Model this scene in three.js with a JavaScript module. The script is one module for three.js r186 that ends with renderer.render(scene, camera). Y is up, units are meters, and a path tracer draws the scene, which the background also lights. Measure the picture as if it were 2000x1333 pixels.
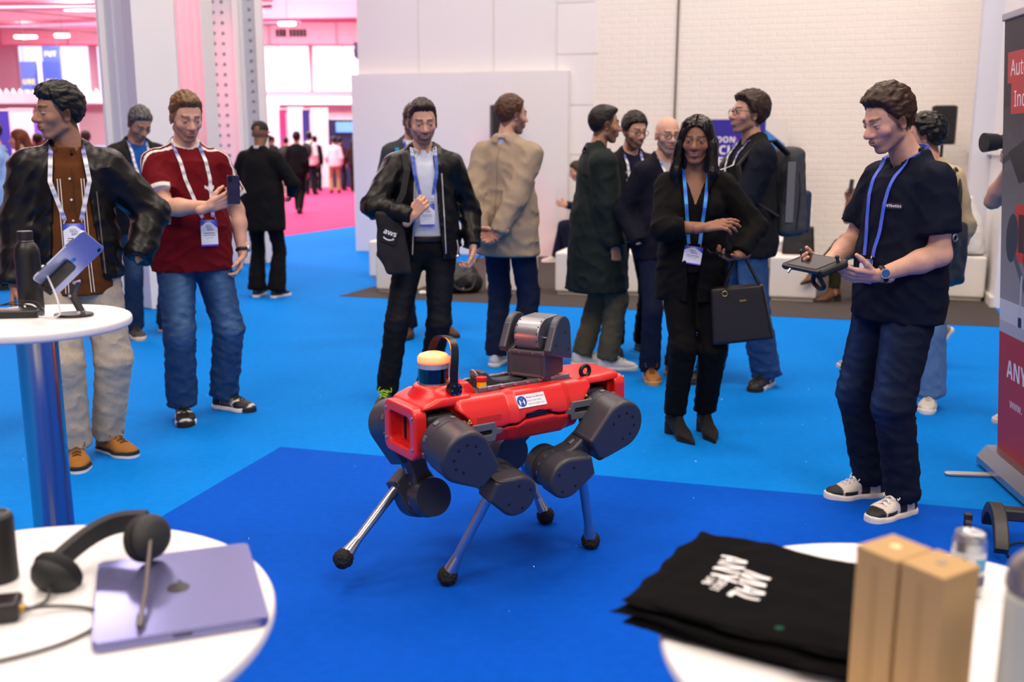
import * as THREE from 'three';
import { mergeGeometries } from 'three/addons/utils/BufferGeometryUtils.js';
import { RoundedBoxGeometry } from 'three/addons/geometries/RoundedBoxGeometry.js';
import { RectAreaLightUniformsLib } from 'three/addons/lights/RectAreaLightUniformsLib.js';
import { ImprovedNoise } from 'three/addons/math/ImprovedNoise.js';

// ---------------------------------------------------------------- camera, light, exposure
const scene = new THREE.Scene();
scene.background = new THREE.Color(0x000000);
const camera = new THREE.PerspectiveCamera(37.85, 1.5, 0.05, 200);
camera.position.set(0, 1.53, 0);
camera.rotation.x = -0.195;                     // looks down 11.2 degrees
camera.filmGauge = 36; camera.focus = 3.75; camera.userData.fStop = 2.4;
const renderer = new THREE.WebGLRenderer({ antialias: true });
renderer.toneMapping = THREE.LinearToneMapping;
renderer.toneMappingExposure = 1.12;
renderer.shadowMap.enabled = true;
RectAreaLightUniformsLib.init();
const CEIL = 8.0;                               // height of the exhibition hall's ceiling
// rows of lighting panels under the ceiling: [x, z, width, depth, radiance]
const PANELS = [
  [-3.2, -2.2, 3.0, 1.4, 12, 'above the table with the headset'],
  [3.2, -2.2, 3.0, 1.4, 12, 'above the table with the boxes'],
  [-2.6, -6.2, 3.0, 1.4, 12, 'above the person in the leather jacket'],
  [2.6, -6.2, 3.0, 1.4, 12, 'above the person in the navy polo'],
  [-2.2, -10.4, 3.0, 1.4, 11, 'above the white cube at the carpet corner'],
  [3.2, -10.0, 3.0, 1.4, 11, 'above the seated woman'],
  [-3.2, 2.2, 3.4, 1.6, 17, 'behind the table with the headset'],
  [3.2, 2.2, 3.4, 1.6, 17, 'behind the table with the boxes'],
];
const HALL_PANELS = [
  [-9, -17, 5, 2, 18, 'over the person in pale blue shirt'],
  [-3.5, -21, 5, 2, 18, 'over the walking person in black'],
  [-12, -25, 6, 2, 20, 'over the magenta flowers'],
  [-6.5, -29, 6, 2, 20, 'over the bar stool'],
  [-19, -22, 6, 2, 18, 'over the left end of the hall'],
  [-14, -34, 6, 1.6, 20, 'added over the scalloped valance to light the gallery'],  // from here on: added beneath the soffit to brighten the gallery end
  [-7, -35, 6, 1.6, 18, 'added over the booth walls to light the gallery'],
  [-12, -43, 12, 2, 22, 'added before the gallery to brighten it'],
];

// ---------------------------------------------------------------- helpers
const taken = {};
const numbered = n => { const k = taken[n] = (taken[n] ?? -1) + 1; return k ? n + '_' + String(k).padStart(3, '0') : n; };
function tag(o, label, category, group, kind) {
  if (label) o.userData.label = label; if (category) o.userData.category = category;
  if (group) o.userData.group = group; if (kind) o.userData.kind = kind; return o;
}
function thing(name, label, category, pos = [0, 0, 0], turn = 0, group) {
  const o = new THREE.Group(); o.name = numbered(name); scene.add(o); o.position.set(...pos); o.rotation.y = turn;
  return tag(o, label, category, group);
}
function part(name, geo, mat, parent, label) {
  const m = new THREE.Mesh(Array.isArray(geo) ? join(geo) : geo, mat); m.name = name; m.castShadow = m.receiveShadow = true; parent.add(m);
  if (label) m.userData.label = label; return m;
}
function single(name, geo, mat, label, category, group) { const m = part(numbered(name), geo, mat, scene); return tag(m, label, category, group); }
function struct(name, geo, mat, parent = scene, label) { const m = part(name, geo, mat, parent); if (parent === scene) m.userData.kind = 'structure'; if (label) m.userData.label = label; return m; }
function join(list) {
  list = list.map(g => { g = g.index ? g.toNonIndexed() : g.clone(); for (const k of Object.keys(g.attributes)) if (!['position', 'normal', 'uv'].includes(k)) g.deleteAttribute(k);
    if (!g.attributes.normal) g.computeVertexNormals(); if (!g.attributes.uv) g.setAttribute('uv', new THREE.BufferAttribute(new Float32Array(g.attributes.position.count * 2), 2)); return g; });
  return list.length > 1 ? mergeGeometries(list) : list[0];
}
function rng(seed) { let a = seed >>> 0; return () => { a = a + 0x6D2B79F5 | 0; let t = Math.imul(a ^ a >>> 15, 1 | a); t = t + Math.imul(t ^ t >>> 7, 61 | t) ^ t; return ((t ^ t >>> 14) >>> 0) / 4294967296; }; }
const IN = new ImprovedNoise(), noise = (x, y, z) => IN.noise(x + 37.3, y + 91.7, z + 13.1);
const fbm = (x, y, z) => noise(x, y, z) + .5 * noise(2.1 * x, 2.1 * y, 2.1 * z + 5) + .25 * noise(4.3 * x, 4.3 * y, 4.3 * z + 9);
const clamp = (x, a = 0, b = 1) => x < a ? a : x > b ? b : x, lerp = (a, b, t) => a + (b - a) * t;
const sstep = (a, b, x) => { const t = clamp((x - a) / (b - a)); return t * t * (3 - 2 * t); };
const V = (x, y, z) => new THREE.Vector3(x, y, z), D2R = Math.PI / 180;
const C = c => new THREE.Color(c);
function mat(color, roughness = .6, extra = {}) { return new THREE.MeshPhysicalMaterial({ color, roughness, ...extra }); }
const vmat = (roughness = .6, extra = {}) => new THREE.MeshPhysicalMaterial({ vertexColors: true, roughness, ...extra });
const M4 = (p, e = [0, 0, 0], s = 1) => new THREE.Matrix4().compose(V(...p), new THREE.Quaternion().setFromEuler(new THREE.Euler(...(e || [0, 0, 0]), 'YXZ')), typeof s === 'number' ? V(s, s, s) : V(...s));
const put = (g, p, e, s) => { g.applyMatrix4(M4(p, e, s)); return g; };
const box = (w, h, d, p = [0, 0, 0], e, r) => put(r ? new RoundedBoxGeometry(w, h, d, 2, r) : new THREE.BoxGeometry(w, h, d), p, e);
const cyl = (r1, r2, h, p = [0, 0, 0], e, n = 32) => put(new THREE.CylinderGeometry(r1, r2, h, n), p, e);
const lathe = (pts, n = 40) => new THREE.LatheGeometry(pts.map(q => new THREE.Vector2(q[0], q[1])), n);
const tube = (pts, r, n = 40, rs = 8, closed = false) => new THREE.TubeGeometry(new THREE.CatmullRomCurve3(pts.map(q => q.isVector3 ? q : V(...q)), closed), n, r, rs, closed);
function rod(a, b, r1, r2 = r1, n = 20) { // a cylinder from a to b
  const A = a.isVector3 ? a : V(...a), B = b.isVector3 ? b : V(...b), d = B.clone().sub(A), g = new THREE.CylinderGeometry(r2, r1, d.length(), n);
  g.applyQuaternion(new THREE.Quaternion().setFromUnitVectors(V(0, 1, 0), d.normalize())); const c = A.clone().add(B).multiplyScalar(.5); g.translate(c.x, c.y, c.z); return g;
}
function extrude(pts, depth, bevel = 0, holes = [], seg = 2) { // outline in x, y; thickness along z, centred
  const s = pts instanceof THREE.Shape ? pts : new THREE.Shape(pts.map(q => new THREE.Vector2(q[0], q[1])));
  for (const h of holes) s.holes.push(h instanceof THREE.Path ? h : new THREE.Path(h.map(q => new THREE.Vector2(q[0], q[1]))));
  const g = new THREE.ExtrudeGeometry(s, { depth: Math.max(depth - 2 * bevel, 1e-4), bevelEnabled: bevel > 0, bevelThickness: bevel, bevelSize: bevel, bevelOffset: -bevel, bevelSegments: seg, curveSegments: 20 });
  g.translate(0, 0, -depth / 2 + bevel); return g;
}
const rrect = (w, h, r, cx = 0, cy = 0) => { const s = new THREE.Shape(), x = cx - w / 2, y = cy - h / 2; s.moveTo(x + r, y); s.lineTo(x + w - r, y); s.absarc(x + w - r, y + r, r, -Math.PI / 2, 0); s.lineTo(x + w, y + h - r); s.absarc(x + w - r, y + h - r, r, 0, Math.PI / 2); s.lineTo(x + r, y + h); s.absarc(x + r, y + h - r, r, Math.PI / 2, Math.PI); s.lineTo(x, y + r); s.absarc(x + r, y + r, r, Math.PI, 1.5 * Math.PI); return s; };
function canvasTex(w, h, draw) { const c = document.createElement('canvas'); c.width = w; c.height = h; const x = c.getContext('2d'); draw(x, w, h); const t = new THREE.CanvasTexture(c); t.colorSpace = THREE.SRGBColorSpace; t.magFilter = THREE.LinearFilter; return t; }
function noiseTex(n, fn, repeat = 1, srgb = false) { const d = new Uint8Array(n * n * 4); for (let j = 0; j < n; j++) for (let i = 0; i < n; i++) { const v = fn(i / n, j / n), k = 4 * (j * n + i); for (let c = 0; c < 3; c++) d[k + c] = clamp(Array.isArray(v) ? v[c] : v) * 255; d[k + 3] = 255; }
  const t = new THREE.DataTexture(d, n, n); t.wrapS = t.wrapT = THREE.RepeatWrapping; t.magFilter = THREE.LinearFilter; t.repeat.set(repeat, repeat); if (srgb) t.colorSpace = THREE.SRGBColorSpace; t.needsUpdate = true; return t; }

// ---------------------------------------------------------------- distance fields turned into meshes
const smin = (a, b, k) => { const h = k - Math.abs(a - b); return h > 0 ? Math.min(a, b) - h * h / (4 * k) : Math.min(a, b); };
const smax = (a, b, k) => -smin(-a, -b, k);
function cap(a, b, ra, rb = ra) { // tapered capsule between two points
  const [ax, ay, az] = a.isVector3 ? a.toArray() : a, [bx, by, bz] = b.isVector3 ? b.toArray() : b, dx = bx - ax, dy = by - ay, dz = bz - az, q = 1 / (dx * dx + dy * dy + dz * dz + 1e-9), m = Math.max(ra, rb);
  const f = (x, y, z) => { const px = x - ax, py = y - ay, pz = z - az; let t = (px * dx + py * dy + pz * dz) * q; t = t < 0 ? 0 : t > 1 ? 1 : t; const ex = px - dx * t, ey = py - dy * t, ez = pz - dz * t; return Math.sqrt(ex * ex + ey * ey + ez * ez) - ra - (rb - ra) * t; };
  f.bb = [Math.min(ax, bx) - m, Math.min(ay, by) - m, Math.min(az, bz) - m, Math.max(ax, bx) + m, Math.max(ay, by) + m, Math.max(az, bz) + m]; return f;
}
function ell(c, r, R) { // ellipsoid; R: matrix that carries its own axes and origin into the field's space
  const [cx, cy, cz] = c, [rx, ry, rz] = r; let inv = null, m = Math.max(rx, ry, rz), w = c;
  if (R) { inv = R.clone().invert().elements; w = V(...c).applyMatrix4(R).toArray(); }
  const f = (x, y, z) => {
    if (inv) { const X = inv[0] * x + inv[4] * y + inv[8] * z + inv[12], Y = inv[1] * x + inv[5] * y + inv[9] * z + inv[13]; z = inv[2] * x + inv[6] * y + inv[10] * z + inv[14]; x = X; y = Y; }
    const px = (x - cx) / rx, py = (y - cy) / ry, pz = (z - cz) / rz, k0 = Math.sqrt(px * px + py * py + pz * pz); if (k0 < 1e-6) return -Math.min(rx, ry, rz);
    const qx = px / rx, qy = py / ry, qz = pz / rz; return k0 * (k0 - 1) / Math.sqrt(qx * qx + qy * qy + qz * qz);
  };
  f.bb = [w[0] - m, w[1] - m, w[2] - m, w[0] + m, w[1] + m, w[2] + m]; return f;
}
function field(prims, k, x, y, z) { let d = prims[0](x, y, z); for (let i = 1; i < prims.length; i++) d = smin(d, prims[i](x, y, z), k); return d; }
function polygonise(prims, k, post, h, pad = .02) {
  const lo = [9, 9, 9], hi = [-9, -9, -9];
  for (const p of prims) for (let i = 0; i < 3; i++) { lo[i] = Math.min(lo[i], p.bb[i] - pad); hi[i] = Math.max(hi[i], p.bb[i + 3] + pad); }
  const B = 8, nb = [0, 1, 2].map(i => Math.max(1, Math.ceil((hi[i] - lo[i]) / h / B))), nx = nb[0] * B + 1, ny = nb[1] * B + 1, nz = nb[2] * B + 1;
  const F = new Float32Array(nx * ny * nz), at = (i, j, l) => i + nx * (j + ny * l), R = B * h * .866, live = [];
  for (let bz = 0; bz < nb[2]; bz++) for (let by = 0; by < nb[1]; by++) for (let bx = 0; bx < nb[0]; bx++) {
    const cx = lo[0] + (bx + .5) * B * h, cy = lo[1] + (by + .5) * B * h, cz = lo[2] + (bz + .5) * B * h, ds = prims.map(p => p(cx, cy, cz)), m = Math.min(...ds);
    let dc = prims[0] && field(prims, k, cx, cy, cz); if (post) dc = post(dc, cx, cy, cz);
    const x1 = bx === nb[0] - 1 ? B : B - 1, y1 = by === nb[1] - 1 ? B : B - 1, z1 = bz === nb[2] - 1 ? B : B - 1;
    const skip = Math.abs(dc) > R * 1.75 + .02, sub = skip ? null : prims.filter((p, i) => ds[i] < m + 2.6 * R + 3 * k);
    if (!skip) live.push([bx, by, bz]);
    for (let l = 0; l <= z1; l++) for (let j = 0; j <= y1; j++) for (let i = 0; i <= x1; i++) {
      const I = bx * B + i, J = by * B + j, L = bz * B + l; let d = dc;
      if (!skip) { const x = lo[0] + I * h, y = lo[1] + J * h, z = lo[2] + L * h; d = field(sub, k, x, y, z); if (post) d = post(d, x, y, z); }
      F[at(I, J, L)] = d;
    }
  }
  const idx = new Int32Array(nx * ny * nz).fill(-1), pos = [], tri = [], E = [[0, 1], [2, 3], [4, 5], [6, 7], [0, 2], [1, 3], [4, 6], [5, 7], [0, 4], [1, 5], [2, 6], [3, 7]], v = new Float32Array(8);
  for (const [bx, by, bz] of live) for (let l = bz * B; l < Math.min(bz * B + B, nz - 1); l++) for (let j = by * B; j < Math.min(by * B + B, ny - 1); j++) for (let i = bx * B; i < Math.min(bx * B + B, nx - 1); i++) {
    let s = 0; for (let c = 0; c < 8; c++) { v[c] = F[at(i + (c & 1), j + (c >> 1 & 1), l + (c >> 2))]; if (v[c] < 0) s++; }
    if (!s || s === 8) continue;
    let n = 0, X = 0, Y = 0, Z = 0;
    for (const [a, b] of E) { if (v[a] < 0 === v[b] < 0) continue; const t = v[a] / (v[a] - v[b]); X += (a & 1) + t * ((b & 1) - (a & 1)); Y += (a >> 1 & 1) + t * ((b >> 1 & 1) - (a >> 1 & 1)); Z += (a >> 2) + t * ((b >> 2) - (a >> 2)); n++; }
    idx[at(i, j, l)] = pos.length / 3; pos.push(lo[0] + (i + X / n) * h, lo[1] + (j + Y / n) * h, lo[2] + (l + Z / n) * h);
  }
  const quad = (a, b, c, d, flip) => { if (a < 0 || b < 0 || c < 0 || d < 0) return; flip ? tri.push(a, c, b, a, d, c) : tri.push(a, b, c, a, c, d); };
  for (const [bx, by, bz] of live) for (let l = Math.max(1, bz * B); l < Math.min(bz * B + B, nz - 1); l++) for (let j = Math.max(1, by * B); j < Math.min(by * B + B, ny - 1); j++) for (let i = Math.max(1, bx * B); i < Math.min(bx * B + B, nx - 1); i++) {
    const f0 = F[at(i, j, l)] < 0;
    if (f0 !== F[at(i + 1, j, l)] < 0) quad(idx[at(i, j - 1, l - 1)], idx[at(i, j, l - 1)], idx[at(i, j, l)], idx[at(i, j - 1, l)], !f0);
    if (f0 !== F[at(i, j + 1, l)] < 0) quad(idx[at(i - 1, j, l - 1)], idx[at(i - 1, j, l)], idx[at(i, j, l)], idx[at(i, j, l - 1)], !f0);
    if (f0 !== F[at(i, j, l + 1)] < 0) quad(idx[at(i - 1, j - 1, l)], idx[at(i, j - 1, l)], idx[at(i, j, l)], idx[at(i - 1, j, l)], !f0);
  }
  const g = new THREE.BufferGeometry(); g.setAttribute('position', new THREE.BufferAttribute(new Float32Array(pos), 3)); g.setIndex(tri); if (!pos.length) return g; g.computeVertexNormals(); return g;
}
function paint(g, fn) { const p = g.attributes.position, c = new Float32Array(p.count * 3), col = new THREE.Color(); for (let i = 0; i < p.count; i++) { fn(p.getX(i), p.getY(i), p.getZ(i), col, i); c.set([col.r, col.g, col.b], 3 * i); } g.setAttribute('color', new THREE.BufferAttribute(c, 3)); return g; }
function blend(list) { // merge coloured, indexed geometries into one mesh
  return mergeGeometries(list.filter(g => g.attributes.position?.count).map(g => { for (const k of Object.keys(g.attributes)) if (!['position', 'normal', 'color'].includes(k)) g.deleteAttribute(k); return g; }));
}
// ---------------------------------------------------------------- people
// A figure is laid out in a frame 1.78 m tall, facing +z, left hand at +x, and scaled to its own height.
const withBB = (f, bb) => { f.bb = bb; return f; };
function capCut(a, b, ra, rb, over = 0) { // capsule that ends flat at b
  const c = cap(a, b, ra, rb), A = a.isVector3 ? a : V(...a), B = b.isVector3 ? b : V(...b), d = B.clone().sub(A).normalize(), k = B.dot(d) + over;
  return withBB((x, y, z) => Math.max(c(x, y, z), x * d.x + y * d.y + z * d.z - k), c.bb);
}
function elbow(a, b, l1, l2, hint) { // middle joint of a two-bone limb
  const d = b.clone().sub(a); let L = d.length(); const most = (l1 + l2) * .998; if (L > most) { d.multiplyScalar(most / L); b.copy(a).add(d); L = most; }
  const u = d.clone().normalize(), t = (l1 * l1 - l2 * l2 + L * L) / (2 * L), r = Math.sqrt(Math.max(0, l1 * l1 - t * t)), p = hint.clone().addScaledVector(u, -hint.dot(u)).normalize();
  return a.clone().addScaledVector(u, t).addScaledVector(p, r);
}
const SKIN = { fair: [.62, .36, .26], light: [.56, .32, .23], tan: [.42, .22, .14], olive: [.36, .19, .115], brown: [.22, .105, .06], deep: [.25, .125, .078] };
const ramp = (pts, x) => { if (x <= pts[0][0]) return pts[0][1]; for (let i = 1; i < pts.length; i++) if (x < pts[i][0]) return lerp(pts[i - 1][1], pts[i][1], (x - pts[i - 1][0]) / (pts[i][0] - pts[i - 1][0])); return pts[pts.length - 1][1]; };

function headGeometry(o, h) { // the head in its own axes, face along +z, chin to crown 0.232
  const f = o.face || {}, jw = f.jaw ?? 1, ns = f.nose ?? 1, fem = f.fem ? 1 : 0;
  const P = [ell([0, .028, -.012], [.076, .09, .098]), ell([0, -.012, .016], [.066 * lerp(1, .96, fem), .086, .076])];
  for (const s of [-1, 1]) P.push(ell([s * .038, -.022, .052], [.028, .024, .026]), cap([s * .046 * jw, -.058, .0], [s * .018 * jw, -.098, .056], .022, .016), ell([s * .079, -.008, -.006], [.008, .031, .018]), ell([s * .013, -.031, .094], [.0085 * ns, .0075, .011]));
  P.push(ell([0, -.099, .066], [.022 * jw, .016, .017]), ell([0, -.062, .064 - .005 * fem], [.034, .03, .026 - .003 * fem]), cap([0, .014, .086], [0, -.025, .105 + .004 * ns], .0085, .0125 * ns),
    cap([-.034, .025, .079], [.034, .025, .079], fem ? .008 : .0115), ell([0, -.0545, .0915], [.022 - .005 * fem, .0055 + .001 * fem, .0085]), ell([0, -.0665, .0895], [.019, .0065 + .002 * fem, .009]), cap([0, -.07, -.025], [0, -.17, -.035], .05, .054));
  const open = f.lid ?? .0034, bm = f.beard;
  const post = (d, x, y, z) => {
    const X = Math.abs(x);
    if (z > .05 && d < .03) {
      const sx = (X - .033) / .021, sy = (y - .008) / .0135, sz = (z - .099) / .019, k0 = Math.sqrt(sx * sx + sy * sy + sz * sz); d = smax(d, -(k0 - 1) * .0135, .012);
      const ex = X - .0325, ey = y - .008, ez = z - .0755, lid = Math.sqrt(ex * ex + ey * ey + ez * ez) - .0148, slot = Math.max(Math.abs(ey + (f.down ? .004 : .001)) - open * Math.sqrt(Math.max(0, 1 - (ex / .014) ** 2)), .07 - z);
      d = smin(d, Math.max(lid, -slot), .003);
      const my = y + .0602 - (f.smile || 0) * x * x * 8; d = Math.max(d, -(Math.max(Math.abs(my) - .0013, X - .023 + .006 * fem, .078 - z)));
    }
    if (X > .07) { const a = (X - .089) / .008, b = (y + .006) / .019, c = (z + .001) / .011, k0 = Math.sqrt(a * a + b * b + c * c); d = smax(d, -(k0 - 1) * .008, .005); }
    if (bm && bm.full && d < .02) { const m = beardMask(bm, X, y, z); d -= m * (.003 + .002 * noise(x * 120, y * 120, z * 120)); }
    return d;
  };
  const g = polygonise(P, .014, post, h, .01), sk = C(0).setRGB(...o.skinRGB), br = C(f.brow ?? o.hair?.color ?? 0x221811), lip = C(0).setRGB(...(f.lip || [o.skinRGB[0] * .82, o.skinRGB[1] * .62, o.skinRGB[2] * .62])), be = bm ? C(bm.color ?? o.hair.color) : null;
  const hc = o.hair && o.hair.style !== 'bald' ? C(o.hair.color) : null;
  paint(g, (x, y, z, c) => {
    const X = Math.abs(x), n = noise(x * 55, y * 55, z * 55); c.copy(sk); c.multiplyScalar(1 + .09 * n);
    const flush = Math.exp(-((X - .04) ** 2 + (y + .028) ** 2) / .0006) * (z > .04 ? 1 : 0) + Math.exp(-(x * x + (y + .025) ** 2) / .0002) * (z > .09 ? .8 : 0) + (X > .076 && y < .03 && z > -.03 ? .7 : 0); c.r *= 1 + .08 * flush; c.g *= 1 - .08 * flush;
    if (z > .06) {
      const l = Math.max(Math.abs(x) / (.024 - .005 * fem), Math.abs(y + .0605) / (.0125 + .002 * fem)); if (l < 1.15 && z > .082) c.lerp(lip, sstep(1.15, .8, l) * (fem ? .95 : .75));
      const by = .0265 + .006 * (1 - ((X - .03) / .03) ** 2), bd = Math.abs(y - by) / (fem ? .0035 : .0052); if (X > .011 && X < .055 && bd < 1.4) c.lerp(br, sstep(1.4, .5, bd) * sstep(.055, .045, X) * (.85 + .3 * noise(x * 400, y * 200, z * 200)));
    }
    if (Math.hypot(X - .0325, y - .008, z - .0755) < .0165 && z > .07) c.multiplyScalar(.86);
    if (be) { const m = beardMask(bm, X, y, z); if (m > 0) c.lerp(be, clamp(m * (bm.amt ?? .6) * (.8 + .45 * noise(x * 300, y * 300, z * 300)))); }
    if (hc && o.hair.style !== 'cap') { const yl = hairline(o.hair, z); const o2 = z > .04 ? .014 : 0; if (y > yl - .012 + o2) c.lerp(hc, .8 * sstep(yl - .012 + o2, yl + .006 + o2, y)); }
  });
  return g;
}
function beardMask(b, X, y, z) { // where a beard grows
  if (z < -.02) return 0;
  let m = sstep(-.03, -.05, y + (X > .05 ? -.5 * (X - .05) : 0)) * sstep(-.02, .01, z); m = Math.max(m, X > .058 && z < .045 && y < .0 ? sstep(.0, -.02, y) * sstep(-.005, .01, z) : 0);
  if (Math.abs(y + .0605) < .012 && X < .024) m *= .15; if (y > -.052 && y < -.038 && X < .03 && z > .06) m = Math.max(m, .9); if (X > .03 && X < .05 && y > -.055 && z > .05) m *= .35; if (b.goatee && X > .04) m *= .3; return m;
}
const HL = [[-.2, -.085], [-.07, -.085], [-.035, -.05], [-.017, -.02], [.010, -.022], [.028, .012], [.05, .05], [.072, .066], [.2, .068]];
const hairline = (hr, z) => ramp(HL, z) + (z > .045 ? (hr.line || 0) : 0) + (z < -.02 ? (hr.nape || 0) : 0);
function hairGeometry(hr, h) {
  const t = hr.top ?? .02, s = hr.side ?? .008, P = [ell([0, .03 + t * .35, -.014], [.077 + s, .088 + t * .75, .1 + s])], amp = hr.amp ?? .004, fr = hr.freq || [70, 45, 28];
  if (hr.quiff) P.push(ell([hr.quiffX || 0, .095, .045], [.05, .026 + hr.quiff, .045]), ell([0, .085, .0], [.066, .03 + hr.quiff, .07]));
  if (hr.swoop) P.push(cap([-.06, .085, .05], [.05, .09, .075], .028), cap([.06, .06, .04], [.06, .03, .035], .022, .014), cap([-.06, .06, .04], [-.062, .03, .035], .022, .014), ell([0, .06, -.03], [.09, .08, .095]));
  if (hr.style === 'long') for (const q of [-1, 1]) P.push(cap([q * .05, .085, .02], [q * .082, -.02, .03], .03, .026), cap([q * .082, -.02, .03], [q * .095, -.16, .05], .03, .034), cap([q * .095, -.16, .05], [q * .075, -.25, .075], .032, .016), cap([q * .05, -.02, -.06], [q * .06, -.22, -.05], .06, .05));
  if (hr.style === 'tail') P.push(cap([0, .0, -.08], [.0, -.2, -.11], .055, .05), cap([.0, -.2, -.11], [.02, -.36, -.08], .045, .02), cap([.06, .02, .0], [.07, -.2, .03], .03, .025), cap([-.06, .02, .0], [-.07, -.2, .03], .03, .025));
  const long = hr.style === 'long' || hr.style === 'tail';
  const post = (d, x, y, z) => {
    if (Math.abs(d) < .035) { const n = hr.style === 'curly' ? .9 * noise(x * 62, y * 62, z * 62) + .5 * Math.abs(noise(x * 110, y * 110, z * 110)) : (long ? noise(x * 85, y * 7, z * 85) + .5 * noise(x * 190, y * 9, z * 190) : noise(x * fr[0], y * fr[1], z * fr[2]) + .6 * noise(x * fr[0] * 2.3, y * fr[1] * 1.6, z * fr[2] * 1.7)); d += amp * n; }
    const X = Math.abs(x);
    if (long) { const w = .066 * Math.sqrt(clamp((.088 - y) / .085)) + (y < -.09 ? (-.09 - y) * .1 : 0); if (z > .0) d = Math.max(d, (w - X) * .9 + .003 * noise(y * 20, 3, x * 9)); if (y > .07 && X < .003) d += .004; return d; }
    const yl = hairline(hr, z) + (hr.fringe && z > .05 ? -hr.fringe * (.7 + .6 * noise(x * 70, 1, 2)) : 0) + .006 * noise(x * 90, 5, z * 90);
    d += (t * .6 + s * .9) * (1 - sstep(0, hr.taper ?? .04, y - yl)); return Math.max(d, (yl - y) * .75);
  };
  const g = polygonise(P, .022, post, h, .03), c0 = C(hr.color), c1 = C(hr.tint ?? hr.color);
  return paint(g, (x, y, z, c) => { const n = long ? noise(x * 160, y * 6, z * 160) : noise(x * 120, y * 90, z * 60); c.copy(c0).lerp(c1, clamp(.5 + n)); c.multiplyScalar(1 + .35 * n); });
}
function handGeometry(side, q, h, arm) { // side +1 left, -1 right; wrist at the origin, fingers +x, palm faces -y, thumb toward +z (mirrored for the right hand)
  const P = [], base = [[.088, .030], [.093, .010], [.088, -.011], [.078, -.030]], len = [[.041, .025, .021], [.045, .029, .022], [.041, .027, .021], [.032, .020, .019]];
  const cu = q.curl ?? .4, curls = q.curls || [cu, cu, cu, cu], spread = q.spread ?? .06;
  for (let i = 0; i < 4; i++) {
    let p = V(base[i][0], 0, base[i][1]), a = 0; P.push(cap([.004, 0, base[i][1] * .62], p, .0155, .0105)); const out = (1.5 - i) * spread;
    for (let j = 0; j < 3; j++) { a += curls[i] * (j ? (j === 1 ? 1.15 : .8) : .9); const d = V(Math.cos(a) * Math.cos(out), -Math.sin(a), Math.sin(out) * Math.cos(a)), e = p.clone().addScaledVector(d, len[i][j]); P.push(cap(p, e, .0092 - j * .0006, .0086 - j * .0007)); p = e; }
  }
  const op = q.thumb ?? .35; let p = V(.022, -.004, .024), dir = V(.68, -.15 - .5 * op, .72 - .55 * op).normalize();
  for (const [i, l] of [[0, .042], [1, .033], [2, .026]]) { const e = p.clone().addScaledVector(dir, l); P.push(cap(p, e, .0135 - i * .0018, .0118 - i * .0018)); p = e; dir = V(dir.x + .25 * op, dir.y - .25 * op, dir.z - .45 * op).normalize(); }
  P.push(cap([-.05, 0, 0], [.006, 0, 0], .026, .024));
  const core = P.length; const post = null;
  const g = polygonise(P, .0075, post, h, .006);
  if (side < 0) { g.scale(1, 1, -1); const ix = g.index.array; for (let i = 0; i < ix.length; i += 3) { const t = ix[i]; ix[i] = ix[i + 1]; ix[i + 1] = t; } g.computeVertexNormals(); }
  return g;
}
const d2cap = (x, z, ax, az, bx, bz, ra, rb) => { const dx = bx - ax, dz = bz - az, t = clamp(((x - ax) * dx + (z - az) * dz) / (dx * dx + dz * dz)); return Math.hypot(x - ax - dx * t, z - az - dz * t) - lerp(ra, rb, t); };
function shoeOutline(x, z, s, pointed) { if (pointed) return smin(d2cap(x, z, 0, -.04, 0, .03, .03, .03), smin(d2cap(x, z, 0, .03, .003 * s, .11, .03, .041), d2cap(x, z, .003 * s, .11, 0, .2, .041, .008), .01), .02);
  return smin(smin(d2cap(x, z, 0, -.036, 0, .02, .035, .033), d2cap(x, z, 0, .02, -.005 * s, .115, .033, .045), .02), d2cap(x, z, -.005 * s, .115, .0, .155, .045, .037), .02); }
const soleBB = [-.07, -.03, -.1, .07, .26, .24];
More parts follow.
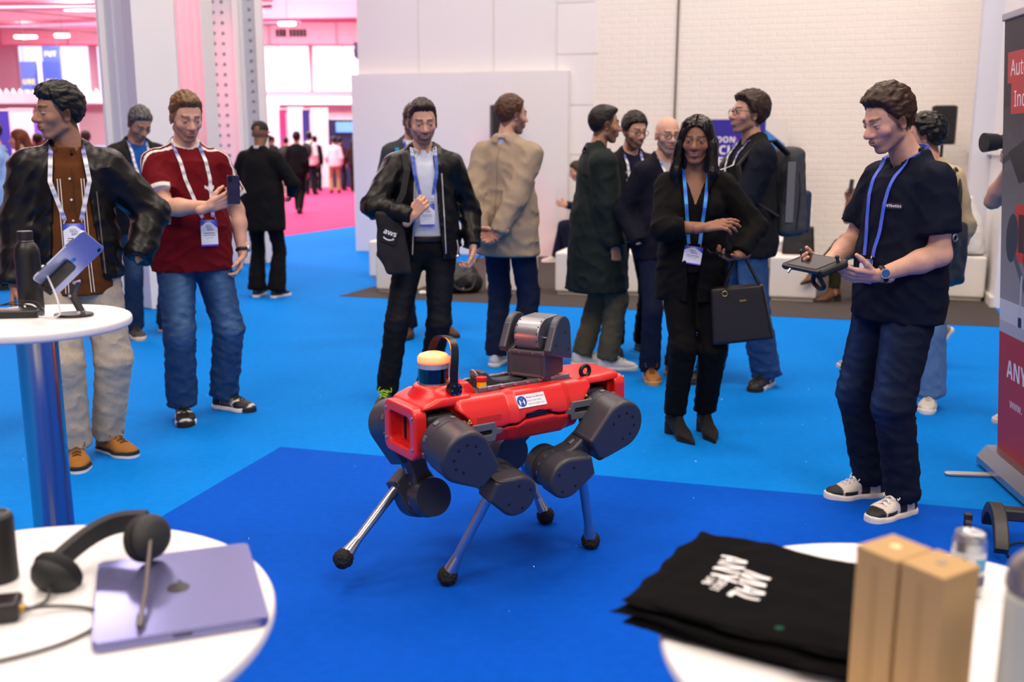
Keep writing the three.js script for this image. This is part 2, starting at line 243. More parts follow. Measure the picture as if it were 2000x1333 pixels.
function shoeParts(st, s, h) {
  const pointed = st.kind === 'heel', lift = z => pointed ? .06 * sstep(.1, -.03, z) : 0, th = st.sole ?? .028, hi = st.high ?? .1;
  const top = z => ramp([[-.08, hi], [-.02, hi * 1.02], [.025, hi * .97], [.065, .088], [.1, .07], [.14, .058], [.19, .046]], z);
  const sole = withBB((x, y, z) => { const yy = y - lift(z), b = smax(shoeOutline(x, z, s, pointed) - (pointed ? -.002 : .004), Math.abs(yy - th / 2) - th / 2 - (!pointed && z > .13 ? (z - .13) * .12 : 0), .008);
    if (!pointed) return b; const heel = Math.max(Math.hypot(x, (z + .042) * .95) - .03, y - .075, -y); return Math.min(b, heel); }, soleBB);
  const upper = withBB((x, y, z) => { const yy = y - lift(z), sl = .2 * Math.max(0, yy - .035); let d = smax(shoeOutline(x, z, s, pointed) + sl - .001, Math.max(yy - (pointed ? ramp([[-.08, .2], [.03, .2], [.07, .1], [.12, .055], [.2, .03]], z) : top(z)), th * .6 - yy), pointed ? .02 : .03); if (!pointed && hi < .16) d = Math.max(d, -(Math.max(Math.hypot(x, (z + .012) * .8) - .026, .085 - yy))); return d + (st.wr || .0015) * noise(x * 60, y * 60, z * 40); }, soleBB);
  const out = { upper: polygonise([upper], .01, null, h), sole: polygonise([sole], .01, null, h), laces: null };
  if (st.laces !== undefined) { const L = []; for (let i = 0; i < 5; i++) { const z = .03 + i * .019, y = top(z) + .003, w = .022 - i * .001; L.push(tube([[-w, y - .006, z], [0, y + .003, z + .006], [w, y - .006, z + .012]], .0028, 8, 5), tube([[w, y - .006, z], [0, y + .0045, z + .006], [-w, y - .006, z + .012]], .0028, 8, 5)); }
    for (const q of [-1, 1]) L.push(tube([[0, top(.03) + .006, .034], [q * .03, top(.03) + .014, .05], [q * .035, top(.05) - .006, .07], [q * .01, top(.05) + .006, .05]], .0025, 12, 5)); out.laces = join(L); }
  return out;
}
const shoeCache = {};
function person(o) {
  const S = o.h / 1.78, T = thing('person', o.label, 'person', [o.pos[0], o.y || 0, o.pos[1]], o.yaw * D2R, o.group); T.scale.setScalar(S);
  const q = o.q || 1, g = o.girth || 1, J = {}; o.skinRGB = SKIN[o.skin || 'light'];
  const pel = V(...(o.pelvis || [0, .95, 0])), Mp = new THREE.Matrix4().makeTranslation(pel.x, pel.y, pel.z);
  const bend = f => new THREE.Matrix4().makeTranslation(pel.x, pel.y + .1, pel.z).multiply(new THREE.Matrix4().makeRotationFromEuler(new THREE.Euler((o.lean || 0) * D2R * f, (o.twist || 0) * D2R * f, (o.side || 0) * D2R * f, 'YXZ'))).multiply(new THREE.Matrix4().makeTranslation(0, -.1, 0));
  const Mw = bend(.5), Mc = bend(1), inC = (x, y, z) => V(x, y, z).applyMatrix4(Mc);
  const Hc = inC(0, .708, .03 + (o.headFwd || 0)), he = o.head || [0, 0, 0], Mh = new THREE.Matrix4().makeTranslation(Hc.x, Hc.y, Hc.z).multiply(new THREE.Matrix4().makeTranslation(0, -.07, -.02)).multiply(new THREE.Matrix4().makeRotationFromEuler(new THREE.Euler(he[1] * D2R, he[0] * D2R, (he[2] || 0) * D2R, 'YXZ'))).multiply(new THREE.Matrix4().makeTranslation(0, .07, .02)).multiply(new THREE.Matrix4().makeScale(o.headScale || 1, o.headScale || 1, o.headScale || 1));
  const sw = (o.shoulder || 1) * .163;
  for (const [k, s] of [['L', 1], ['R', -1]]) {
    const a = (o.arms || {})[k] || {}, sh = inC(s * sw, .452, -.012); J['sh' + k] = sh;
    const w = a.w ? V(...a.w) : sh.clone().add(V(s * .06, -.51, .04)); J['el' + k] = elbow(sh, w, .285, .255, V(...(a.hint || [s * .35, -.1, -1]))); J['wr' + k] = w;
    const f = (o.feet || {})[k] || { p: [s * .11, 0, 0], yaw: s * 12 }; const hip = V(pel.x + s * .088, pel.y - .04, pel.z), fy = (f.yaw || 0) * D2R, an = V(f.p[0], (f.p[1] || 0), f.p[2]).add(V(0, .085 + (o.heel || 0), 0).applyEuler(new THREE.Euler((f.pitch || 0) * D2R, fy, 0, 'YXZ')));
    J['hip' + k] = hip; J['kn' + k] = elbow(hip, an, .425, .42, V(...(f.hint || [Math.sin(fy) * .8 + s * .08, 0, Math.cos(fy)]))); J['an' + k] = an; J['ft' + k] = f;
  }
  const torso = (e, up = true) => {
    const L = [ell([0, 0, -.006], [.162 * g + e, .13 + e, .112 * g + e], Mp), ell([.07, -.045, -.045], [.092 * g + e, .1 + e, .088 * g + e], Mp), ell([-.07, -.045, -.045], [.092 * g + e, .1 + e, .088 * g + e], Mp), ell([0, .13, .0], [.142 * g + e, .15 + e, .105 * g + e], Mw)];
    if (o.belly) L.push(ell([0, .09, .05], [.12 + e, .13 + e, .06 + o.belly + e], Mw));
    if (up) { L.push(ell([0, .31, -.008], [.158 * g + e, .19 + e, .115 * g + e], Mc), ell([0, .41, -.008], [sw * .9 + e, .1 + e, .098 * g + e], Mc), cap(inC(-sw * .85, .462, -.015), inC(0, .478, -.015), .053 + e, .058 + e), cap(inC(sw * .85, .462, -.015), inC(0, .478, -.015), .053 + e, .058 + e), cap(inC(-.1, .49, -.024), inC(-.035, .55, -.022), .03 + e, .032 + e), cap(inC(.1, .49, -.024), inC(.035, .55, -.022), .03 + e, .032 + e));
      if (o.bust) for (const s of [-1, 1]) L.push(ell([s * .07, .34, .075], [.068 + e, .065 + e, .055 + e], Mc)); }
    return L;
  };
  // ---- the body: limbs, trunk, neck, head and hands in one mesh
  const sx = [], nk = [inC(0, .53, -.022), V(0, -.07, -.028).applyMatrix4(Mh)];
  const body = torso(0); body.push(cap(nk[0], nk[1], .057 * (o.neck || 1), .05 * (o.neck || 1)));
  for (const k of 'LR') { body.push(cap(J['sh' + k], J['el' + k], .05 * g, .041), cap(J['el' + k], J['el' + k].clone().lerp(J['wr' + k], .3), .041, .044), cap(J['el' + k].clone().lerp(J['wr' + k], .3), J['wr' + k], .044, .0275), cap(J['hip' + k], J['kn' + k], .08, .052), cap(J['kn' + k], J['an' + k], .05, .036)); }
  const bg = polygonise(body, .03, null, (o.bare ? .0115 : .023) * q), sk = C(0).setRGB(...o.skinRGB);
  paint(bg, (x, y, z, c) => { c.copy(sk).multiplyScalar(1 + .1 * noise(x * 30, y * 30, z * 30)); }); sx.push(bg);
  const hg = headGeometry(o, .0035 * Math.max(1, q * .95)); hg.applyMatrix4(Mh); sx.push(hg);
  for (const [k, s] of [['L', 1], ['R', -1]]) {
    const a = (o.arms || {})[k] || {}; if (a.hide) continue;
    const hgm = handGeometry(s, a, .0038 * Math.max(1, q * .95)), d = V(...(a.d || J['wr' + k].clone().sub(J['el' + k]).normalize().toArray())).normalize(), n = V(...(a.n || [-s, 0, 0])); n.addScaledVector(d, -n.dot(d)).normalize();
    const t = s > 0 ? n.clone().cross(d) : d.clone().cross(n), M = new THREE.Matrix4().makeBasis(d, n.clone().negate(), s > 0 ? d.clone().cross(n.clone().negate()) : d.clone().cross(n.clone().negate())).setPosition(J['wr' + k]);
    hgm.applyMatrix4(M); J['hand' + k] = M; paint(hgm, (x, y, z, c) => { c.copy(sk).multiplyScalar(1 + .09 * noise(x * 60, y * 60, z * 60)); c.r *= 1.03; }); sx.push(hgm);
  }
  part('body', blend(sx), vmat(.52, { specularIntensity: .5 }), T);
  if (q < 2.5) for (const s of [-1, 1]) { const e = new THREE.SphereGeometry(.0128, 20, 14), gz = o.face?.gaze || [0, 0]; paint(e, (x, y, z, c) => { const r = Math.hypot(x - gz[0] * .0128, y - (gz[1] - (o.face?.down ? .3 : 0)) * .0128); z > 0 && r < .0026 ? c.set(0x050505) : z > 0 && r < .0062 ? c.set(o.face?.iris ?? 0x2a1a10) : c.set(0xcfc8c2); }); e.translate(s * .0325, .008, .0755); e.applyMatrix4(Mh); part('eye', e, vmat(.15), T, 'eye with dark iris'); }
  // ---- hair or hat
  if (o.hair && o.hair.style === 'cap') { const hh = polygonise([ell([0, .04, -.012], [.085, .086, .106])], .01, (d, x, y, z) => Math.max(d, .03 - y, -(Math.max(Math.hypot(x, (y - .05) * 1.2) - .03, z + .085))), .005); const br = polygonise([withBB((x, y, z) => Math.max(Math.hypot(x / 1.0, (z - .06)) - .085, Math.abs(y - .035 + (z - .08) * .15 + x * x * 3) - .004, .05 - z), [-.1, .0, .0, .1, .06, .16])], .01, null, .004); const c = part('cap', blend([paint(hh, (x, y, z, c) => c.set(0x0d0d0e)), paint(br, (x, y, z, c) => c.set(0x0a0a0b))]).applyMatrix4(Mh), vmat(.8), T, 'black baseball cap'); }
  else if (o.hair && o.hair.style !== 'bald') { const hh = hairGeometry(o.hair, .0043 * Math.max(1, q * .85)); hh.applyMatrix4(Mh); part('hair', hh, vmat(o.hair.rough ?? .5, { specularIntensity: .6 }), T); }
  // ---- clothes
  const fields = [];
  for (const w of o.wear) {
    if (w.t === 'trousers') {
      const e = w.e ?? .012, P = torso(e, false), an = w.ankle ?? .07, kr = w.knee ?? .068, tr = w.thigh ?? .094;
      for (const k of 'LR') { const A = J['an' + k], K = J['kn' + k], end = K.clone().lerp(A, w.len ?? 1.04); P.push(cap(J['hip' + k].clone().add(V(0, .01, 0)), K, tr * g, kr), capCut(K, end, kr, an)); }
      const topY = pel.y + (w.rise ?? .1), f = w.fold ?? .0085;
      const post = (d, x, y, z) => { if (Math.abs(d) < .03) { const lo = Math.min(1, Math.exp(-Math.max(0, y - .1) * 7) * 1.6 + Math.exp(-(((y - J.knL.y) / .13) ** 2)) * 1.0 + Math.exp(-(((y - pel.y + .1) / .1) ** 2)) * .6 + .35); const n = noise(x * 11 + y * 5, y * 19 + x * 6, z * 11 + y * 4), n2 = noise(x * 26, y * 40, z * 26 + 7); const rid = 1 - Math.min(1, Math.abs(n) * 2.6); d += f * lo * (.5 - rid * rid * 1.15 + .3 * n2); } return Math.max(d, y - topY); };
      const gm = polygonise(P, .03, post, (w.cell ?? .012) * q), tc = C(w.color), tc2 = C(w.fade ?? w.color);
      paint(gm, (x, y, z, c) => { c.copy(tc); if (w.fade) { const kf = Math.max(...['L', 'R'].map(k => { const H = J['hip' + k], K = J['kn' + k]; const t = clamp((H.y - y) / (H.y - K.y + 1e-6), 0, 1.4); const fx = lerp(H.x, K.x, t), front = sstep(-.02, .07, z - lerp(H.z, K.z, t)); return front * Math.exp(-(((x - fx) / .05) ** 2)) * sstep(.05, .35, t) * sstep(1.4, .9, t); })); c.lerp(tc2, kf * (.6 + .4 * noise(x * 20, y * 60, z * 20))); } c.multiplyScalar(1 + .14 * noise(x * 140, y * 60, z * 140) + .08 * noise(x * 25, y * 12, z * 25)); });
      part(w.name || 'trousers', gm, vmat(w.rough ?? .85, { specularIntensity: .3 }), T, w.label);
    } else if (w.t === 'top') {
      const e = w.e ?? .016, P = torso(e), hem = pel.y + (w.hem ?? -.08), R = w.armR ?? 0;
      const a = (.18 + (w.tuck ? -.03 : 0) + (w.drape ?? 0)) * g + e, b = (.128 + (w.tuck ? -.03 : 0) + (w.drape ?? 0)) * g + e, iw = Mw.clone().invert().elements, fl = w.flare ?? 0;
      P.push(withBB((x, y, z) => { const X = iw[0] * x + iw[4] * y + iw[8] * z + iw[12], Y = iw[1] * x + iw[5] * y + iw[9] * z + iw[13], Z = iw[2] * x + iw[6] * y + iw[10] * z + iw[14], ex = 1 + fl * Math.max(0, .2 - Y) - .34 * sstep(.12, .44, Y), l = Math.hypot(X / (a * ex), (Z + .004) / (b * ex)); return Math.max((l - 1) * b * .9, Y - .46, (w.hem ?? -.08) - .05 - Y); }, [pel.x - a * 1.6, hem - .06, pel.z - b * 1.8 - .1, pel.x + a * 1.6, pel.y + .55, pel.z + b * 1.8 + .1]));
      for (const k of 'LR') { const s0 = J['sh' + k], e0 = J['el' + k], w0 = J['wr' + k];
        if (w.sleeve === 'long') P.push(cap(s0, e0, .06 + e * .8 + R, .05 + e * .8 + R), capCut(e0, w0, .05 + e * .8 + R, .036 + e * .7 + R, w.cuff ?? 0));
        else if (w.sleeve === 'short') P.push(capCut(s0, s0.clone().lerp(e0, w.sl ?? .62), .062 + e * .9, .064 + e * .8 + R)); }
      const ic = Mc.clone().invert().elements, op = w.open, nr = w.neck ?? .062, f = w.fold ?? .007;
      const post = (d, x, y, z) => {
        const X = ic[0] * x + ic[4] * y + ic[8] * z + ic[12], Y = ic[1] * x + ic[5] * y + ic[9] * z + ic[13], Z = ic[2] * x + ic[6] * y + ic[10] * z + ic[14];
        if (w.collar && Y > .48 && Y < .64) { const r = Math.hypot(X, Z + .02 - (Y - .53) * .25), cd = Math.max(Math.abs(r - (w.collarR ?? .07) - (w.collar === 'fold' ? (.6 - Y) * .3 : 0)) - .005, Math.abs(Y - .535 + Z * .28) - (w.collarH ?? .038)); d = smin(d, cd, .012); }
        if (Math.abs(d) < .03) { const n = noise(x * 8 + 3, y * 11 + x * 6 * Math.sign(x), z * 8), n2 = noise(x * 24, y * 28, z * 24); let el = 0; for (const k of 'LR') { const E = J['el' + k]; el = Math.max(el, Math.exp(-((x - E.x) ** 2 + (y - E.y) ** 2 + (z - E.z) ** 2) / .008)); } const rid = 1 - Math.min(1, Math.abs(n) * 2.4); d += f * ((1 + 1.1 * el) * (.35 - rid * rid * .95) + .3 * n2);
          if (w.lapel && op) { const ww = lerp(op[1], op[0], clamp((Y + .1) / .6)); if (Z > 0 && Math.abs(X) - ww < w.lapel * clamp((Y - .1) / .3) && Math.abs(X) > ww - .01 && Y > .1) d -= .006; }
          if (w.hemBand && y < hem + w.hemBand) d -= .003; }
        if (nr) { const nx = X / nr, ny = (Y - (w.neckY ?? .605)) / (w.neckD ?? .07), nz = (Z - .0) / (nr * 1.02), k0 = Math.sqrt(nx * nx + ny * ny + nz * nz); d = Math.max(d, -(k0 - 1) * nr); }
        if (w.vneck && Z > 0) { const t = (Y - w.vneck) / (.56 - w.vneck); if (t > 0) d = Math.max(d, .075 * t - Math.abs(X)); }
        if (op && Z > -.03) { const ww = lerp(op[1], op[0], clamp((Y + .1) / .6)), cut = Math.max(Math.abs(X - (op[2] || 0)) - ww, -Z); d = Math.max(d, -cut); }
        return Math.max(d, hem - y + (w.hemCurve || 0) * (x * x * 6));
      };
      const gm = polygonise(P, .028, post, (w.cell ?? .0115) * q), tc = C(w.color), fn = w.paint;
      paint(gm, (x, y, z, c) => { c.copy(tc); if (fn) { const p = V(x, y, z); fn(p, c, { J, inv: p.clone().applyMatrix4(new THREE.Matrix4().fromArray(ic)), hem }); } c.multiplyScalar(1 + (w.grain ?? .07) * noise(x * 150, y * 150, z * 150) + .06 * noise(x * 18, y * 18, z * 18)); });
      part(w.name, gm, vmat(w.rough ?? .85, { specularIntensity: .3, ...(w.mat || {}) }), T, w.label);
      fields.push((x, y, z) => post(field(P, .028, x, y, z), x, y, z));
    } else if (w.t === 'shoes') {
      for (const [k, s] of [['L', 1], ['R', -1]]) {
        const f = J['ft' + k], id = JSON.stringify([w.kind, w.sole, w.high, w.laces !== undefined, s, q]); const G = shoeCache[id] ||= shoeParts(w, s, .0056 * Math.max(1, q * .95));
        const Mf = new THREE.Matrix4().makeTranslation(...f.p).multiply(new THREE.Matrix4().makeRotationFromEuler(new THREE.Euler((f.pitch || 0) * D2R, (f.yaw || 0) * D2R, 0, 'YXZ'))).multiply(new THREE.Matrix4().makeScale(1.08, 1.05, 1.08));
        const sh = new THREE.Group(); sh.name = 'shoe'; T.add(sh); sh.applyMatrix4(Mf); if (w.label) sh.userData.label = w.label;
        const up = G.upper.clone(), c0 = C(w.color); paint(up, (x, y, z, c) => { c.copy(c0); if (w.paint) w.paint(x * s, y, z, c); c.multiplyScalar(1 + .1 * noise(x * 90, y * 90, z * 90)); });
        part('upper', up, vmat(w.rough ?? .6), sh); const so = G.sole.clone(), s0 = C(w.soleColor ?? 0xdddddd); paint(so, (x, y, z, c) => { c.copy(s0); if (w.solePaint) w.solePaint(x * s, y, z, c); c.multiplyScalar(1 + .06 * noise(x * 60, y * 60, z * 60)); }); part('sole', so, vmat(.7), sh);
        if (G.laces) part('laces', G.laces.clone(), mat(w.laces, .8), sh);
      }
    }
  }
  T.surf = (x, y, from = .4) => { let z = from; for (let i = 0; i < 90; i++) { let d = 9; for (const f of fields) d = Math.min(d, f(x, y, z)); if (d < .0015) break; z -= Math.max(.0015, d * .7); if (z < -.4) return null; } return z; };
  T.J = J; T.Mh = Mh; T.Mc = Mc; T.inC = inC; T.S = S; T.fields = fields; T.pel = pel;
  if (o.lanyard) lanyard(T, o.lanyard);
  if (o.glasses) glasses(T, Mh, o.glasses);
  return T;
}
function ribbon(pts, side, w, t = .0022) { // flat band along pts; side: one vector or one per point
  const pos = [], ix = [], len = [0]; for (let i = 1; i < pts.length; i++) len.push(len[i - 1] + pts[i].distanceTo(pts[i - 1]));
  pts.forEach((p, i) => { const a = pts[Math.max(0, i - 1)], b = pts[Math.min(pts.length - 1, i + 1)], d = b.clone().sub(a).normalize(), s0 = Array.isArray(side) ? side[i] : side, s = s0.clone().addScaledVector(d, -s0.dot(d)).normalize(), n = d.clone().cross(s).normalize(); for (const [u, v] of [[-1, -1], [1, -1], [1, 1], [-1, 1]]) pos.push(...p.clone().addScaledVector(s, u * w / 2).addScaledVector(n, v * t / 2).toArray()); });
  for (let i = 0; i + 1 < pts.length; i++) for (let k = 0; k < 4; k++) { const a = 4 * i + k, b = 4 * i + (k + 1) % 4; ix.push(a, b, b + 4, a, b + 4, a + 4); }
  const e = 4 * (pts.length - 1); ix.push(0, 2, 1, 0, 3, 2, e, e + 1, e + 2, e, e + 2, e + 3);
  const g = new THREE.BufferGeometry(); g.setAttribute('position', new THREE.BufferAttribute(new Float32Array(pos), 3)); g.setIndex(ix); g.userData.len = len; const out = g.toNonIndexed(); out.computeVertexNormals(); out.userData.len = len; return out;
}
// draws a band over the clothes along points given as (x, y) seen from the front
function onFront(T, path, w, off = .004, n = 22) {
  const pts = []; let last = null; for (let i = 0; i <= n; i++) { const t = i / n * (path.length - 1), k = Math.min(path.length - 2, Math.floor(t)), f = t - k, x = lerp(path[k][0], path[k + 1][0], f), y = lerp(path[k][1], path[k + 1][1], f); let z = T.surf(x, y); if (z === null) z = last ?? .1; last = z; pts.push(V(x, y, z + off)); }
  for (let p = 0; p < 2; p++) for (let i = 1; i + 1 < pts.length; i++) pts[i].z = Math.max(pts[i].z, (pts[i - 1].z + pts[i + 1].z) / 2);
  return pts;
}
const badgeTex = canvasTex(256, 384, (x, w, h) => { x.fillStyle = '#f4f5f8'; x.fillRect(0, 0, w, h); const gr = x.createLinearGradient(0, 0, w, 0); gr.addColorStop(0, '#2440b8'); gr.addColorStop(.5, '#9db4ef'); gr.addColorStop(1, '#3a3fc0'); x.fillStyle = gr; x.beginPath(); x.moveTo(0, 0); x.lineTo(w, 0); x.lineTo(w, 120); x.lineTo(150, 30); x.lineTo(90, 30); x.lineTo(0, 90); x.fill(); x.fillStyle = '#5a3fd0'; x.fillRect(0, h - 26, w, 26); x.fillStyle = '#15233c'; x.font = 'bold 34px sans-serif'; x.textAlign = 'center'; x.font = 'bold 18px sans-serif'; x.fillText('LONDON', 112, 84); x.font = 'bold 36px sans-serif'; x.fillText('TECH', 122, 118); x.fillText('WEEK', 142, 152); x.fillStyle = '#5c6470'; x.fillRect(46, 186, 164, 12); x.fillRect(36, 218, 184, 9); x.font = '20px sans-serif'; x.fillText('FULL ACCESS', 128, 268); });
const badgeMat = mat(0xffffff, .35, { map: badgeTex });
function badgeGeometry(w, h) { const g = new THREE.BoxGeometry(w, h, .003); return g; }
function lanyard(T, L) { // neck band in two strips, clip and badge
  const { x = 0, y = 1.16, w = .019 } = L, c0 = C(L.color ?? 0xe9ebee), c1 = C(L.alt ?? 0x3a48b8), G = [];
  for (const s of [-1, 1]) {
    const a = T.inC(s * .068, .545, .02), b = V(x + s * (L.half ?? .035), y, 0), m = V(lerp(a.x, b.x, .45) + s * (L.bow ?? .012), lerp(a.y, b.y, .45), 0);
    const pts = [T.inC(0, .595, -.085), T.inC(s * .05, .59, -.066), T.inC(s * .075, .575, -.03)], f = onFront(T, [[a.x, a.y], [m.x, m.y], [b.x, b.y]], w); pts.push(...f);
    const sides = pts.map((p, i) => i < 3 ? V(0, 1, .3) : i < 6 ? V(s, .5, .2).lerp(V(s, 0, 0), (i - 3) / 3) : V(1, 0, 0)); if (s < 0) sides.forEach((v, i) => { if (i >= 3) v.multiplyScalar(-1); });
    const g = ribbon(pts, sides, w), L0 = g.userData.len; const p = g.attributes.position;
    paint(g, (X, Y, Z, c) => { let k = 0, bd = 9; pts.forEach((q, i) => { const d = (q.x - X) ** 2 + (q.y - Y) ** 2 + (q.z - Z) ** 2; if (d < bd) { bd = d; k = i; } }); c.copy(c0); const t = L0[k] / L0[L0.length - 1]; const m2 = k % 3; if (L.plain) { c.lerp(c1, .5 + .5 * Math.sin(k * 1.1)); } else if (t < .42 || t > .92) c.lerp(c1, k % 2 ? .95 : .5); else if (m2 === 0) c.lerp(C(0x3c4254), .55); }); G.push(g);
  }
  const Y0 = y - .012, z = (T.surf(x, Y0 - .05) ?? .12) + .01; const band = mergeGeometries(G);
  part('lanyard', band, vmat(.6), T, L.label);
  if (L.badge === false) return; const bw = L.bw ?? .086, bh = L.bh ?? .125, tilt = L.tilt ?? 0, bz = L.z ?? Math.max(z, (T.surf(x, Y0 - bh) ?? 0) + .01, (T.surf(x + .03, Y0 - bh * .5) ?? 0) + .008, (T.surf(x - .03, Y0 - bh * .5) ?? 0) + .008);
  for (const s of [-1, 1]) part('clip', tube([[x + s * .033, y + .004, bz], [x + s * .036, y - .008, bz + .004], [x + s * .03, y - .016, bz]], .0028, 8, 6), mat(0xb9a27a, .3, { metalness: .9 }), T, 'small metal clip');
  const bg = badgeGeometry(bw, bh); bg.translate(0, -bh / 2, 0); bg.applyMatrix4(M4([x, Y0, bz], [(L.pitch ?? 0) * D2R, (L.byaw ?? 0) * D2R, tilt * D2R])); part('badge', bg, badgeMat, T, 'white name badge with printed lettering and a blue corner');
}
function glasses(T, Mh, c) { const G = []; for (const s of [-1, 1]) { const t = new THREE.TorusGeometry(.022, .0022, 6, 24); t.scale(1.08, .86, 1); t.translate(s * .033, .004, .1); G.push(t, tube([[s * .056, .01, .097], [s * .076, .012, .06], [s * .082, .006, -.012]], .002, 12, 5)); } G.push(tube([[-.011, .008, .103], [0, .011, .106], [.011, .008, .103]], .0022, 8, 5)); const g = join(G); g.applyMatrix4(Mh); part('glasses', g, mat(c, .3), T, 'thin framed glasses'); }
// ---------------------------------------------------------------- the setting
const wave = (x, z) => .0016 * noise(x * .9, 0, z * 3.2) + .0011 * noise(x * 2.1 + 4, 2, z * 7) + .0006 * noise(x * 6, 4, z * 11);
function carpet(o, u, v, lu, lv, step, lift) { // a woven sheet from corner o along u and v, slightly rucked
  const nu = Math.max(1, Math.round(lu / step)), nv = Math.max(1, Math.round(lv / step)), pos = [], uv = [], ix = [];
  for (let j = 0; j <= nv; j++) for (let i = 0; i <= nu; i++) { const a = lu * i / nu, b = lv * j / nv, x = o[0] + u[0] * a + v[0] * b, z = o[1] + u[1] * a + v[1] * b; pos.push(x, lift + wave(x, z), z); uv.push(a, b); }
  const up = u[0] * v[1] - u[1] * v[0] < 0; for (let j = 0; j < nv; j++) for (let i = 0; i < nu; i++) { const a = j * (nu + 1) + i, b = a + 1, c = a + nu + 1, d = c + 1; up ? ix.push(a, b, d, a, d, c) : ix.push(a, d, b, a, c, d); }
  const g = new THREE.BufferGeometry(); g.setAttribute('position', new THREE.Float32BufferAttribute(pos, 3)); g.setAttribute('uv', new THREE.Float32BufferAttribute(uv, 2)); g.setIndex(ix); g.computeVertexNormals(); return g;
}
// fibre and paint textures
const R0 = rng(5), pile = noiseTex(256, (u, v) => .5 + .5 * (R0() - .5) + .18 * Math.sin(v * 256 * Math.PI / 2), 6), pileMap = (lo) => noiseTex(256, (u, v) => { const n = .5 + .5 * noise(u * 8, v * 8, 1); return lo + (1 - lo) * clamp(.55 + .25 * n + .35 * (R0() - .5) + .06 * Math.sin(v * 256 * Math.PI / 2)); }, 3, true);
const carpetMat = (rgb, rough = .85) => { const m = mat(C(0).setRGB(...rgb), rough, { map: pileMap(.78), bumpMap: pile, bumpScale: .0012, specularIntensity: .12 }); return m; };
const blueM = carpetMat([.0015, .25, .86]), darkM = carpetMat([.001, .1, .66]), greyM = carpetMat([.095, .082, .08]), pinkM = carpetMat([.66, .075, .215]);
const TU = [.963, .27], TV = [-.27, .963];                 // the exhibition grid runs askew to the camera
struct('floor', box(62, .3, 76, [-14, -.16, -30]), mat(0x777777, .9), scene, 'concrete slab under the carpets');
struct('floor_light_carpet', carpet([-14, 4], [1, 0], [0, -1], 26, 24, .14, .004), blueM, scene, 'light blue exhibition carpet with slight rucks');
struct('floor_dark_carpet', carpet([-1.188, -4.905], TU, TV, 9, 8, .1, .0075), darkM, scene, 'deep blue carpet square of the demonstration area');
struct('floor_grey_carpet', carpet([-1.78, -10.09], [.959, .284], [.36, -.933], 6.24, 5.2, .2, .0075), greyM, scene, 'dark grey carpet of the lounge corner');
struct('floor_pink_carpet', carpet([-4.016 - 18, -16.631 + 42.8], [.388, -.921], [-.921, -.388], 100, 60, 2, .0085), pinkM, scene, 'bright pink carpet of the far hall');
// walls
const WU = [.959, .284], WC = [5.6, -12.38], wallYaw = -Math.atan2(WU[1], WU[0]);
const wallAt = (s, out) => [WC[0] - s * WU[0] - out * WU[1] * 1, WC[1] - s * WU[1] + out * WU[0]];   // out: towards the camera
function wallBox(name, s0, s1, y0, y1, thick, out, m, parent, label) { const [x, z] = wallAt((s0 + s1) / 2, out - thick / 2); const g = box(Math.abs(s1 - s0), y1 - y0, thick); g.rotateY(wallYaw); g.translate(x, (y0 + y1) / 2, z); return struct(name, g, m, parent, label); }
const brickBump = noiseTex(512, (u, v) => { const r = Math.floor(v * 16), x = (u * 5 + (r % 2) * .5) % 1, y = (v * 16) % 1; const e = Math.min(sstep(0, .09, x) * sstep(1, .95, x), sstep(0, .16, y) * sstep(1, .9, y)); return .35 + .4 * e + .12 * noise(u * 40, v * 40, 2) + .1 * noise(r * 3.1, Math.floor(u * 5 + (r % 2) * .5) * 1.7, 0); });
const brickM = mat(0xf1ece4, .62, { bumpMap: brickBump, bumpScale: .006 }); brickBump.repeat.set(.85, .83);
const plainW = mat(0xe9e9ec, .6), plainW2 = mat(0xecebec, .55), trimW = mat(0xdad6d0, .6);
{ // painted brick, uv in metres
  const g = new THREE.PlaneGeometry(5.2, CEIL); const uv = g.attributes.uv; for (let i = 0; i < uv.count; i++) uv.setXY(i, uv.getX(i) * 5.2, uv.getY(i) * CEIL);
  const slab = box(5.2, CEIL, .3, [0, 0, -.152]); const w = struct('wall_back', slab, trimW, scene, 'white painted brick wall behind the lounge');
  const f = part('brick_face', g, brickM, w); for (const m of [w]) { const [x, z] = wallAt(2.6, 0); m.position.set(x, CEIL / 2, z); m.rotation.y = wallYaw; }
}
{ const w = wallBox('wall_left', 5.2, 8.14, 0, CEIL, .3, -.02, plainW, scene, 'tall smooth white wall beside the brickwork');
  const low = wallBox('wall_partition', 5.02, 8.18, 0, 2.5, .14, .14, plainW2, scene, 'lower white exhibition panel standing proud of the wall');
  for (let k = 0; k < 9; k++) { const h = .645, y0 = .08 + k * .66, hh = 0; wallBox('quoin', 4.66 + (k % 2) * .03, 5.2, y0, y0 + h, .04, .014, plainW2, scene).userData.kind = 'structure'; }
  for (const s of [6.1, 7.2]) wallBox('trim_joint', s - .006, s + .006, 2.5, CEIL, .012, -.008, trimW, scene).userData.label = 'thin upright joint cover on the smooth wall'; }
struct('conduit', rod([...((p) => [p[0], 0, p[1]])(wallAt(3.62, .03))], [...((p) => [p[0] + .05, CEIL, p[1]])(wallAt(3.62, .03))], .014), mat(0x777068, .5), scene, 'thin grey cable conduit running up the brick wall');
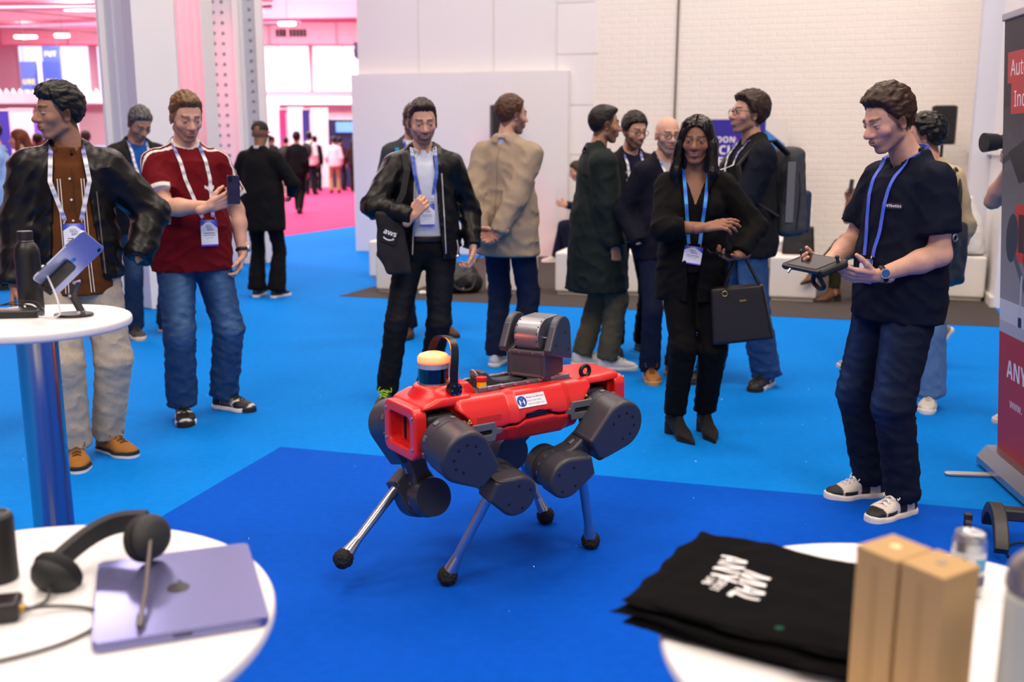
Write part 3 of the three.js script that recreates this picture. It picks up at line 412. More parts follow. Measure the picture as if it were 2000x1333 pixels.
{ // the return wall on the right, its skirting and the screen beyond it
  const A = V(5.6, 0, -12.38), B = V(4.58, 0, -9.36), d = B.clone().sub(A), L = d.length(), yaw = Math.atan2(d.x, d.z), mid = A.clone().add(B).multiplyScalar(.5);
  const side = V(Math.cos(yaw), 0, -Math.sin(yaw));
  const g = box(.22, CEIL, L); g.rotateY(yaw); g.translate(mid.x + side.x * .11, CEIL / 2, mid.z + side.z * .11); struct('wall_right', g, plainW2, scene, 'white return wall at the right of the lounge');
  const b = box(.03, .1, L); b.rotateY(yaw); b.translate(mid.x - side.x * .015, .05, mid.z - side.z * .015); struct('baseboard_right', b, trimW, scene);
  const rail = box(.05, .06, L - .1); rail.rotateY(yaw); rail.translate(mid.x - side.x * .02, 1.46, mid.z - side.z * .02); struct('trim_1', rail, plainW2, scene, 'white ledge along the return wall');
  struct('wall_far_right', box(.2, CEIL, 14, [9.6, CEIL / 2, -5.5]), mat(0xd9dbe2, .6), scene); struct('wall_screen', put(box(5, CEIL, .2), [7.2, CEIL / 2, -9.9], [0, wallYaw, 0]), mat(0xd9dce6, .6), scene, 'pale screen wall beyond the return wall');
}
struct('wall_behind', box(40, CEIL, .3, [-10, CEIL / 2, 6.2]), mat(0xd8d6d2, .8), scene); struct('wall_far_left', box(.3, CEIL, 70, [-30, CEIL / 2, -28]), mat(0xe6e2e6, .8), scene);
struct('wall_hall_end', box(50, CEIL, .3, [-12, CEIL / 2, -64]), mat(0xf3f1f4, .7), scene, 'white end wall of the far hall');
struct('ceiling', box(62, .3, 76, [-14, CEIL + .17, -30]), mat(0xb9b4ba, .85), scene);
// lighting panels under the ceiling
const panelGlow = (k) => new THREE.MeshStandardMaterial({ color: 0xffffff, emissive: 0xfff6ea, emissiveIntensity: k, roughness: .6 });
function lightPanel(x, y, z, w, d, k, tint, label, group, glow = 2) {
  const t = thing('ceiling_light', label, 'light', [x, y, z], 0, group); part('housing', box(w + .1, .12, d + .1, [0, .08, 0], null, .02), mat(0xd8d8d8, .5), t); part('diffuser', box(w, .02, d, [0, .01, 0]), new THREE.MeshStandardMaterial({ color: 0xffffff, emissive: tint, emissiveIntensity: glow, roughness: .6 }), t, 'glowing white diffuser');
  const l = new THREE.RectAreaLight(tint, k, w, d); l.position.set(x, y - .02, z); l.rotation.x = -Math.PI / 2; l.castShadow = true; scene.add(l);
}
for (const [x, z, w, d, k, where] of PANELS) lightPanel(x, CEIL - .4, z, w, d, k, 0xffebd6, 'wide white ceiling lighting panel ' + where, 'lighting panels over the demonstration area');
for (const [x, z, w, d, k, where] of HALL_PANELS) lightPanel(x, z < -31 ? 6.25 : CEIL - .35, z, w, d, k, 0xfff4f4, 'wide white hall lighting panel ' + where, 'lighting panels of the far hall');
// ---------------------------------------------------------------- the four-legged robot
{
  const red = mat(C(0).setRGB(.74, .016, .012), .36, { clearcoat: .35, clearcoatRoughness: .25 }), red2 = mat(C(0).setRGB(.66, .013, .011), .42), dark = mat(0x34353c, .42, { clearcoat: .15, clearcoatRoughness: .4 }), dark2 = mat(0x232429, .5), black = mat(0x0b0b0c, .35), grey = mat(0x6b6d70, .45, { metalness: .35 }), steel = mat(0xb9bcc0, .28, { metalness: .95 }), alu = mat(0x8b8d93, .36, { metalness: .75 }), rubber = mat(0x0d0d0e, .8), gunm = mat(0x4a4b55, .42, { metalness: .45 }), hole = mat(0x030304, .9);
  const T = thing('quadruped_robot', 'red four-legged inspection robot with grey legs walking on the deep blue carpet', 'robot', [-.025, .514, -3.55], -146 * D2R);
  const N = -1;                                                      // the robot's near flank looks along -z
  const grp = (name, label) => { const g = new THREE.Group(); g.name = name; T.add(g); if (label) g.userData.label = label; return g; };
  // ---- shell: a wide hull with sloped flanks, a raised side blister and a dark seam
  const hull = (wide, x0, x1) => (x, y, z) => { const Z = Math.abs(z), mid = clamp((x + .185) / .03) * clamp((.085 - x) / .03), bl = wide + .017 * mid;
    let d = (Z - bl) * .985 + (y - .06) * .12; d = smax(d, (Z - bl + .004) * .84 + (y - .103) * .54, .01); d = smax(d, (Z - bl) * .86 + (.05 - y) * .5, .012); d = smax(d, y - .162 - .004 * mid, .016); d = smax(d, -.02 - y + Math.max(0, Math.abs(x + .03) - .16) * .25, .02); d = smax(d, x - x1 + Math.max(0, .1 - y) * .25, .02); d = smax(d, x0 - x + Math.max(0, .1 - y) * .2, .02); return d; };
  const H0 = hull(.16, -.3, .285), bb = [-.36, -.06, -.22, .34, .2, .22];
  const seamY = x => ramp([[-.3, .058], [-.12, .062], [-.09, .07], [.03, .066], [.06, .05], [.12, .042], [.3, .036]], x);
  const deck = (x, y, z) => Math.max(Math.abs(z) - .085, .148 - y, Math.abs(x + .03) - .215);
  const upG = polygonise([withBB(H0, bb)], .01, (d, x, y, z) => { d = Math.max(d, seamY(x) + .005 - y); d = smax(d, -deck(x, y, z), .006); const w = Math.max(Math.abs(x + .03) - .055, seamY(x) - y, y - .088 + Math.abs(x + .03) * .12, .12 - Math.abs(z)); d = smax(d, -w, .006); d = smax(d, -(Math.max(Math.hypot(x - .345, y - .02) - .118, Math.abs(z) < .1 ? 1 : -1)), .008); d = smax(d, -(Math.max(Math.hypot(x + .345, y - .02) - .12, Math.abs(z) < .1 ? 1 : -1)), .008); return d; }, .0045);
  part('upper_shell', upG, red, T, 'glossy red upper shell with sloped flanks');
  const loG = polygonise([withBB(H0, bb)], .01, (d, x, y, z) => { d = Math.max(d, y - seamY(x) + .005); d = smax(d, -(Math.hypot(x - .345, y - .02) - .115), .008); d = smax(d, -(Math.hypot(x + .345, y - .02) - .115), .008); return d; }, .0058);
  part('lower_shell', loG, red2, T, 'red belly shell below the dark seam');
  part('seam', box(.5, .05, .29, [-.02, .056, 0]), black, T, 'black recessed seam between the shells');
  part('core', [box(.78, .1, .17, [0, .06, 0], null, .02), box(.12, .09, .22, [.33, .07, 0], null, .02), box(.12, .09, .22, [-.33, .07, 0], null, .02)], dark2, T, 'dark inner frame showing at the hips');
  for (const s of [-1, 1]) {
    for (const [x, y] of [[.2, .04], [-.225, .062]]) { const g = extrude([[-.075, -.008], [-.052, -.012], [-.045, -.034], [.045, -.034], [.052, -.012], [.075, -.008], [.075, .008], [.052, .012], [.045, .034], [-.045, .034], [-.052, .012], [-.075, .008]], .012, .003, [rrect(.066, .016, .006)]); g.translate(x, y, s * .166); const h = part('side_latch', g, grey, T, 'grey slotted plate across the seam'); part('slot', box(.07, .02, .004, [x, y, s * .163]), hole, h); }
    part('side_sensor', [box(.085, .022, .03, [-.03, .075, s * .15], null, .006)], mat(0x15161c, .15), T, 'dark glass sensor strip in the flank');
  }
  const sticker = (w, h, tex, p, rx, label) => { const g = new THREE.BoxGeometry(w, h, .0012); const m = part('sticker', g, mat(0xffffff, .4, { map: tex }), T, label); m.position.set(...p); m.rotation.set(-rx, Math.PI, 0, 'YXZ'); return m; };
  const tDist = canvasTex(512, 200, (x, w, h) => { x.fillStyle = '#e9eaec'; x.fillRect(0, 0, w, h); x.fillStyle = '#14499c'; x.beginPath(); x.arc(88, 100, 84, 0, 7); x.fill(); x.fillStyle = '#fff'; x.font = 'bold 17px sans-serif'; x.textAlign = 'center'; x.fillText('2 m', 88, 62); for (const q of [52, 124]) { x.beginPath(); x.arc(q, 84, 10, 0, 7); x.fill(); x.fillRect(q - 11, 96, 22, 32); x.fillRect(q - 9, 126, 7, 26); x.fillRect(q + 2, 126, 7, 26); } x.fillRect(68, 108, 40, 5); x.textAlign = 'left'; x.fillStyle = '#23252b'; x.font = 'bold 36px sans-serif'; x.fillText('Keep 2 m distance', 182, 62); x.fillStyle = '#555a62'; x.font = '34px sans-serif'; x.fillText('Stand clear when', 182, 116); x.fillText('indicator light is on', 182, 166); });
  sticker(.122, .048, tDist, [-.005, .127, -.159], .57, 'white and blue sticker asking to keep two metres away');
  const tWarn = canvasTex(128, 128, (x) => { x.fillStyle = '#c21a14'; x.fillRect(0, 0, 128, 128); x.fillStyle = '#141414'; x.beginPath(); x.moveTo(64, 4); x.lineTo(126, 118); x.lineTo(2, 118); x.fill(); x.fillStyle = '#f2c51c'; x.beginPath(); x.moveTo(64, 20); x.lineTo(113, 110); x.lineTo(15, 110); x.fill(); x.fillStyle = '#141414'; x.fillRect(40, 78, 46, 18); x.fillRect(70, 64, 18, 18); });
  for (const [px, py] of [[.25, .088], [-.255, .112]]) { const s = new THREE.Shape([[-.014, -.012], [.014, -.012], [0, .013]].map(q => new THREE.Vector2(...q))); const g = new THREE.ExtrudeGeometry(s, { depth: .001, bevelEnabled: false }); const uv = g.attributes.uv; for (let i = 0; i < uv.count; i++) uv.setXY(i, uv.getX(i) / .028 + .5, (uv.getY(i) + .012) / .025); const m = part('warning_triangle', g, mat(0xffffff, .45, { map: tWarn }), T, 'small yellow warning triangle'); m.position.set(px, py, -(.1595 - Math.max(0, py - .1) * .64 - .12 * (py - .06))); m.rotation.set(py > .1 ? -.5 : -.12, Math.PI, 0, 'YXZ'); }
  const tName = canvasTex(512, 96, (x, w, h) => { x.fillStyle = '#c4211b'; x.fillRect(0, 0, w, h); x.fillStyle = '#8d3b38'; x.font = 'bold 76px sans-serif'; x.fillText('ANY', 8, 72); x.font = '72px sans-serif'; x.fillText('botics', 176, 72); });
  { const g = new THREE.BoxGeometry(.1, .019, .001), m = part('lettering', g, mat(0xffffff, .4, { map: tName }), T, 'faint grey lettering on the red flank'); m.position.set(.17, .085, -.1575); m.rotation.set(-.12, Math.PI, 0, 'YXZ'); }
  // ---- front: bumper frame with a recessed face, tail frame
  const frame = (x, dir, h, cy, name, label) => { const sh = rrect(.225, h, .035); const g = extrude(sh, .05, .008, [rrect(.15, h - .075, .02)], 3); g.rotateY(Math.PI / 2); g.translate(x, cy, 0); const F = part(name, g, red, T, label); const bk = box(.02, h - .05, .17, [x - dir * .03, cy, 0], null, .006); part('back_plate', bk, red2, F); for (const [yy, zz] of [[.06, .095], [.06, -.095], [-.05, .095], [-.05, -.095]]) part('bolt', rod([x + dir * .022, cy + yy, zz], [x + dir * .029, cy + yy, zz], .0065), steel, F); return F; };
  const F = frame(.415, 1, .185, .052, 'front_bumper', 'red rounded bumper frame around the recessed front face');
  for (const [y, z, r] of [[.085, -.045, .015], [.03, -.048, .012]]) { part('camera_lens', rod([.39, y, z], [.403, y, z], r), mat(0x07070a, .1), F, 'dark round camera lens'); } part('slit', box(.004, .11, .012, [.397, .06, .035], [0, 0, 0], .001), hole, F, 'dark upright slit'); part('lower_lip', extrude([[-.07, 0], [.07, 0], [.05, .03], [-.05, .03]], .03, .004).rotateY(Math.PI / 2).translate(.4, -.03, 0), red2, F);
  frame(-.455, -1, .15, .075, 'rear_bumper', 'red frame at the tail');
  part('front_cowl', polygonise([withBB((x, y, z) => { let d = smax(Math.abs(z) - .118, Math.abs(x - .31) - .1, .02); d = smax(d, y - .172 + Math.max(0, x - .34) * .35, .02); return Math.max(d, .135 - y + Math.max(0, Math.abs(z) - .09) * .1); }, [.18, .1, -.15, .44, .2, .15]), withBB((x, y, z) => { const r = Math.hypot(x - .3, z); return smax(r - lerp(.085, .062, clamp((y - .165) / .05)), Math.max(y - .2, .15 - y), .012); }, [.2, .14, -.1, .4, .23, .1]), withBB((x, y, z) => smax(smax(Math.abs(z) - .06, Math.abs(x - .19) - .035, .02), Math.max(y - .2 + Math.max(0, .19 - x) * 1.2, .14 - y), .015), [.13, .13, -.08, .24, .22, .08])], .018, null, .0052), red, T, 'red pedestal under the laser scanner');
  part('tail_cowl', polygonise([withBB((x, y, z) => { let d = smax(Math.abs(z) - .12 + Math.max(0, -.36 - x) * .2, Math.abs(x + .36) - .11, .03); d = smax(d, y - .165, .03); return Math.max(d, .138 - y); }, [-.49, .1, -.15, -.23, .19, .15])], .01, null, .0045), red, T, 'red tail cover');
  part('handle_eye', [put(new THREE.TorusGeometry(.02, .008, 10, 24), [-.3, .182, -.09]), put(new THREE.TorusGeometry(.02, .008, 10, 24), [-.3, .182, .09])], black, T, 'black lifting eyes');
  // ---- scanner, beacon and hood
  const L = grp('laser_scanner', 'black laser scanner with silver band and glowing beacon'); L.position.set(.0, -.022, 0);
  part('scanner_base', cyl(.056, .058, .012, [.3, .221, 0]), alu, L); part('scanner_window', cyl(.053, .053, .052, [.3, .252, 0], null, 48), mat(0x04060c, .08, { clearcoat: 1 }), L, 'glossy black scanner window'); part('scanner_band', cyl(.055, .055, .018, [.3, .287, 0], null, 48), mat(0xc3c4c8, .35, { metalness: .6 }), L);
  part('beacon', lathe([[0, 0], [.054, 0], [.056, .006], [.055, .018], [.048, .027], [.03, .033], [0, .035]]).translate(.3, .297, 0), new THREE.MeshStandardMaterial({ color: 0xffc090, emissive: 0xff6020, emissiveIntensity: 1.7, roughness: .4 }), L, 'glowing orange beacon');
  { const p = new THREE.PointLight(0xff6a20, .07); p.position.set(.3, .345, 0); p.castShadow = true; T.add(p); }
  { const pts = [], sides = []; for (let i = 0; i <= 28; i++) { const a = Math.PI * i / 28, w = .084, c = Math.cos(a); pts.push(V(.268 - .02 * Math.sin(a), .18 + .178 * Math.pow(Math.sin(a), .42), -w * Math.sign(c) * Math.pow(Math.abs(c), .7))); sides.push(V(1, .1, 0)); } part('hood', ribbon(pts, sides, .03, .005), black, T, 'black arched hood over the beacon'); }
  for (const s of [-1, 1]) { const K = part('hood_pivot', rod([.27, .19, s * .075], [.27, .19, s * .105], .024), black, T, 'black pivot disc with bolts'); for (let i = 0; i < 6; i++) { const a = i * Math.PI / 3; part('bolt', rod([.27 + .018 * Math.cos(a), .19 + .018 * Math.sin(a), s * .104], [.27 + .018 * Math.cos(a), .19 + .018 * Math.sin(a), s * .109], .003, .003, 8), steel, K); } }
  part('antenna', box(.03, .085, .028, [.2, .235, .03], null, .008), mat(0xe7c9c2, .5, { transmission: .3 }), T, 'translucent white aerial post');
  // ---- deck: rails, speaker horn, stop button
  part('deck_plate', box(.42, .012, .165, [-.03, .15, 0]), grey, T); for (const s of [-1, 1]) { const r = part('deck_rail', box(.4, .022, .012, [-.04, .166, s * .07], null, .004), alu, T, 'grey rail with clips'); for (let i = 0; i < 6; i++) part('clip', box(.016, .012, .018, [.12 - i * .055, .172, s * .074], null, .002), steel, r); }
  part('speaker_horn', extrude([[.125, .155], [.125, .175], [.112, .213], [.09, .213], [.06, .183], [.02, .172], [-.12, .17], [-.12, .155]], .062, .006).translate(0, 0, .02), gunm, T, 'grey wedge shaped loudspeaker cover'); { const g = put(new THREE.CylinderGeometry(.026, .026, .006, 24), [.121, .196, .02], [0, 0, Math.PI / 2 - .3]); const sp = part('speaker_grille', g, mat(0x85878a, .5), T, 'round perforated grille'); for (let i = 0; i < 18; i++) { const a = i * 2.4, r = .005 * Math.sqrt(i); part('perforation', rod([.122 - Math.sin(a) * r * .3, .196 + Math.sin(a) * r, .02 + Math.cos(a) * r], [.127 - Math.sin(a) * r * .3, .198 + Math.sin(a) * r, .02 + Math.cos(a) * r], .0016, .0016, 6), hole, sp); } }
  const es = part('stop_button', [cyl(.016, .018, .02, [.13, .18, -.045])], mat(0xf0b400, .45), T, 'yellow collar of the emergency stop'); part('button', [cyl(.019, .019, .012, [.13, .2, -.045]), cyl(.012, .016, .01, [.13, .189, -.045])], mat(0xc8120e, .35), es, 'red mushroom button');
  // ---- sensor turret on the deck, turned towards the camera side
  const P = grp('inspection_turret', 'grey swivelling sensor turret on the deck'); P.position.set(-.135, .128, 0); P.rotation.y = 27 * D2R; P.scale.set(.92, .84, .92);
  part('turret_foot', [box(.1, .05, .1, [0, .02, 0], null, .008), cyl(.05, .055, .03, [0, .045, 0])], alu, P); part('cable_loom', [tube([[-.09, .0, .05], [-.11, .03, .03], [-.13, .02, -.02], [-.1, .005, -.05]], .006, 20, 6), tube([[-.08, .01, -.05], [-.12, .02, -.04], [-.14, .01, .01]], .005, 20, 6)], black, P, 'bundle of black cables');
  part('turret_body', polygonise([withBB((x, y, z) => { let d = smax(Math.abs(z) - .088, smax(Math.abs(x) - .08, Math.abs(y - .13) - .073, .008), .008); d = smax(d, -Math.max(Math.abs(z) - .064, Math.hypot(x - .005, y - .245) - .088), .006); d = smax(d, y - .2 + Math.max(0, x - .02) * .4, .006); d = Math.max(d, -(Math.max(Math.abs(z) - .068, Math.abs(y - .112) - .044, .0765 - x))); return d; }, [-.09, .05, -.1, .09, .21, .1])], .01, null, .0038), gunm, P, 'grey turret housing with a recessed front panel');
  for (const [y, z] of [[.168, .076], [.168, -.076], [.066, .076], [.066, -.076], [.168, .03], [.168, -.03]]) part('bolt', rod([.079, y, z], [.082, y, z], .0035, .0035, 8), steel, P);
  for (const s of [-1, 1]) { const prof = new THREE.Shape(); prof.moveTo(-.1, .12); prof.lineTo(-.088, .12); prof.lineTo(.09, .168); prof.lineTo(.097, .19); prof.lineTo(.05, .285); prof.absarc(-.015, .255, .07, .5, Math.PI, false); prof.lineTo(-.098, .13); const g = extrude(prof, .034, .008, [], 3); g.translate(0, 0, s * .101); const sp = part('side_plate', g, gunm, P, 'rounded grey side plate of the turret'); for (const [x, y] of [[-.03, .25], [.05, .205], [-.06, .17]]) part('bolt_hole', rod([x, y, s * .116], [x, y, s * .1195], .005, .005, 12), hole, sp); }
  const D = part('sensor_drum', polygonise([withBB((x, y, z) => { const r = Math.hypot(x - .005, y - .235); let d = smax(r - .078, Math.abs(z) - .055, .004); const b = smax(Math.abs(z) - .055, smax(Math.abs(x + .04) - .06, Math.abs(y - .28) - .034, .006), .004); return Math.min(d, b); }, [-.11, .14, -.07, .1, .33, .07])], .01, null, .004), alu, P, 'brushed silver drum between the side plates'); for (let i = 0; i < 7; i++) for (const s of [-1, 1]) { const a = -.6 + i * .42; part('screw', rod([.005 + .0765 * Math.cos(a), .235 + .0765 * Math.sin(a), s * .047], [.005 + .0795 * Math.cos(a), .235 + .0795 * Math.sin(a), s * .047], .003, .003, 8), hole, D); }
  for (const s of [-1, 1]) part('tie_rod', rod([.03, .2 + s * .03, -.088], [.03, .2 + s * .03, -.05], .005), steel, P);
  // ---- legs
  // each: hip place, foot place (robot axes, near flank = -z), direction the knee bends to
  const legs = [[.335, .318, -.11, -.476, N, -1, .0], [-.335, -.30, -.14, -.476, N, 1, 0], [.335, .625, .085, -.407, 1, -1, .05], [-.335, -.31, .17, -.476, 1, 1, 0]];
  for (const [hx, fx, fz, fy, s, bendX] of legs) {
    const leg = grp('leg', s === N ? 'near side leg with grey joint housings and silver shank' : 'far side leg with grey joint housings and silver shank');
    const hip = V(hx, .015, s * .2), foot = V(fx, fy, fz), l1 = .29, tl = bendX > 0 && s === N ? .385 : .365, l2 = Math.hypot(.088, tl), knee = elbow(hip, foot, l1, l2, V(bendX, .05, 0));
    const t = knee.clone().sub(hip).normalize(), kf = foot.clone().sub(knee); let lat = t.clone().cross(kf).normalize(); if (lat.z * s < 0) lat.negate();   // points outward
    // axes of a link: a along it, lat outward, b across (to the bend side)
    const across = a => { const b = lat.clone().cross(a); if (b.x * bendX < 0) b.negate(); return b.normalize(); };
    const place = (g, o, a, b) => { const M = new THREE.Matrix4().makeBasis(a, b, a.clone().cross(b)).setPosition(o); g.applyMatrix4(M); return g; }; const out = (a, b) => a.clone().cross(b).dot(lat) > 0 ? 1 : -1;
    const tb = across(t), to = out(t, tb);
    // hip drive: drum pointing outward from the hull
    const hz = V(0, 0, s), hipIn = V(hx, .03, s * .1);
    part('hip_drive', [rod(hipIn, hip.clone().addScaledVector(lat, -.05), .07, .082, 32)], dark2, leg); const ring = part('hip_collar', rod(hip.clone().addScaledVector(lat, -.075), hip.clone().addScaledVector(lat, -.03), .09, .093, 40), gunm, leg);
    for (let i = 0; i < 9; i++) { const a = i * .7, e = t.clone().multiplyScalar(Math.cos(a)).addScaledVector(tb, Math.sin(a)), c = hip.clone().addScaledVector(lat, -.055).addScaledVector(e, .09); const g = place(box(.012, .02, .016, [0, 0, 0], null, .002), c, e, lat.clone().cross(e)); part('lug', g, grey, ring); }
    const tear = (r, l, w, x0) => { const sh = new THREE.Shape(), a0 = Math.acos(clamp((r - w) / l, -1, 1)); sh.absarc(0, 0, r, a0 * .98, -a0 * .98 + Math.PI * 2, false); sh.lineTo(l, -w); sh.absarc(l - .012, -w + .012, .012, -Math.PI / 2, 0, false); sh.lineTo(l, w - .012); sh.absarc(l - .012, w - .012, .012, 0, Math.PI / 2, false); return sh; };
    { const g = extrude(tear(.094, .145, .052), .115, .014, [], 4); g.translate(0, 0, to * .02); place(g, hip, t, tb); const hc = part('hip_cover', g, dark, leg, 'rounded dark grey hip cover'); for (let i = 0; i < 7; i++) { const a = .9 + i * .72, q = hip.clone().addScaledVector(t, .05 * Math.cos(a)).addScaledVector(tb, .05 * Math.sin(a)).addScaledVector(lat, .0765); part('bolt_hole', rod(q, q.clone().addScaledVector(lat, .0018), .0052, .0052, 12), hole, hc); } }
    // thigh
    { const sh = new THREE.Shape([[.08, -.04], [.2, -.036], [.26, -.05], [.3, -.04], [.3, .05], [.25, .052], [.19, .034], [.08, .042]].map(q => new THREE.Vector2(...q))); const g = extrude(sh, .075, .01, [], 3); g.translate(0, 0, -to * .012); place(g, hip, t, tb); const th = part('thigh', g, dark, leg, 'dark grey thigh link'); for (let i = 0; i < 3; i++) { const q = hip.clone().addScaledVector(t, .12 + i * .055).addScaledVector(tb, .036).addScaledVector(lat, -.01); part('clip', place(box(.024, .01, .014, [0, 0, 0], null, .002), q, t, tb), alu, th); const q2 = hip.clone().addScaledVector(t, .12 + i * .055).addScaledVector(tb, -.038).addScaledVector(lat, -.01); part('clip', place(box(.024, .01, .014, [0, 0, 0], null, .002), q2, t, tb), alu, th); }
      for (const [u, v] of [[.16, .02], [.205, .02], [.16, -.02], [.205, -.02]]) { const q = hip.clone().addScaledVector(t, u).addScaledVector(tb, v).addScaledVector(lat, .0245); part('rivet', rod(q, q.clone().addScaledVector(lat, .002), .003, .003, 8), steel, th); } }
    // knee: inner drum, toothed collar, outer cover reaching over to the shank
    const L2 = kf.length(), c1 = tl / l2, s1 = .088 / l2, kd = kf.clone().divideScalar(L2); let kb = lat.clone().cross(kd).normalize(); if (kb.x * bendX > 0) kb.negate(); // away from the bend
    const tubeDir = kd.clone().multiplyScalar(c1).addScaledVector(kb, -s1).normalize(), off = kd.clone().multiplyScalar(s1).addScaledVector(kb, c1).normalize();
    const kOut = knee.clone().addScaledVector(lat, .0);
    part('knee_inner_cover', rod(knee.clone().addScaledVector(lat, -.085), knee.clone().addScaledVector(lat, -.035), .07, .076, 40), dark, leg, 'rounded inner knee cap'); const kc = part('knee_collar', rod(knee.clone().addScaledVector(lat, -.035), knee.clone().addScaledVector(lat, .015), .066, .066, 40), gunm, leg); for (let i = 0; i < 12; i++) { const a = i * .5236, e = t.clone().multiplyScalar(Math.cos(a)).addScaledVector(tb, Math.sin(a)), q = knee.clone().addScaledVector(lat, -.012).addScaledVector(e, .066); part('bolt', place(box(.006, .012, .008), q, e, lat.clone().cross(e)), alu, kc); }
    { const b = lat.clone().cross(off), o2 = out(off, b); const g = extrude(tear(.077, .118, .04), .082, .013, [], 4); g.translate(0, 0, o2 * .05); place(g, knee, off, b); const kv = part('knee_cover', g, dark, leg, 'dark grey knee cover reaching over the shank'); for (const [a, r] of [[.8, .045], [2.3, .05], [3.9, .05], [5.2, .045]]) { const q = knee.clone().addScaledVector(off, r * Math.cos(a)).addScaledVector(b, r * Math.sin(a)).addScaledVector(lat, .0905); part('bolt_hole', rod(q, q.clone().addScaledVector(lat, .0018), .005, .005, 12), hole, kv); } }
    // shank tube and rubber ball foot
    const top = knee.clone().addScaledVector(off, .088).addScaledVector(lat, .045), ft = foot.clone(); const ax = ft.clone().sub(top).normalize();
    part('shank', [rod(top.clone().addScaledVector(ax, -.02), ft.clone().addScaledVector(ax, -.085), .0185, .0165, 28), rod(ft.clone().addScaledVector(ax, -.085), ft.clone().addScaledVector(ax, -.02), .0165, .0255, 28)], steel, leg, 'silver metal shank tube'); part('shank_clamp', rod(top.clone().addScaledVector(ax, -.03), top.clone().addScaledVector(ax, .03), .024, .022, 28), alu, leg);
    const ball = new THREE.IcosahedronGeometry(.036, 5), bp = ball.attributes.position; for (let i = 0; i < bp.count; i++) { const v = V(bp.getX(i), bp.getY(i), bp.getZ(i)); v.multiplyScalar(1 + .035 * Math.sign(Math.sin(v.x * 420) * Math.sin(v.y * 420) * Math.sin(v.z * 420))); bp.setXYZ(i, v.x, v.y, v.z); } ball.computeVertexNormals(); ball.translate(ft.x, ft.y, ft.z); part('rubber_foot', ball, rubber, leg, 'black ribbed rubber ball foot');
  }
}
// ---------------------------------------------------------------- tables and what stands on them
const whiteTop = mat(0xe6e6e6, .38), chrome = mat(0xa9adb6, .22, { metalness: 1 });
function roundTable(x, z, R, H, pole, label) {
  const t = thing('round_table', label, 'table', [x, 0, z]); const e = .009;
  part('tabletop', lathe([[0, H - .028], [R - e, H - .028], [R - .003, H - .026], [R, H - .02], [R, H - e], [R - .003, H - .003], [R - e, H], [0, H]], 96), whiteTop, t);
  part('pole', cyl(pole, pole, H - .045, [0, (H - .045) / 2 + .012, 0], null, 48), chrome, t, 'brushed chrome column'); part('base_plate', lathe([[0, .004], [R * .72, .004], [R * .72, .012], [R * .68, .02], [pole, .026], [0, .026]], 64), chrome, t); part('mount', cyl(pole * 2, pole * 1.4, .02, [0, H - .038, 0]), mat(0x222222, .5), t);
  return t;
}
roundTable(-.855, -1.523, .452, .75, .038, 'low round white table carrying the headset and closed laptop');
roundTable(.651, -1.465, .412, .75, .038, 'low round white table carrying black t-shirts and cardboard boxes');
roundTable(-1.345, -2.765, .257, 1.05, .055, 'tall round white table on a thick chrome column');
const place = (o, x, y, z, yaw = 0) => { o.position.set(x, y, z); o.rotation.y = yaw; return o; };
{ // closed laptop with a mirror-like blue-grey lid
  const t = thing('laptop', 'closed blue-grey laptop with a glossy lid lying on the low table', 'laptop', [-.585, .75, -1.628], 20.5 * D2R);
  const lid = mat(C(0).setRGB(.24, .25, .5), .2, { metalness: .7 });
  part('base', extrude(rrect(.272, .335, .016), .009, .002).rotateX(-Math.PI / 2).translate(0, .0065, 0), lid, t); part('lid', extrude(rrect(.272, .335, .016), .006, .002).rotateX(-Math.PI / 2).translate(0, .0145, 0), lid, t, 'glossy blue-grey lid');
  const b = new THREE.Shape(); b.absellipse(0, 0, .019, .021, 0, Math.PI * 2, false); part('emblem', [extrude(b, .0012).rotateX(-Math.PI / 2).translate(.0, .0176, 0), put(new THREE.SphereGeometry(.006, 12, 8), [.004, .0172, -.027], [0, .6, 0], [.6, .12, 1.2])], mat(0x020205, .35), t, 'small dark emblem'); part('hinge', box(.2, .006, .006, [0, .008, -.166], null, .002), mat(0x11131c, .5), t); part('notch', box(.03, .004, .002, [.0, .01, .1675]), mat(0x06070a, .5), t);
  for (const [x, z] of [[-.11, -.14], [.11, -.14], [-.11, .14], [.11, .14]]) part('rubber_foot', cyl(.008, .008, .003, [x, .0015, z]), mat(0x111111, .8), t);
}
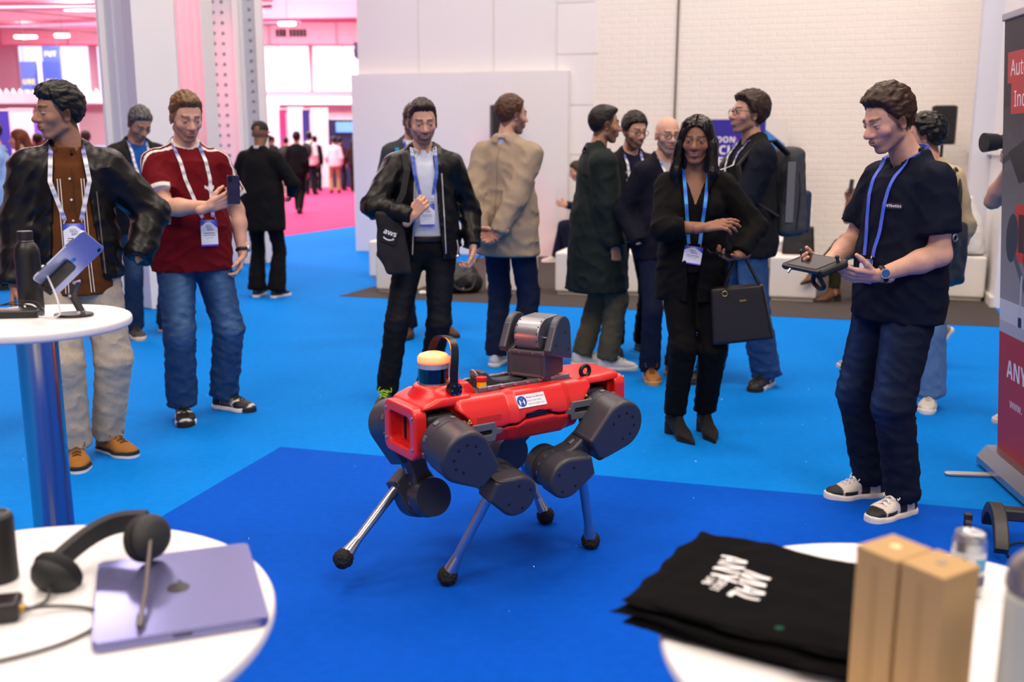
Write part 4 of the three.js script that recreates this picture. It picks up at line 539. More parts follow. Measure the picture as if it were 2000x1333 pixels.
{ // headset with boom microphone
  const t = thing('headset', 'black over-ear headset with a thin boom microphone lying by the laptop', 'headset', [-.755, .75, -1.70], 0); const k = mat(0x1d2022, .62), pad = mat(0x141617, .8);
  const cup = (p, n, name) => { const c = new THREE.Group(); c.name = name; t.add(c); c.position.set(...p); c.quaternion.setFromUnitVectors(V(0, 1, 0), V(...n).normalize()); part('shell', lathe([[0, .034], [.02, .033], [.034, .026], [.04, .014], [.04, .004], [0, .004]], 40).scale(1, 1, 1.12), k, c); part('ear_pad', put(new THREE.TorusGeometry(.028, .015, 12, 36), [0, -.004, 0], [Math.PI / 2, 0, 0], [1, 1.12, 1]), pad, c, 'soft black ear pad'); part('driver_cloth', cyl(.024, .024, .004, [0, -.002, 0]), mat(0x2b2d2f, .9), c); return c; };
  cup([-.058, .028, .035], [-.2, -.5, .9], 'ear_cup'); cup([.075, .062, -.045], [.75, .35, .35], 'ear_cup');
  const pts = []; for (let i = 0; i <= 24; i++) { const a = i / 24; pts.push(V(lerp(-.075, .07, a) - .015 * Math.sin(a * Math.PI), .032 + .05 * a + .012 * Math.sin(a * Math.PI), lerp(.02, -.08, a) - .045 * Math.sin(a * Math.PI))); }
  part('headband', ribbon(pts, pts.map(() => V(.1, .9, .35)), .042, .014), k, t, 'padded black headband'); part('microphone_boom', [tube([[.092, .07, -.02], [.112, .055, .05], [.135, .04, .13], [.152, .028, .2]], .004, 24, 8), rod([.152, .028, .2], [.159, .022, .228], .0065, .005)], mat(0x6a6460, .35, { metalness: .6 }), t, 'thin metallic microphone boom');
  part('cable', tube([[-.06, .02, .06], [-.05, .006, .1], [-.09, .005, .14], [-.15, .005, .12], [-.16, .005, .1], [-.1, .006, .08]], .003, 50, 6), mat(0x3a3a3a, .6), t, 'loose grey cable');
}
{ const t = thing('charger_block', 'small black charger block with a brass plug on the low table', 'charger', [-.862, .75, -1.545], .3); part('case', box(.075, .035, .055, [0, .0175, 0], null, .007), mat(0x191316, .3), t); part('plug', rod([.036, .018, .01], [.046, .018, .01], .007), mat(0xb08d55, .35, { metalness: .8 }), t); part('cable', tube([[.045, .018, .012], [.09, .01, .0], [.15, .005, .02], [.17, .005, .07], [.12, .005, .13], [.0, .005, .17], [-.15, .005, .18]], .0035, 60, 6), mat(0x4c4a4a, .6), t, 'grey charging cable'); }
{ const t = thing('loudspeaker_tube', 'dark upright cylinder standing on the low table beside the headset', 'speaker', [-.935, .75, -1.70], 0); part('shell', lathe([[0, 0], [.03, 0], [.032, .004], [.032, .12], [.028, .126], [0, .126]]), mat(0x1b1a1a, .6), t); part('top_ring', put(new THREE.TorusGeometry(.024, .003, 8, 28), [0, .126, 0], [Math.PI / 2, 0, 0]), mat(0x444444, .4), t); }
// tall table: bottle, tablet on its stand, battery pack
{ const t = thing('water_bottle', 'matt black steel water bottle with a ribless screw cap on the tall table', 'bottle', [-1.424, 1.05, -2.915]); part('flask', lathe([[0, 0], [.032, 0], [.0345, .004], [.0355, .16], [.034, .178], [.028, .192], [.0215, .199], [.0205, .203], [0, .203]], 48), mat(0x0c0c0d, .42), t); part('cap', lathe([[0, .2], [.0205, .2], [.021, .202], [.0212, .23], [.0205, .232], [0, .232]], 48), mat(0x131214, .5), t); part('neck_ring', put(new THREE.TorusGeometry(.0207, .0012, 8, 40), [0, .2035, 0], [Math.PI / 2, 0, 0]), mat(0x777777, .3, { metalness: .9 }), t); part('foot_band', cyl(.0352, .0352, .014, [0, .011, 0], null, 48), mat(0x161616, .6), t); }
{ const t = thing('tablet_stand', 'black folding tablet stand with an oval foot on the tall table', 'stand', [-1.25, 1.05, -2.8], 0); const k = mat(0x161517, .45), s = mat(0xc8c8c8, .25, { metalness: .9 });
  part('foot', lathe([[0, 0], [.05, 0], [.0525, .003], [.051, .008], [0, .008]], 48).scale(1.05, 1, .8), k, t); const a = V(.026, .014, .008), b = V(.006, .062, .012), c = V(.018, .098, .004);
  part('lower_arm', ribbon([a, b], V(0, 0, 1), .03, .009), k, t); part('upper_arm', ribbon([b.clone(), c], V(0, 0, 1), .026, .01), k, t); for (const p of [a, b, c]) part('pivot_bolt', rod([p.x, p.y, p.z - .018], [p.x, p.y, p.z + .018], .0045), s, t);
  { const La = V(.66, .68, -.32).normalize(), Sa = V(.45, .05, -.89); Sa.addScaledVector(La, -Sa.dot(La)).normalize(); const Na = Sa.clone().cross(La), M = new THREE.Matrix4().makeBasis(Sa, La, Na).setPosition(V(0, .152, 0).addScaledVector(Na, .0085).addScaledVector(La, -.045)); part('holder_plate', extrude(rrect(.05, .1, .012), .008, .002).applyMatrix4(M), k, t); part('rest_lip', extrude(rrect(.05, .012, .004, 0, -.052), .02, .002).applyMatrix4(M), k, t); } }
{ const t = thing('tablet', 'silver-blue tablet leaning on the black folding stand', 'tablet', [-1.25, 1.05, -2.8], 0); const La = V(.66, .68, -.32).normalize(), Sa = V(.45, .05, -.89); Sa.addScaledVector(La, -Sa.dot(La)).normalize(); const Na = Sa.clone().cross(La); // back of the slab looks along Na, to the right
  const tilt = new THREE.Matrix4().makeBasis(Sa, La, Na).setPosition(-.0, .152, 0);
  part('back_shell', extrude(rrect(.135, .188, .012), .006, .0015).applyMatrix4(tilt), mat(C(0).setRGB(.34, .4, .68), .3, { metalness: .6 }), t, 'pale blue metal back'); part('edge_frame', extrude(rrect(.1365, .1895, .013), .003, .0008, [rrect(.13, .183, .01)]).applyMatrix4(tilt), mat(0xd9dce4, .3, { metalness: .5 }), t, 'silver rim'); part('screen', extrude(rrect(.128, .18, .01), .0012).translate(0, 0, -.0034).applyMatrix4(tilt), mat(0x08080a, .05), t); part('camera', rod([.05, .08, .002], [.05, .08, .0045], .006).applyMatrix4(tilt), mat(0x101014, .1), t); for (const y of [.045, -.055]) part('speaker_slots', box(.0012, .03, .003, [-.068, y, 0]).applyMatrix4(tilt), mat(0x333333, .6), t); part('emblem', extrude(rrect(.016, .018, .007), .0006).translate(0, .012, .0033).applyMatrix4(tilt), mat(C(0).setRGB(.02, .2, .6), .2, { metalness: .8 }), t, 'small blue reflecting emblem'); }
{ const t = thing('white_cable', 'white charging cable looping from the tablet to the tall tabletop', 'cable', [-1.25, 1.05, -2.8]); part('cord', tube([[-.052, .142, .045], [-.034, .1, .05], [-.02, .055, .05], [-.018, .012, .05], [-.05, .004, .045], [-.1, .004, .02], [-.14, .012, -.02], [-.155, .026, -.035], [-.145, .022, -.06], [-.11, .006, -.03]], .0026, 70, 8), mat(0xe9e9ec, .45), t); part('connector', rod([-.056, .15, .043], [-.051, .139, .046], .004), mat(0xf2f2f2, .4), t); }
{ const t = thing('battery_pack', 'flat black battery pack with thin cables on the tall table', 'battery', [-1.385, 1.05, -2.79], .12); part('case', box(.13, .022, .07, [-.02, .011, 0], null, .006), mat(0x141416, .42), t); part('cable', [tube([[-.08, .03, -.02], [-.03, .034, -.01], [.02, .03, .0], [.045, .016, .012], [.035, .01, .03]], .0018, 40, 6), tube([[-.09, .026, .01], [-.03, .04, -.02], [.03, .036, -.02], [.05, .014, .0]], .0018, 40, 6)], mat(0x0c0c0c, .5), t, 'thin black cables'); }
// right table: shirts, boxes, can, flask
{ const teeTex = canvasTex(512, 512, (x, w, h) => { x.fillStyle = '#0b0b0c'; x.fillRect(0, 0, w, h); x.save(); x.translate(150, 250); x.rotate(-.08); x.fillStyle = '#ececec'; x.textAlign = 'center'; x.save(); x.rotate(Math.PI / 2 * 1.0); x.scale(1, 1.15); x.font = 'bold 78px sans-serif'; x.fillText('ANY', -28, 26); x.fillText('MAL', 44, -32); x.font = 'bold 26px sans-serif'; x.fillText('ROBOT', 66, 8); x.fillText('LAB', 66, 32); x.restore(); x.restore(); x.fillStyle = '#1d4a3c'; x.beginPath(); x.arc(330, 455, 9, 0, 7); x.fill(); });
  const cloth = mat(0x0b0b0c, .95, { specularIntensity: .15 });
  const layer = (name, y, dx, dz, yaw, w, d, seed, label, tex) => { const pos = [], uv = [], ix = [], n = 60, th = .011; const R = rng(seed); const o1 = R() * 9; const rim = (u, v) => [(u - .5) * w * (1 + .03 * noise(v * 3 + o1, 1, 0)) + .012 * noise(v * 6 + o1, 0, 3), (v - .5) * d * (1 + .04 * noise(u * 3, o1, 2)) + .012 * noise(u * 6 + o1, 4, 0)];
    for (let side = 0; side < 2; side++) for (let j = 0; j <= n; j++) for (let i = 0; i <= n; i++) { const u = i / n, v = j / n, [X, Z] = rim(u, v), e = Math.min(u, 1 - u, v, 1 - v), sag = sstep(.0, .05, e); pos.push(X, (side ? -th / 2 * Math.sqrt(sag) : th / 2 * Math.sqrt(sag) + .004 * noise(u * 5 + o1, v * 7, 1) * sag + .0025 * noise(u * 14, v * 4 + o1, 5)), Z); uv.push(u, 1 - v); }
    const m = (n + 1) * (n + 1); for (let j = 0; j < n; j++) for (let i = 0; i < n; i++) { const a = j * (n + 1) + i, b = a + 1, c = a + n + 1, e = c + 1; ix.push(a, c, b, b, c, e, m + a, m + b, m + c, m + b, m + e, m + c); }
    const g = new THREE.BufferGeometry(); g.setAttribute('position', new THREE.Float32BufferAttribute(pos, 3)); g.setAttribute('uv', new THREE.Float32BufferAttribute(uv, 2)); g.setIndex(ix); g.computeVertexNormals();
    const t = thing(name, label, 't-shirt', [.435 + dx, .75 + y, -1.575 + dz], yaw, 'folded t-shirts on the low table'); part('folded_cloth', g, tex ? mat(0xffffff, .95, { map: tex, specularIntensity: .15 }) : cloth, t); const fold = tube([[-w / 2 + .01, -.001, d / 2 - .02], [-w / 6, .002, d / 2 - .006], [w / 6, -.001, d / 2 - .008], [w / 2 - .01, .001, d / 2 - .02]], .0065, 30, 8); part('fold_edge', fold, cloth, t); };
  layer('folded_shirt', .008, .012, .01, -.52, .4, .36, 3, 'lowest folded black t-shirt in the stack on the low table'); layer('folded_shirt', .022, -.004, .004, -.6, .39, .37, 7, 'plain black t-shirt folded between two others in the stack'); layer('folded_shirt', .037, .004, -.008, -.55, .39, .36, 11, 'top folded black t-shirt with white stylised lettering', teeTex);
}
{ const kraft = mat(C(0).setRGB(.45, .29, .12), .8), kr2 = mat(C(0).setRGB(.39, .25, .1), .8); const yaw = Math.atan2(.046, .075);
  for (const [x, z, sticker, lab] of [[.5335, -1.3055, 0xe9d9a6, 'kraft cardboard box with a pale round seal on its lid'], [.5745, -1.2505, 0x8b8570, 'kraft cardboard box with a grey round seal and a black strap']]) { const t = thing('cardboard_box', lab, 'box', [x, .75, z], yaw, 'slim cardboard boxes on the low table'); part('carton', box(.078, .222, .066, [0, .111, 0], null, .0025), kraft, t); part('lid', box(.079, .012, .067, [0, .2235, 0], null, .0025), kraft, t); part('seal', cyl(.0075, .0075, .0008, [.002, .2298, .0]), mat(sticker, .6), t, 'round paper seal'); part('edge_tape', box(.0005, .2, .012, [-.0393, .11, 0]), kr2, t); if (sticker === 0x8b8570) part('strap', ribbon([V(.0402, .228, .012), V(.0402, .21, -.004), V(.0402, .185, -.024), V(.0402, .172, -.032)], V(0, .6, .8), .01, .0012), mat(0x1a1814, .7), t, 'black elastic strap'); } }
{ const t = thing('drinks_can', 'small silver drinks can with a blue band behind the cardboard boxes', 'can', [.801, .75, -1.64]); part('body', lathe([[0, .002], [.022, .002], [.026, .008], [.0285, .014], [.0285, .1], [.026, .108], [.0245, .112], [.0252, .115], [.0235, .114], [.022, .109], [0, .109]], 48), mat(0xb8bcc0, .28, { metalness: .85 }), t); part('printed_band', cyl(.0287, .0287, .06, [0, .055, 0], null, 48), mat(0xffffff, .35, { map: canvasTex(256, 64, (x, w, h) => { x.fillStyle = '#c9ced2'; x.fillRect(0, 0, w, h); x.fillStyle = '#1793c9'; x.beginPath(); x.moveTo(0, 10); x.lineTo(w, 22); x.lineTo(w, 44); x.lineTo(0, 34); x.fill(); x.fillStyle = '#2a2f58'; x.fillRect(0, 44, w, 20); x.fillStyle = '#8a2130'; x.fillRect(110, 4, 14, 14); }) }), t, 'blue and silver printed band'); part('pull_tab', extrude(rrect(.012, .024, .005), .0014).rotateX(-Math.PI / 2).translate(.0, .1115, -.003), mat(0xe6e6e4, .3, { metalness: .7 }), t); part('mouth', extrude(rrect(.009, .007, .003), .001).rotateX(-Math.PI / 2).translate(.008, .1098, .011), mat(0x060606, .8), t); }
{ const t = thing('flask', 'pale sage drinking flask with a grey loop lid at the table edge', 'flask', [.652, .75, -1.15], .3); part('body', lathe([[0, 0], [.034, 0], [.037, .004], [.037, .225], [.034, .238], [0, .238]], 56), mat(C(0).setRGB(.5, .53, .42), .42), t); part('lid', lathe([[0, .236], [.036, .236], [.038, .24], [.038, .252], [.03, .264], [.026, .274], [0, .274]], 48), mat(C(0).setRGB(.2, .18, .17), .5), t, 'grey screw lid'); part('carry_loop', tube([[-.034, .25, 0], [-.04, .275, 0], [-.02, .288, 0], [.02, .286, 0], [.036, .3, 0], [.03, .325, 0]], .0075, 40, 10), mat(C(0).setRGB(.2, .18, .17), .5), t, 'grey carrying loop'); part('spout', rod([.018, .27, .0], [.026, .31, .0], .009, .008), mat(C(0).setRGB(.22, .2, .19), .5), t); }
// ---------------------------------------------------------------- lounge furniture
const vinyl = mat(0xe8e4dc, .42);
function cube(x, z, yaw, label, s = .45) { const t = thing('cube_stool', label, 'stool', [x, 0, z], yaw, 'white cube stools'); part('cushion', new RoundedBoxGeometry(s, s - .035, s, 4, .028).translate(0, .035 + (s - .035) / 2, 0), vinyl, t); part('plinth', box(s - .05, .035, s - .05, [0, .0255, 0]), mat(0xb9b3a6, .6), t); part('piping', tube([[-s / 2 + .02, s - .016, s / 2 - .006], [s / 2 - .02, s - .016, s / 2 - .006]], .004, 4, 6), vinyl, t); return t; }
cube(-1.37, -11.55, -.28, 'white cube stool on light blue carpet beside the partition end'); cube(-1.15, -10.5, -.28, 'white cube stool at the grey carpet corner beside a crumpled tissue'); cube(.0, -10.45, -.28, 'white cube stool behind the beige blazer next to black bags'); cube(.72, -10.35, -.28, 'white cube stool behind the long green coat'); cube(1.38, -10.3, -.28, 'white cube stool behind the striped shirt and bald man'); cube(2.83, -9.95, -.28, 'white cube stool carrying the black handbag'); cube(3.62, -9.75, -.28, 'white cube stool under the seated woman in olive trousers'); cube(4.52, -10.0, -.35, 'white cube stool under the seated man in the white shirt'); cube(1.06, -13.08, -.28, 'white cube stool under the seated person against the brick wall');
{ const t = thing('swivel_chair', 'white moulded tub chair behind the man in the fleece vest', 'chair', [2.86, 0, -10.75], -.4); part('shell', polygonise([withBB((x, y, z) => { const r = Math.hypot(x, z), shell = Math.abs(r - lerp(.2, .33, clamp((y - .4) / .45))) - .018; let d = smax(shell, Math.max(.42 - y, y - (z < 0 ? .86 : lerp(.86, .52, clamp(z / .25)))), .02); return smin(d, smax(r - .24, Math.abs(y - .43) - .025, .02), .04); }, [-.4, .35, -.4, .4, .9, .4])], .01, null, .012), mat(0xf0eeea, .35), t); part('stem', cyl(.03, .03, .4, [0, .21, 0]), chrome, t); part('foot', lathe([[0, .006], [.25, .006], [.25, .014], [.03, .03], [0, .03]]), chrome, t); part('seat_pad', cyl(.21, .21, .05, [0, .47, 0]), mat(0x3a2f9a, .8), t, 'purple seat pad'); }
function handbag(t, w, h, d, m, hs) { part('bag_body', polygonise([withBB((x, y, z) => { const f = lerp(1.06, .94, y / h); return smax(smax(Math.abs(x) - w / 2 * f, Math.abs(z) - lerp(d / 2, d * .22, clamp(y / h)), .03), Math.max(y - h, -y), .02) + .002 * noise(x * 14, y * 14, z * 14); }, [-w * .6, -.02, -d * .6, w * .6, h + .02, d * .6])], .01, null, .008), m, t); for (const s of [-1, 1]) part('handle', tube([[-w * .22, h - .06, s * d * .25], [-w * .2, h + hs * .6, s * .02], [0, h + hs, s * .015], [w * .2, h + hs * .6, s * .02], [w * .22, h - .06, s * d * .25]], .008, 40, 8), m, t); }
{ const t = thing('handbag', 'black structured handbag standing on a white cube stool', 'handbag', [2.87, .453, -9.98], -.2); handbag(t, .3, .27, .14, mat(0x0d0d0f, .5), .09); part('rim', box(.28, .02, .07, [0, .265, 0], null, .006), mat(0x4a423a, .6), t, 'brown edged opening'); }
{ const t = thing('shoulder_bag', 'black soft bag slumped on the grey carpet between white cube stools', 'bag', [-.52, .012, -10.36], .2); part('bag_body', polygonise([ell([0, .15, 0], [.17, .17, .12]), ell([.08, .1, .04], [.13, .12, .11]), ell([-.08, .1, .05], [.12, .12, .1])], .05, (d, x, y, z) => Math.max(d + .008 * fbm(x * 14, y * 14, z * 14), -y), .009), mat(0x0a0a0b, .45), t); part('strap', tube([[-.1, .26, 0], [-.16, .2, .1], [-.08, .06, .16], [.06, .05, .17], [.14, .2, .1]], .012, 40, 8), mat(0x111112, .5), t); part('buckle', box(.03, .02, .006, [-.02, .055, .178], [0, 0, .4], .002), mat(0x999a9c, .3, { metalness: .9 }), t); }
{ const t = single('tissue', polygonise([ell([0, .02, 0], [.035, .02, .03]), ell([.03, .022, .01], [.02, .018, .02])], .015, (d, x, y, z) => d + .006 * fbm(x * 60, y * 60, z * 60), .004).translate(-.93, .006, -10.2), mat(0xf0f0ee, .9), 'crumpled white tissue on the grey carpet beside a cube stool', 'tissue'); }
function loudspeaker(x, z, yb, yaw, label, label2) { const st = thing('speaker_stand', label2, 'stand', [x, 0, z], yaw); part('pole', cyl(.018, .018, yb - .01, [0, (yb - .01) / 2 + .008, 0]), mat(0x101010, .5), st); for (let i = 0; i < 3; i++) { const a = i * 2.094 + .5; part('leg', rod([Math.cos(a) * .04, .45, Math.sin(a) * .04], [Math.cos(a) * .42, .02, Math.sin(a) * .42], .012), mat(0x101010, .5), st); } part('collar', cyl(.03, .03, .08, [0, .45, 0]), mat(0x151515, .5), st);
  const t = thing('loudspeaker', label, 'speaker', [x, yb, z], yaw); part('cabinet', extrude([[-.14, -.14], [.14, -.14], [.11, .14], [-.11, .14]], .44, .012).rotateX(-Math.PI / 2).rotateY(Math.PI).translate(0, .22, 0), mat(0x111112, .6), t); part('grille', box(.25, .4, .012, [0, .22, .142], null, .005), mat(0x17171a, .75), t, 'dark grey perforated grille'); part('badge', box(.03, .008, .004, [0, .05, .15]), mat(0x666666, .4), t); }
loudspeaker(-.14, -13.35, 1.6, .1, 'black loudspeaker against the smooth white wall', 'black tripod stand of the loudspeaker by the smooth white wall'); loudspeaker(4.98, -11.75, 1.53, -.4, 'black loudspeaker against the brick wall beyond the seated man', 'black tripod stand of the loudspeaker by the brick wall');
{ // event poster board
  const tex = canvasTex(512, 832, (x, w, h) => { x.fillStyle = '#2a1f9c'; x.fillRect(0, 0, w, h); x.fillStyle = '#e6e2dc'; x.fillRect(384, 0, 128, 170); x.fillStyle = '#3f35c0'; x.beginPath(); x.moveTo(250, 140); x.lineTo(512, 300); x.lineTo(512, 420); x.lineTo(250, 220); x.fill(); x.fillStyle = '#3d86d8'; x.beginPath(); x.moveTo(384, 60); x.lineTo(500, 150); x.lineTo(490, 210); x.lineTo(384, 150); x.fill(); x.fillStyle = '#d24fa6'; x.fillRect(200, 110, 20, 12); x.fillStyle = '#f3f1f6'; x.font = 'bold 50px sans-serif'; x.textAlign = 'right'; x.fillText('LONDON', 214, 138); x.font = 'bold 74px sans-serif'; x.fillText('TECH', 216, 208); x.fillText('WEEK', 236, 278); });
  const t = thing('poster_board', 'purple event poster board with white lettering before the brick wall', 'poster', [2.9, 0, -12.75], wallYaw); part('board', box(1.08, 1.72, .03, [0, .98, 0]), mat(0x2a1f9c, .5), t); part('print', box(1.08, 1.72, .003, [0, .98, .0168]), mat(0xffffff, .5, { map: tex }), t, 'purple print with white event lettering'); for (const s of [-1, 1]) part('foot', box(.06, .12, .34, [s * .42, .068, 0], null, .01), mat(0x999999, .5), t); }
{ const t = single('upright_panel', box(.22, .95, .1, [0, .483, 0], null, .015), mat(0x1b1820, .5), 'black upright case standing on pink carpet beside the partition', 'case'); t.position.set(-2.75, 0, -19.2); part('handle', box(.1, .02, .03, [0, .97, 0], null, .006), mat(0x333333, .5), t); part('panel_trim', box(.2, .01, .104, [0, .5, 0]), mat(0x2a2730, .5), t); }
// ---------------------------------------------------------------- roll-up banner on the right and the trolley foot
{ const tex = canvasTex(768, 1792, (x, w, h) => {
    x.fillStyle = '#1d1b1e'; x.fillRect(0, 0, w, 360); let gr = x.createLinearGradient(0, 300, 0, 1180); gr.addColorStop(0, '#2a2a2d'); gr.addColorStop(.3, '#5a5a5e'); gr.addColorStop(1, '#8f8f92'); x.fillStyle = gr; x.fillRect(0, 340, w, 840); x.fillStyle = '#77777b'; for (let i = 0; i < 60; i++) { const q = (i * 97) % 768, r = 400 + (i * 211) % 700; x.globalAlpha = .12; x.fillRect(q, r, 60 + i % 5 * 30, 8 + i % 7 * 6); } x.globalAlpha = 1; x.strokeStyle = '#2f2f33'; x.lineWidth = 26; x.beginPath(); x.moveTo(0, 560); x.quadraticCurveTo(200, 470, 500, 640); x.stroke(); x.fillStyle = '#1f2023'; x.beginPath(); x.moveTo(60, 520); x.lineTo(330, 440); x.lineTo(420, 600); x.lineTo(180, 640); x.fill(); x.fillStyle = '#a9adb9'; x.fillRect(0, 1180, w, 90); x.fillStyle = '#c2c5d0'; x.fillRect(0, 1120, w, 90);
    x.fillStyle = '#d8433b'; x.fillRect(250, 720, 420, 210); x.fillStyle = '#c1352f'; x.beginPath(); x.roundRect ? x.roundRect(150, 720, 130, 230, 30) : x.rect(150, 720, 130, 230); x.fill(); x.fillStyle = '#3a2020'; x.fillRect(185, 760, 60, 150); x.fillStyle = '#2c3440'; x.beginPath(); x.ellipse(120, 860, 62, 100, .2, 0, 7); x.fill(); x.fillStyle = '#343a46'; x.beginPath(); x.ellipse(330, 930, 90, 80, 0, 0, 7); x.fill(); x.strokeStyle = '#4a505c'; x.lineWidth = 34; x.beginPath(); x.moveTo(150, 930); x.lineTo(270, 1060); x.stroke(); x.lineWidth = 16; x.strokeStyle = '#b9bcc4'; x.beginPath(); x.moveTo(230, 1000); x.lineTo(215, 1180); x.stroke(); x.fillStyle = '#1a1a1c'; x.fillRect(200, 1170, 36, 40); x.strokeStyle = '#5b6a9a'; x.lineWidth = 12; x.strokeRect(300, 560, 150, 130);
    x.fillStyle = '#c23a35'; x.fillRect(40, 130, 560, 120); x.fillRect(80, 250, 560, 120); x.fillStyle = '#f4eeee'; x.font = '84px sans-serif'; x.textAlign = 'left'; x.fillText('Autonomous', 70, 222); x.fillText('Industrial', 110, 342);
    x.fillStyle = '#b12b31'; x.fillRect(0, 1260, w, h - 1260); x.fillStyle = '#efe9ee'; x.font = 'bold 104px sans-serif'; x.fillText('ANY', 90, 1440); x.font = '96px sans-serif'; x.fillText('botics', 300, 1440); x.font = '54px sans-serif'; x.fillText('www.', 130, 1560); });
  const t = thing('rollup_banner', 'tall roll-up banner with red lower half and a printed red robot', 'banner', [2.34, 0, -4.60], Math.atan2(-.035, .314)); const lean = 4.2 * D2R, tip = g => g.translate(0, -.08, 0).rotateZ(lean).translate(0, .08, 0); // runs towards +z
  const g = new THREE.BoxGeometry(.004, 2.0, .85, 1, 1, 1); g.translate(0, 1.08, .425); const side = mat(0x2a2a2a, .6); part('print_sheet', tip(g), side, t); const f = new THREE.PlaneGeometry(.85, 2.0); f.rotateY(-Math.PI / 2); f.translate(-.0032, 1.08, .425); part('print', tip(f), mat(0xffffff, .5, { map: tex, side: THREE.DoubleSide }), t, 'printed sheet with red labels and a red lower half');
  part('base_cassette', extrude([[-.09, 0], [.09, 0], [.09, .03], [.05, .085], [-.05, .085], [-.09, .03]], .9, .008).translate(0, .02, .425), mat(0xa7aab0, .3, { metalness: .85 }), t, 'silver base cassette'); part('top_rail', tip(box(.03, .035, .87, [0, 2.09, .425], null, .008)), mat(0xa9a9ad, .3, { metalness: .8 }), t); part('rear_pole', tip(rod([.03, .1, .425], [.03, 2.08, .425], .01)), mat(0x999999, .3, { metalness: .9 }), t); for (const z of [.16, .7]) part('swing_foot', extrude(rrect(.34, .045, .022), .012, .003).rotateX(-Math.PI / 2).translate(-.12, .012, z), mat(0xc9c2bd, .35, { metalness: .7 }), t, 'flat silver swing-out foot'); }
{ const t = thing('trolley_base', 'dark arched foot and cross bar of a display trolley on the floor', 'trolley', [1.86, 0, -3.62], 0); const k = mat(0x2b2827, .45), k2 = mat(0x151415, .5); const arc = new THREE.Shape(); arc.absarc(0, -.06, .2, .15 * Math.PI, .85 * Math.PI, false); arc.absarc(0, -.075, .17, .85 * Math.PI, .15 * Math.PI, true); part('arched_foot', extrude(arc, .05, .006).rotateY(Math.PI / 2 - .3).translate(0, .035, 0), k, t); part('cross_bar', box(.7, .045, .06, [.36, .125, .03], [0, -.14, -.03], .008), k, t); for (const z of [-.15, .15]) { const c = part('caster', put(new THREE.CylinderGeometry(.028, .028, .022, 24), [.01 + z * .3, .036, z], [0, -.3, Math.PI / 2]), k2, t, 'small black caster'); part('fork', box(.03, .03, .03, [.01 + z * .3, .068, z], [0, -.3, 0], .004), k, c); } }
{ const t = single('floor_cable', tube([[1.86, .014, -3.5], [1.89, .018, -3.58], [1.96, .02, -3.62], [2.05, .014, -3.6], [2.15, .014, -3.66]], .004, 60, 6), mat(0x17181c, .5), 'thin black cable loop lying on the deep blue carpet', 'cable'); }
{ // bits of lint on the carpet
  const R = rng(8), g = []; for (let i = 0; i < 60; i++) { const x = -2.6 + R() * 5, z = -2.6 - R() * 4.6, s = .0016 + R() * .003; g.push(put(new THREE.TetrahedronGeometry(s), [x, .011 + s * .3, z], [R() * 6, R() * 6, 0], [1, .5, 1 + R()])); } const m = part('carpet_lint', g, mat(0xdfe6ee, .9), scene); tag(m, 'tiny white specks of lint scattered over the blue carpets', 'lint', null, 'stuff'); }
// ---------------------------------------------------------------- steel columns between the two halls
const steelW = mat(0xd6d8de, .5), steelW2 = mat(0xe9e6e4, .5);
function prism(pts, y0, y1, bevel = .006) { const g = extrude(pts.map(([x, z]) => [x, -z]), y1 - y0, bevel); g.rotateX(-Math.PI / 2); g.translate(0, (y0 + y1) / 2, 0); return g; }
{ const t = thing('steel_column', 'broad white steel column behind the man looking at his phone', 'column', [-3.39, 0, -9.25]); t.userData.kind = 'structure';
  part('shaft', prism([[-.36, -.2], [-.33, -.22], [-.12, -.1], [0, 0], [.31, -.2], [.2, -.6], [-.33, -.6]], .01, CEIL), steelW, t); part('bright_flange', prism([[.004, .006], [.31, -.192], [.315, -.205], [.0, -.012]], .01, CEIL, .002), steelW2, t, 'white outer flange'); part('edge_flange', prism([[-.39, -.19], [-.36, -.175], [-.32, -.2], [-.33, -.6], [-.39, -.6]], .01, CEIL), steelW2, t); part('web_rib', prism([[-.27, -.165], [-.23, -.142], [-.22, -.17], [-.26, -.19]], .01, CEIL, .002), steelW, t); }
{ const t = thing('steel_column', 'fluted white steel column washed in pink light', 'column', [-3.86, 0, -12.2]); t.userData.kind = 'structure'; part('shaft', prism([[-.12, 0], [.22, .05], [.26, -.3], [-.1, -.3]], .01, CEIL), steelW2, t); for (const [x, w] of [[-.09, .04], [-.02, .07], [.08, .05], [.17, .045]]) part('fluting', prism([[x, .02 + x * .14], [x + w, .035 + x * .14], [x + w, -.04], [x, -.04]], .01, CEIL, .008), steelW2, t); }
{ const t = thing('steel_column', 'white riveted steel column behind the man in the red shirt', 'column', [-3.49, 0, -13.0]); t.userData.kind = 'structure'; part('face_plate', box(.31, CEIL - .01, .04, [-.14, CEIL / 2 + .005, .02]), steelW, t); part('web', prism([[.0, 0], [.11, -.02], [.14, -.3], [-.06, -.3]], .01, CEIL), steelW, t); part('flange', box(.07, CEIL - .01, .2, [.045, CEIL / 2 + .005, -.02]), steelW2, t); part('flange', box(.09, CEIL - .01, .06, [.31, CEIL / 2 + .005, -.05]), steelW2, t); part('side_plate', box(.16, CEIL - .01, .04, [.19, CEIL / 2 + .005, -.08]), mat(0xb9bcc4, .5), t);
  const rg = new THREE.SphereGeometry(.021, 10, 6, 0, 7, 0, Math.PI / 2).rotateX(Math.PI / 2), rm = mat(0x8a8d96, .45); for (let k = 0; k < 22; k++) for (const x of [-.235, -.125]) { const r = part('rivet', rg, rm, t); r.position.set(x, .9 + k * .125, .04); } for (let k = 0; k < 22; k++) { const r = part('rivet', rg, rm, t); r.position.set(.19, .95 + k * .125, -.06); } }
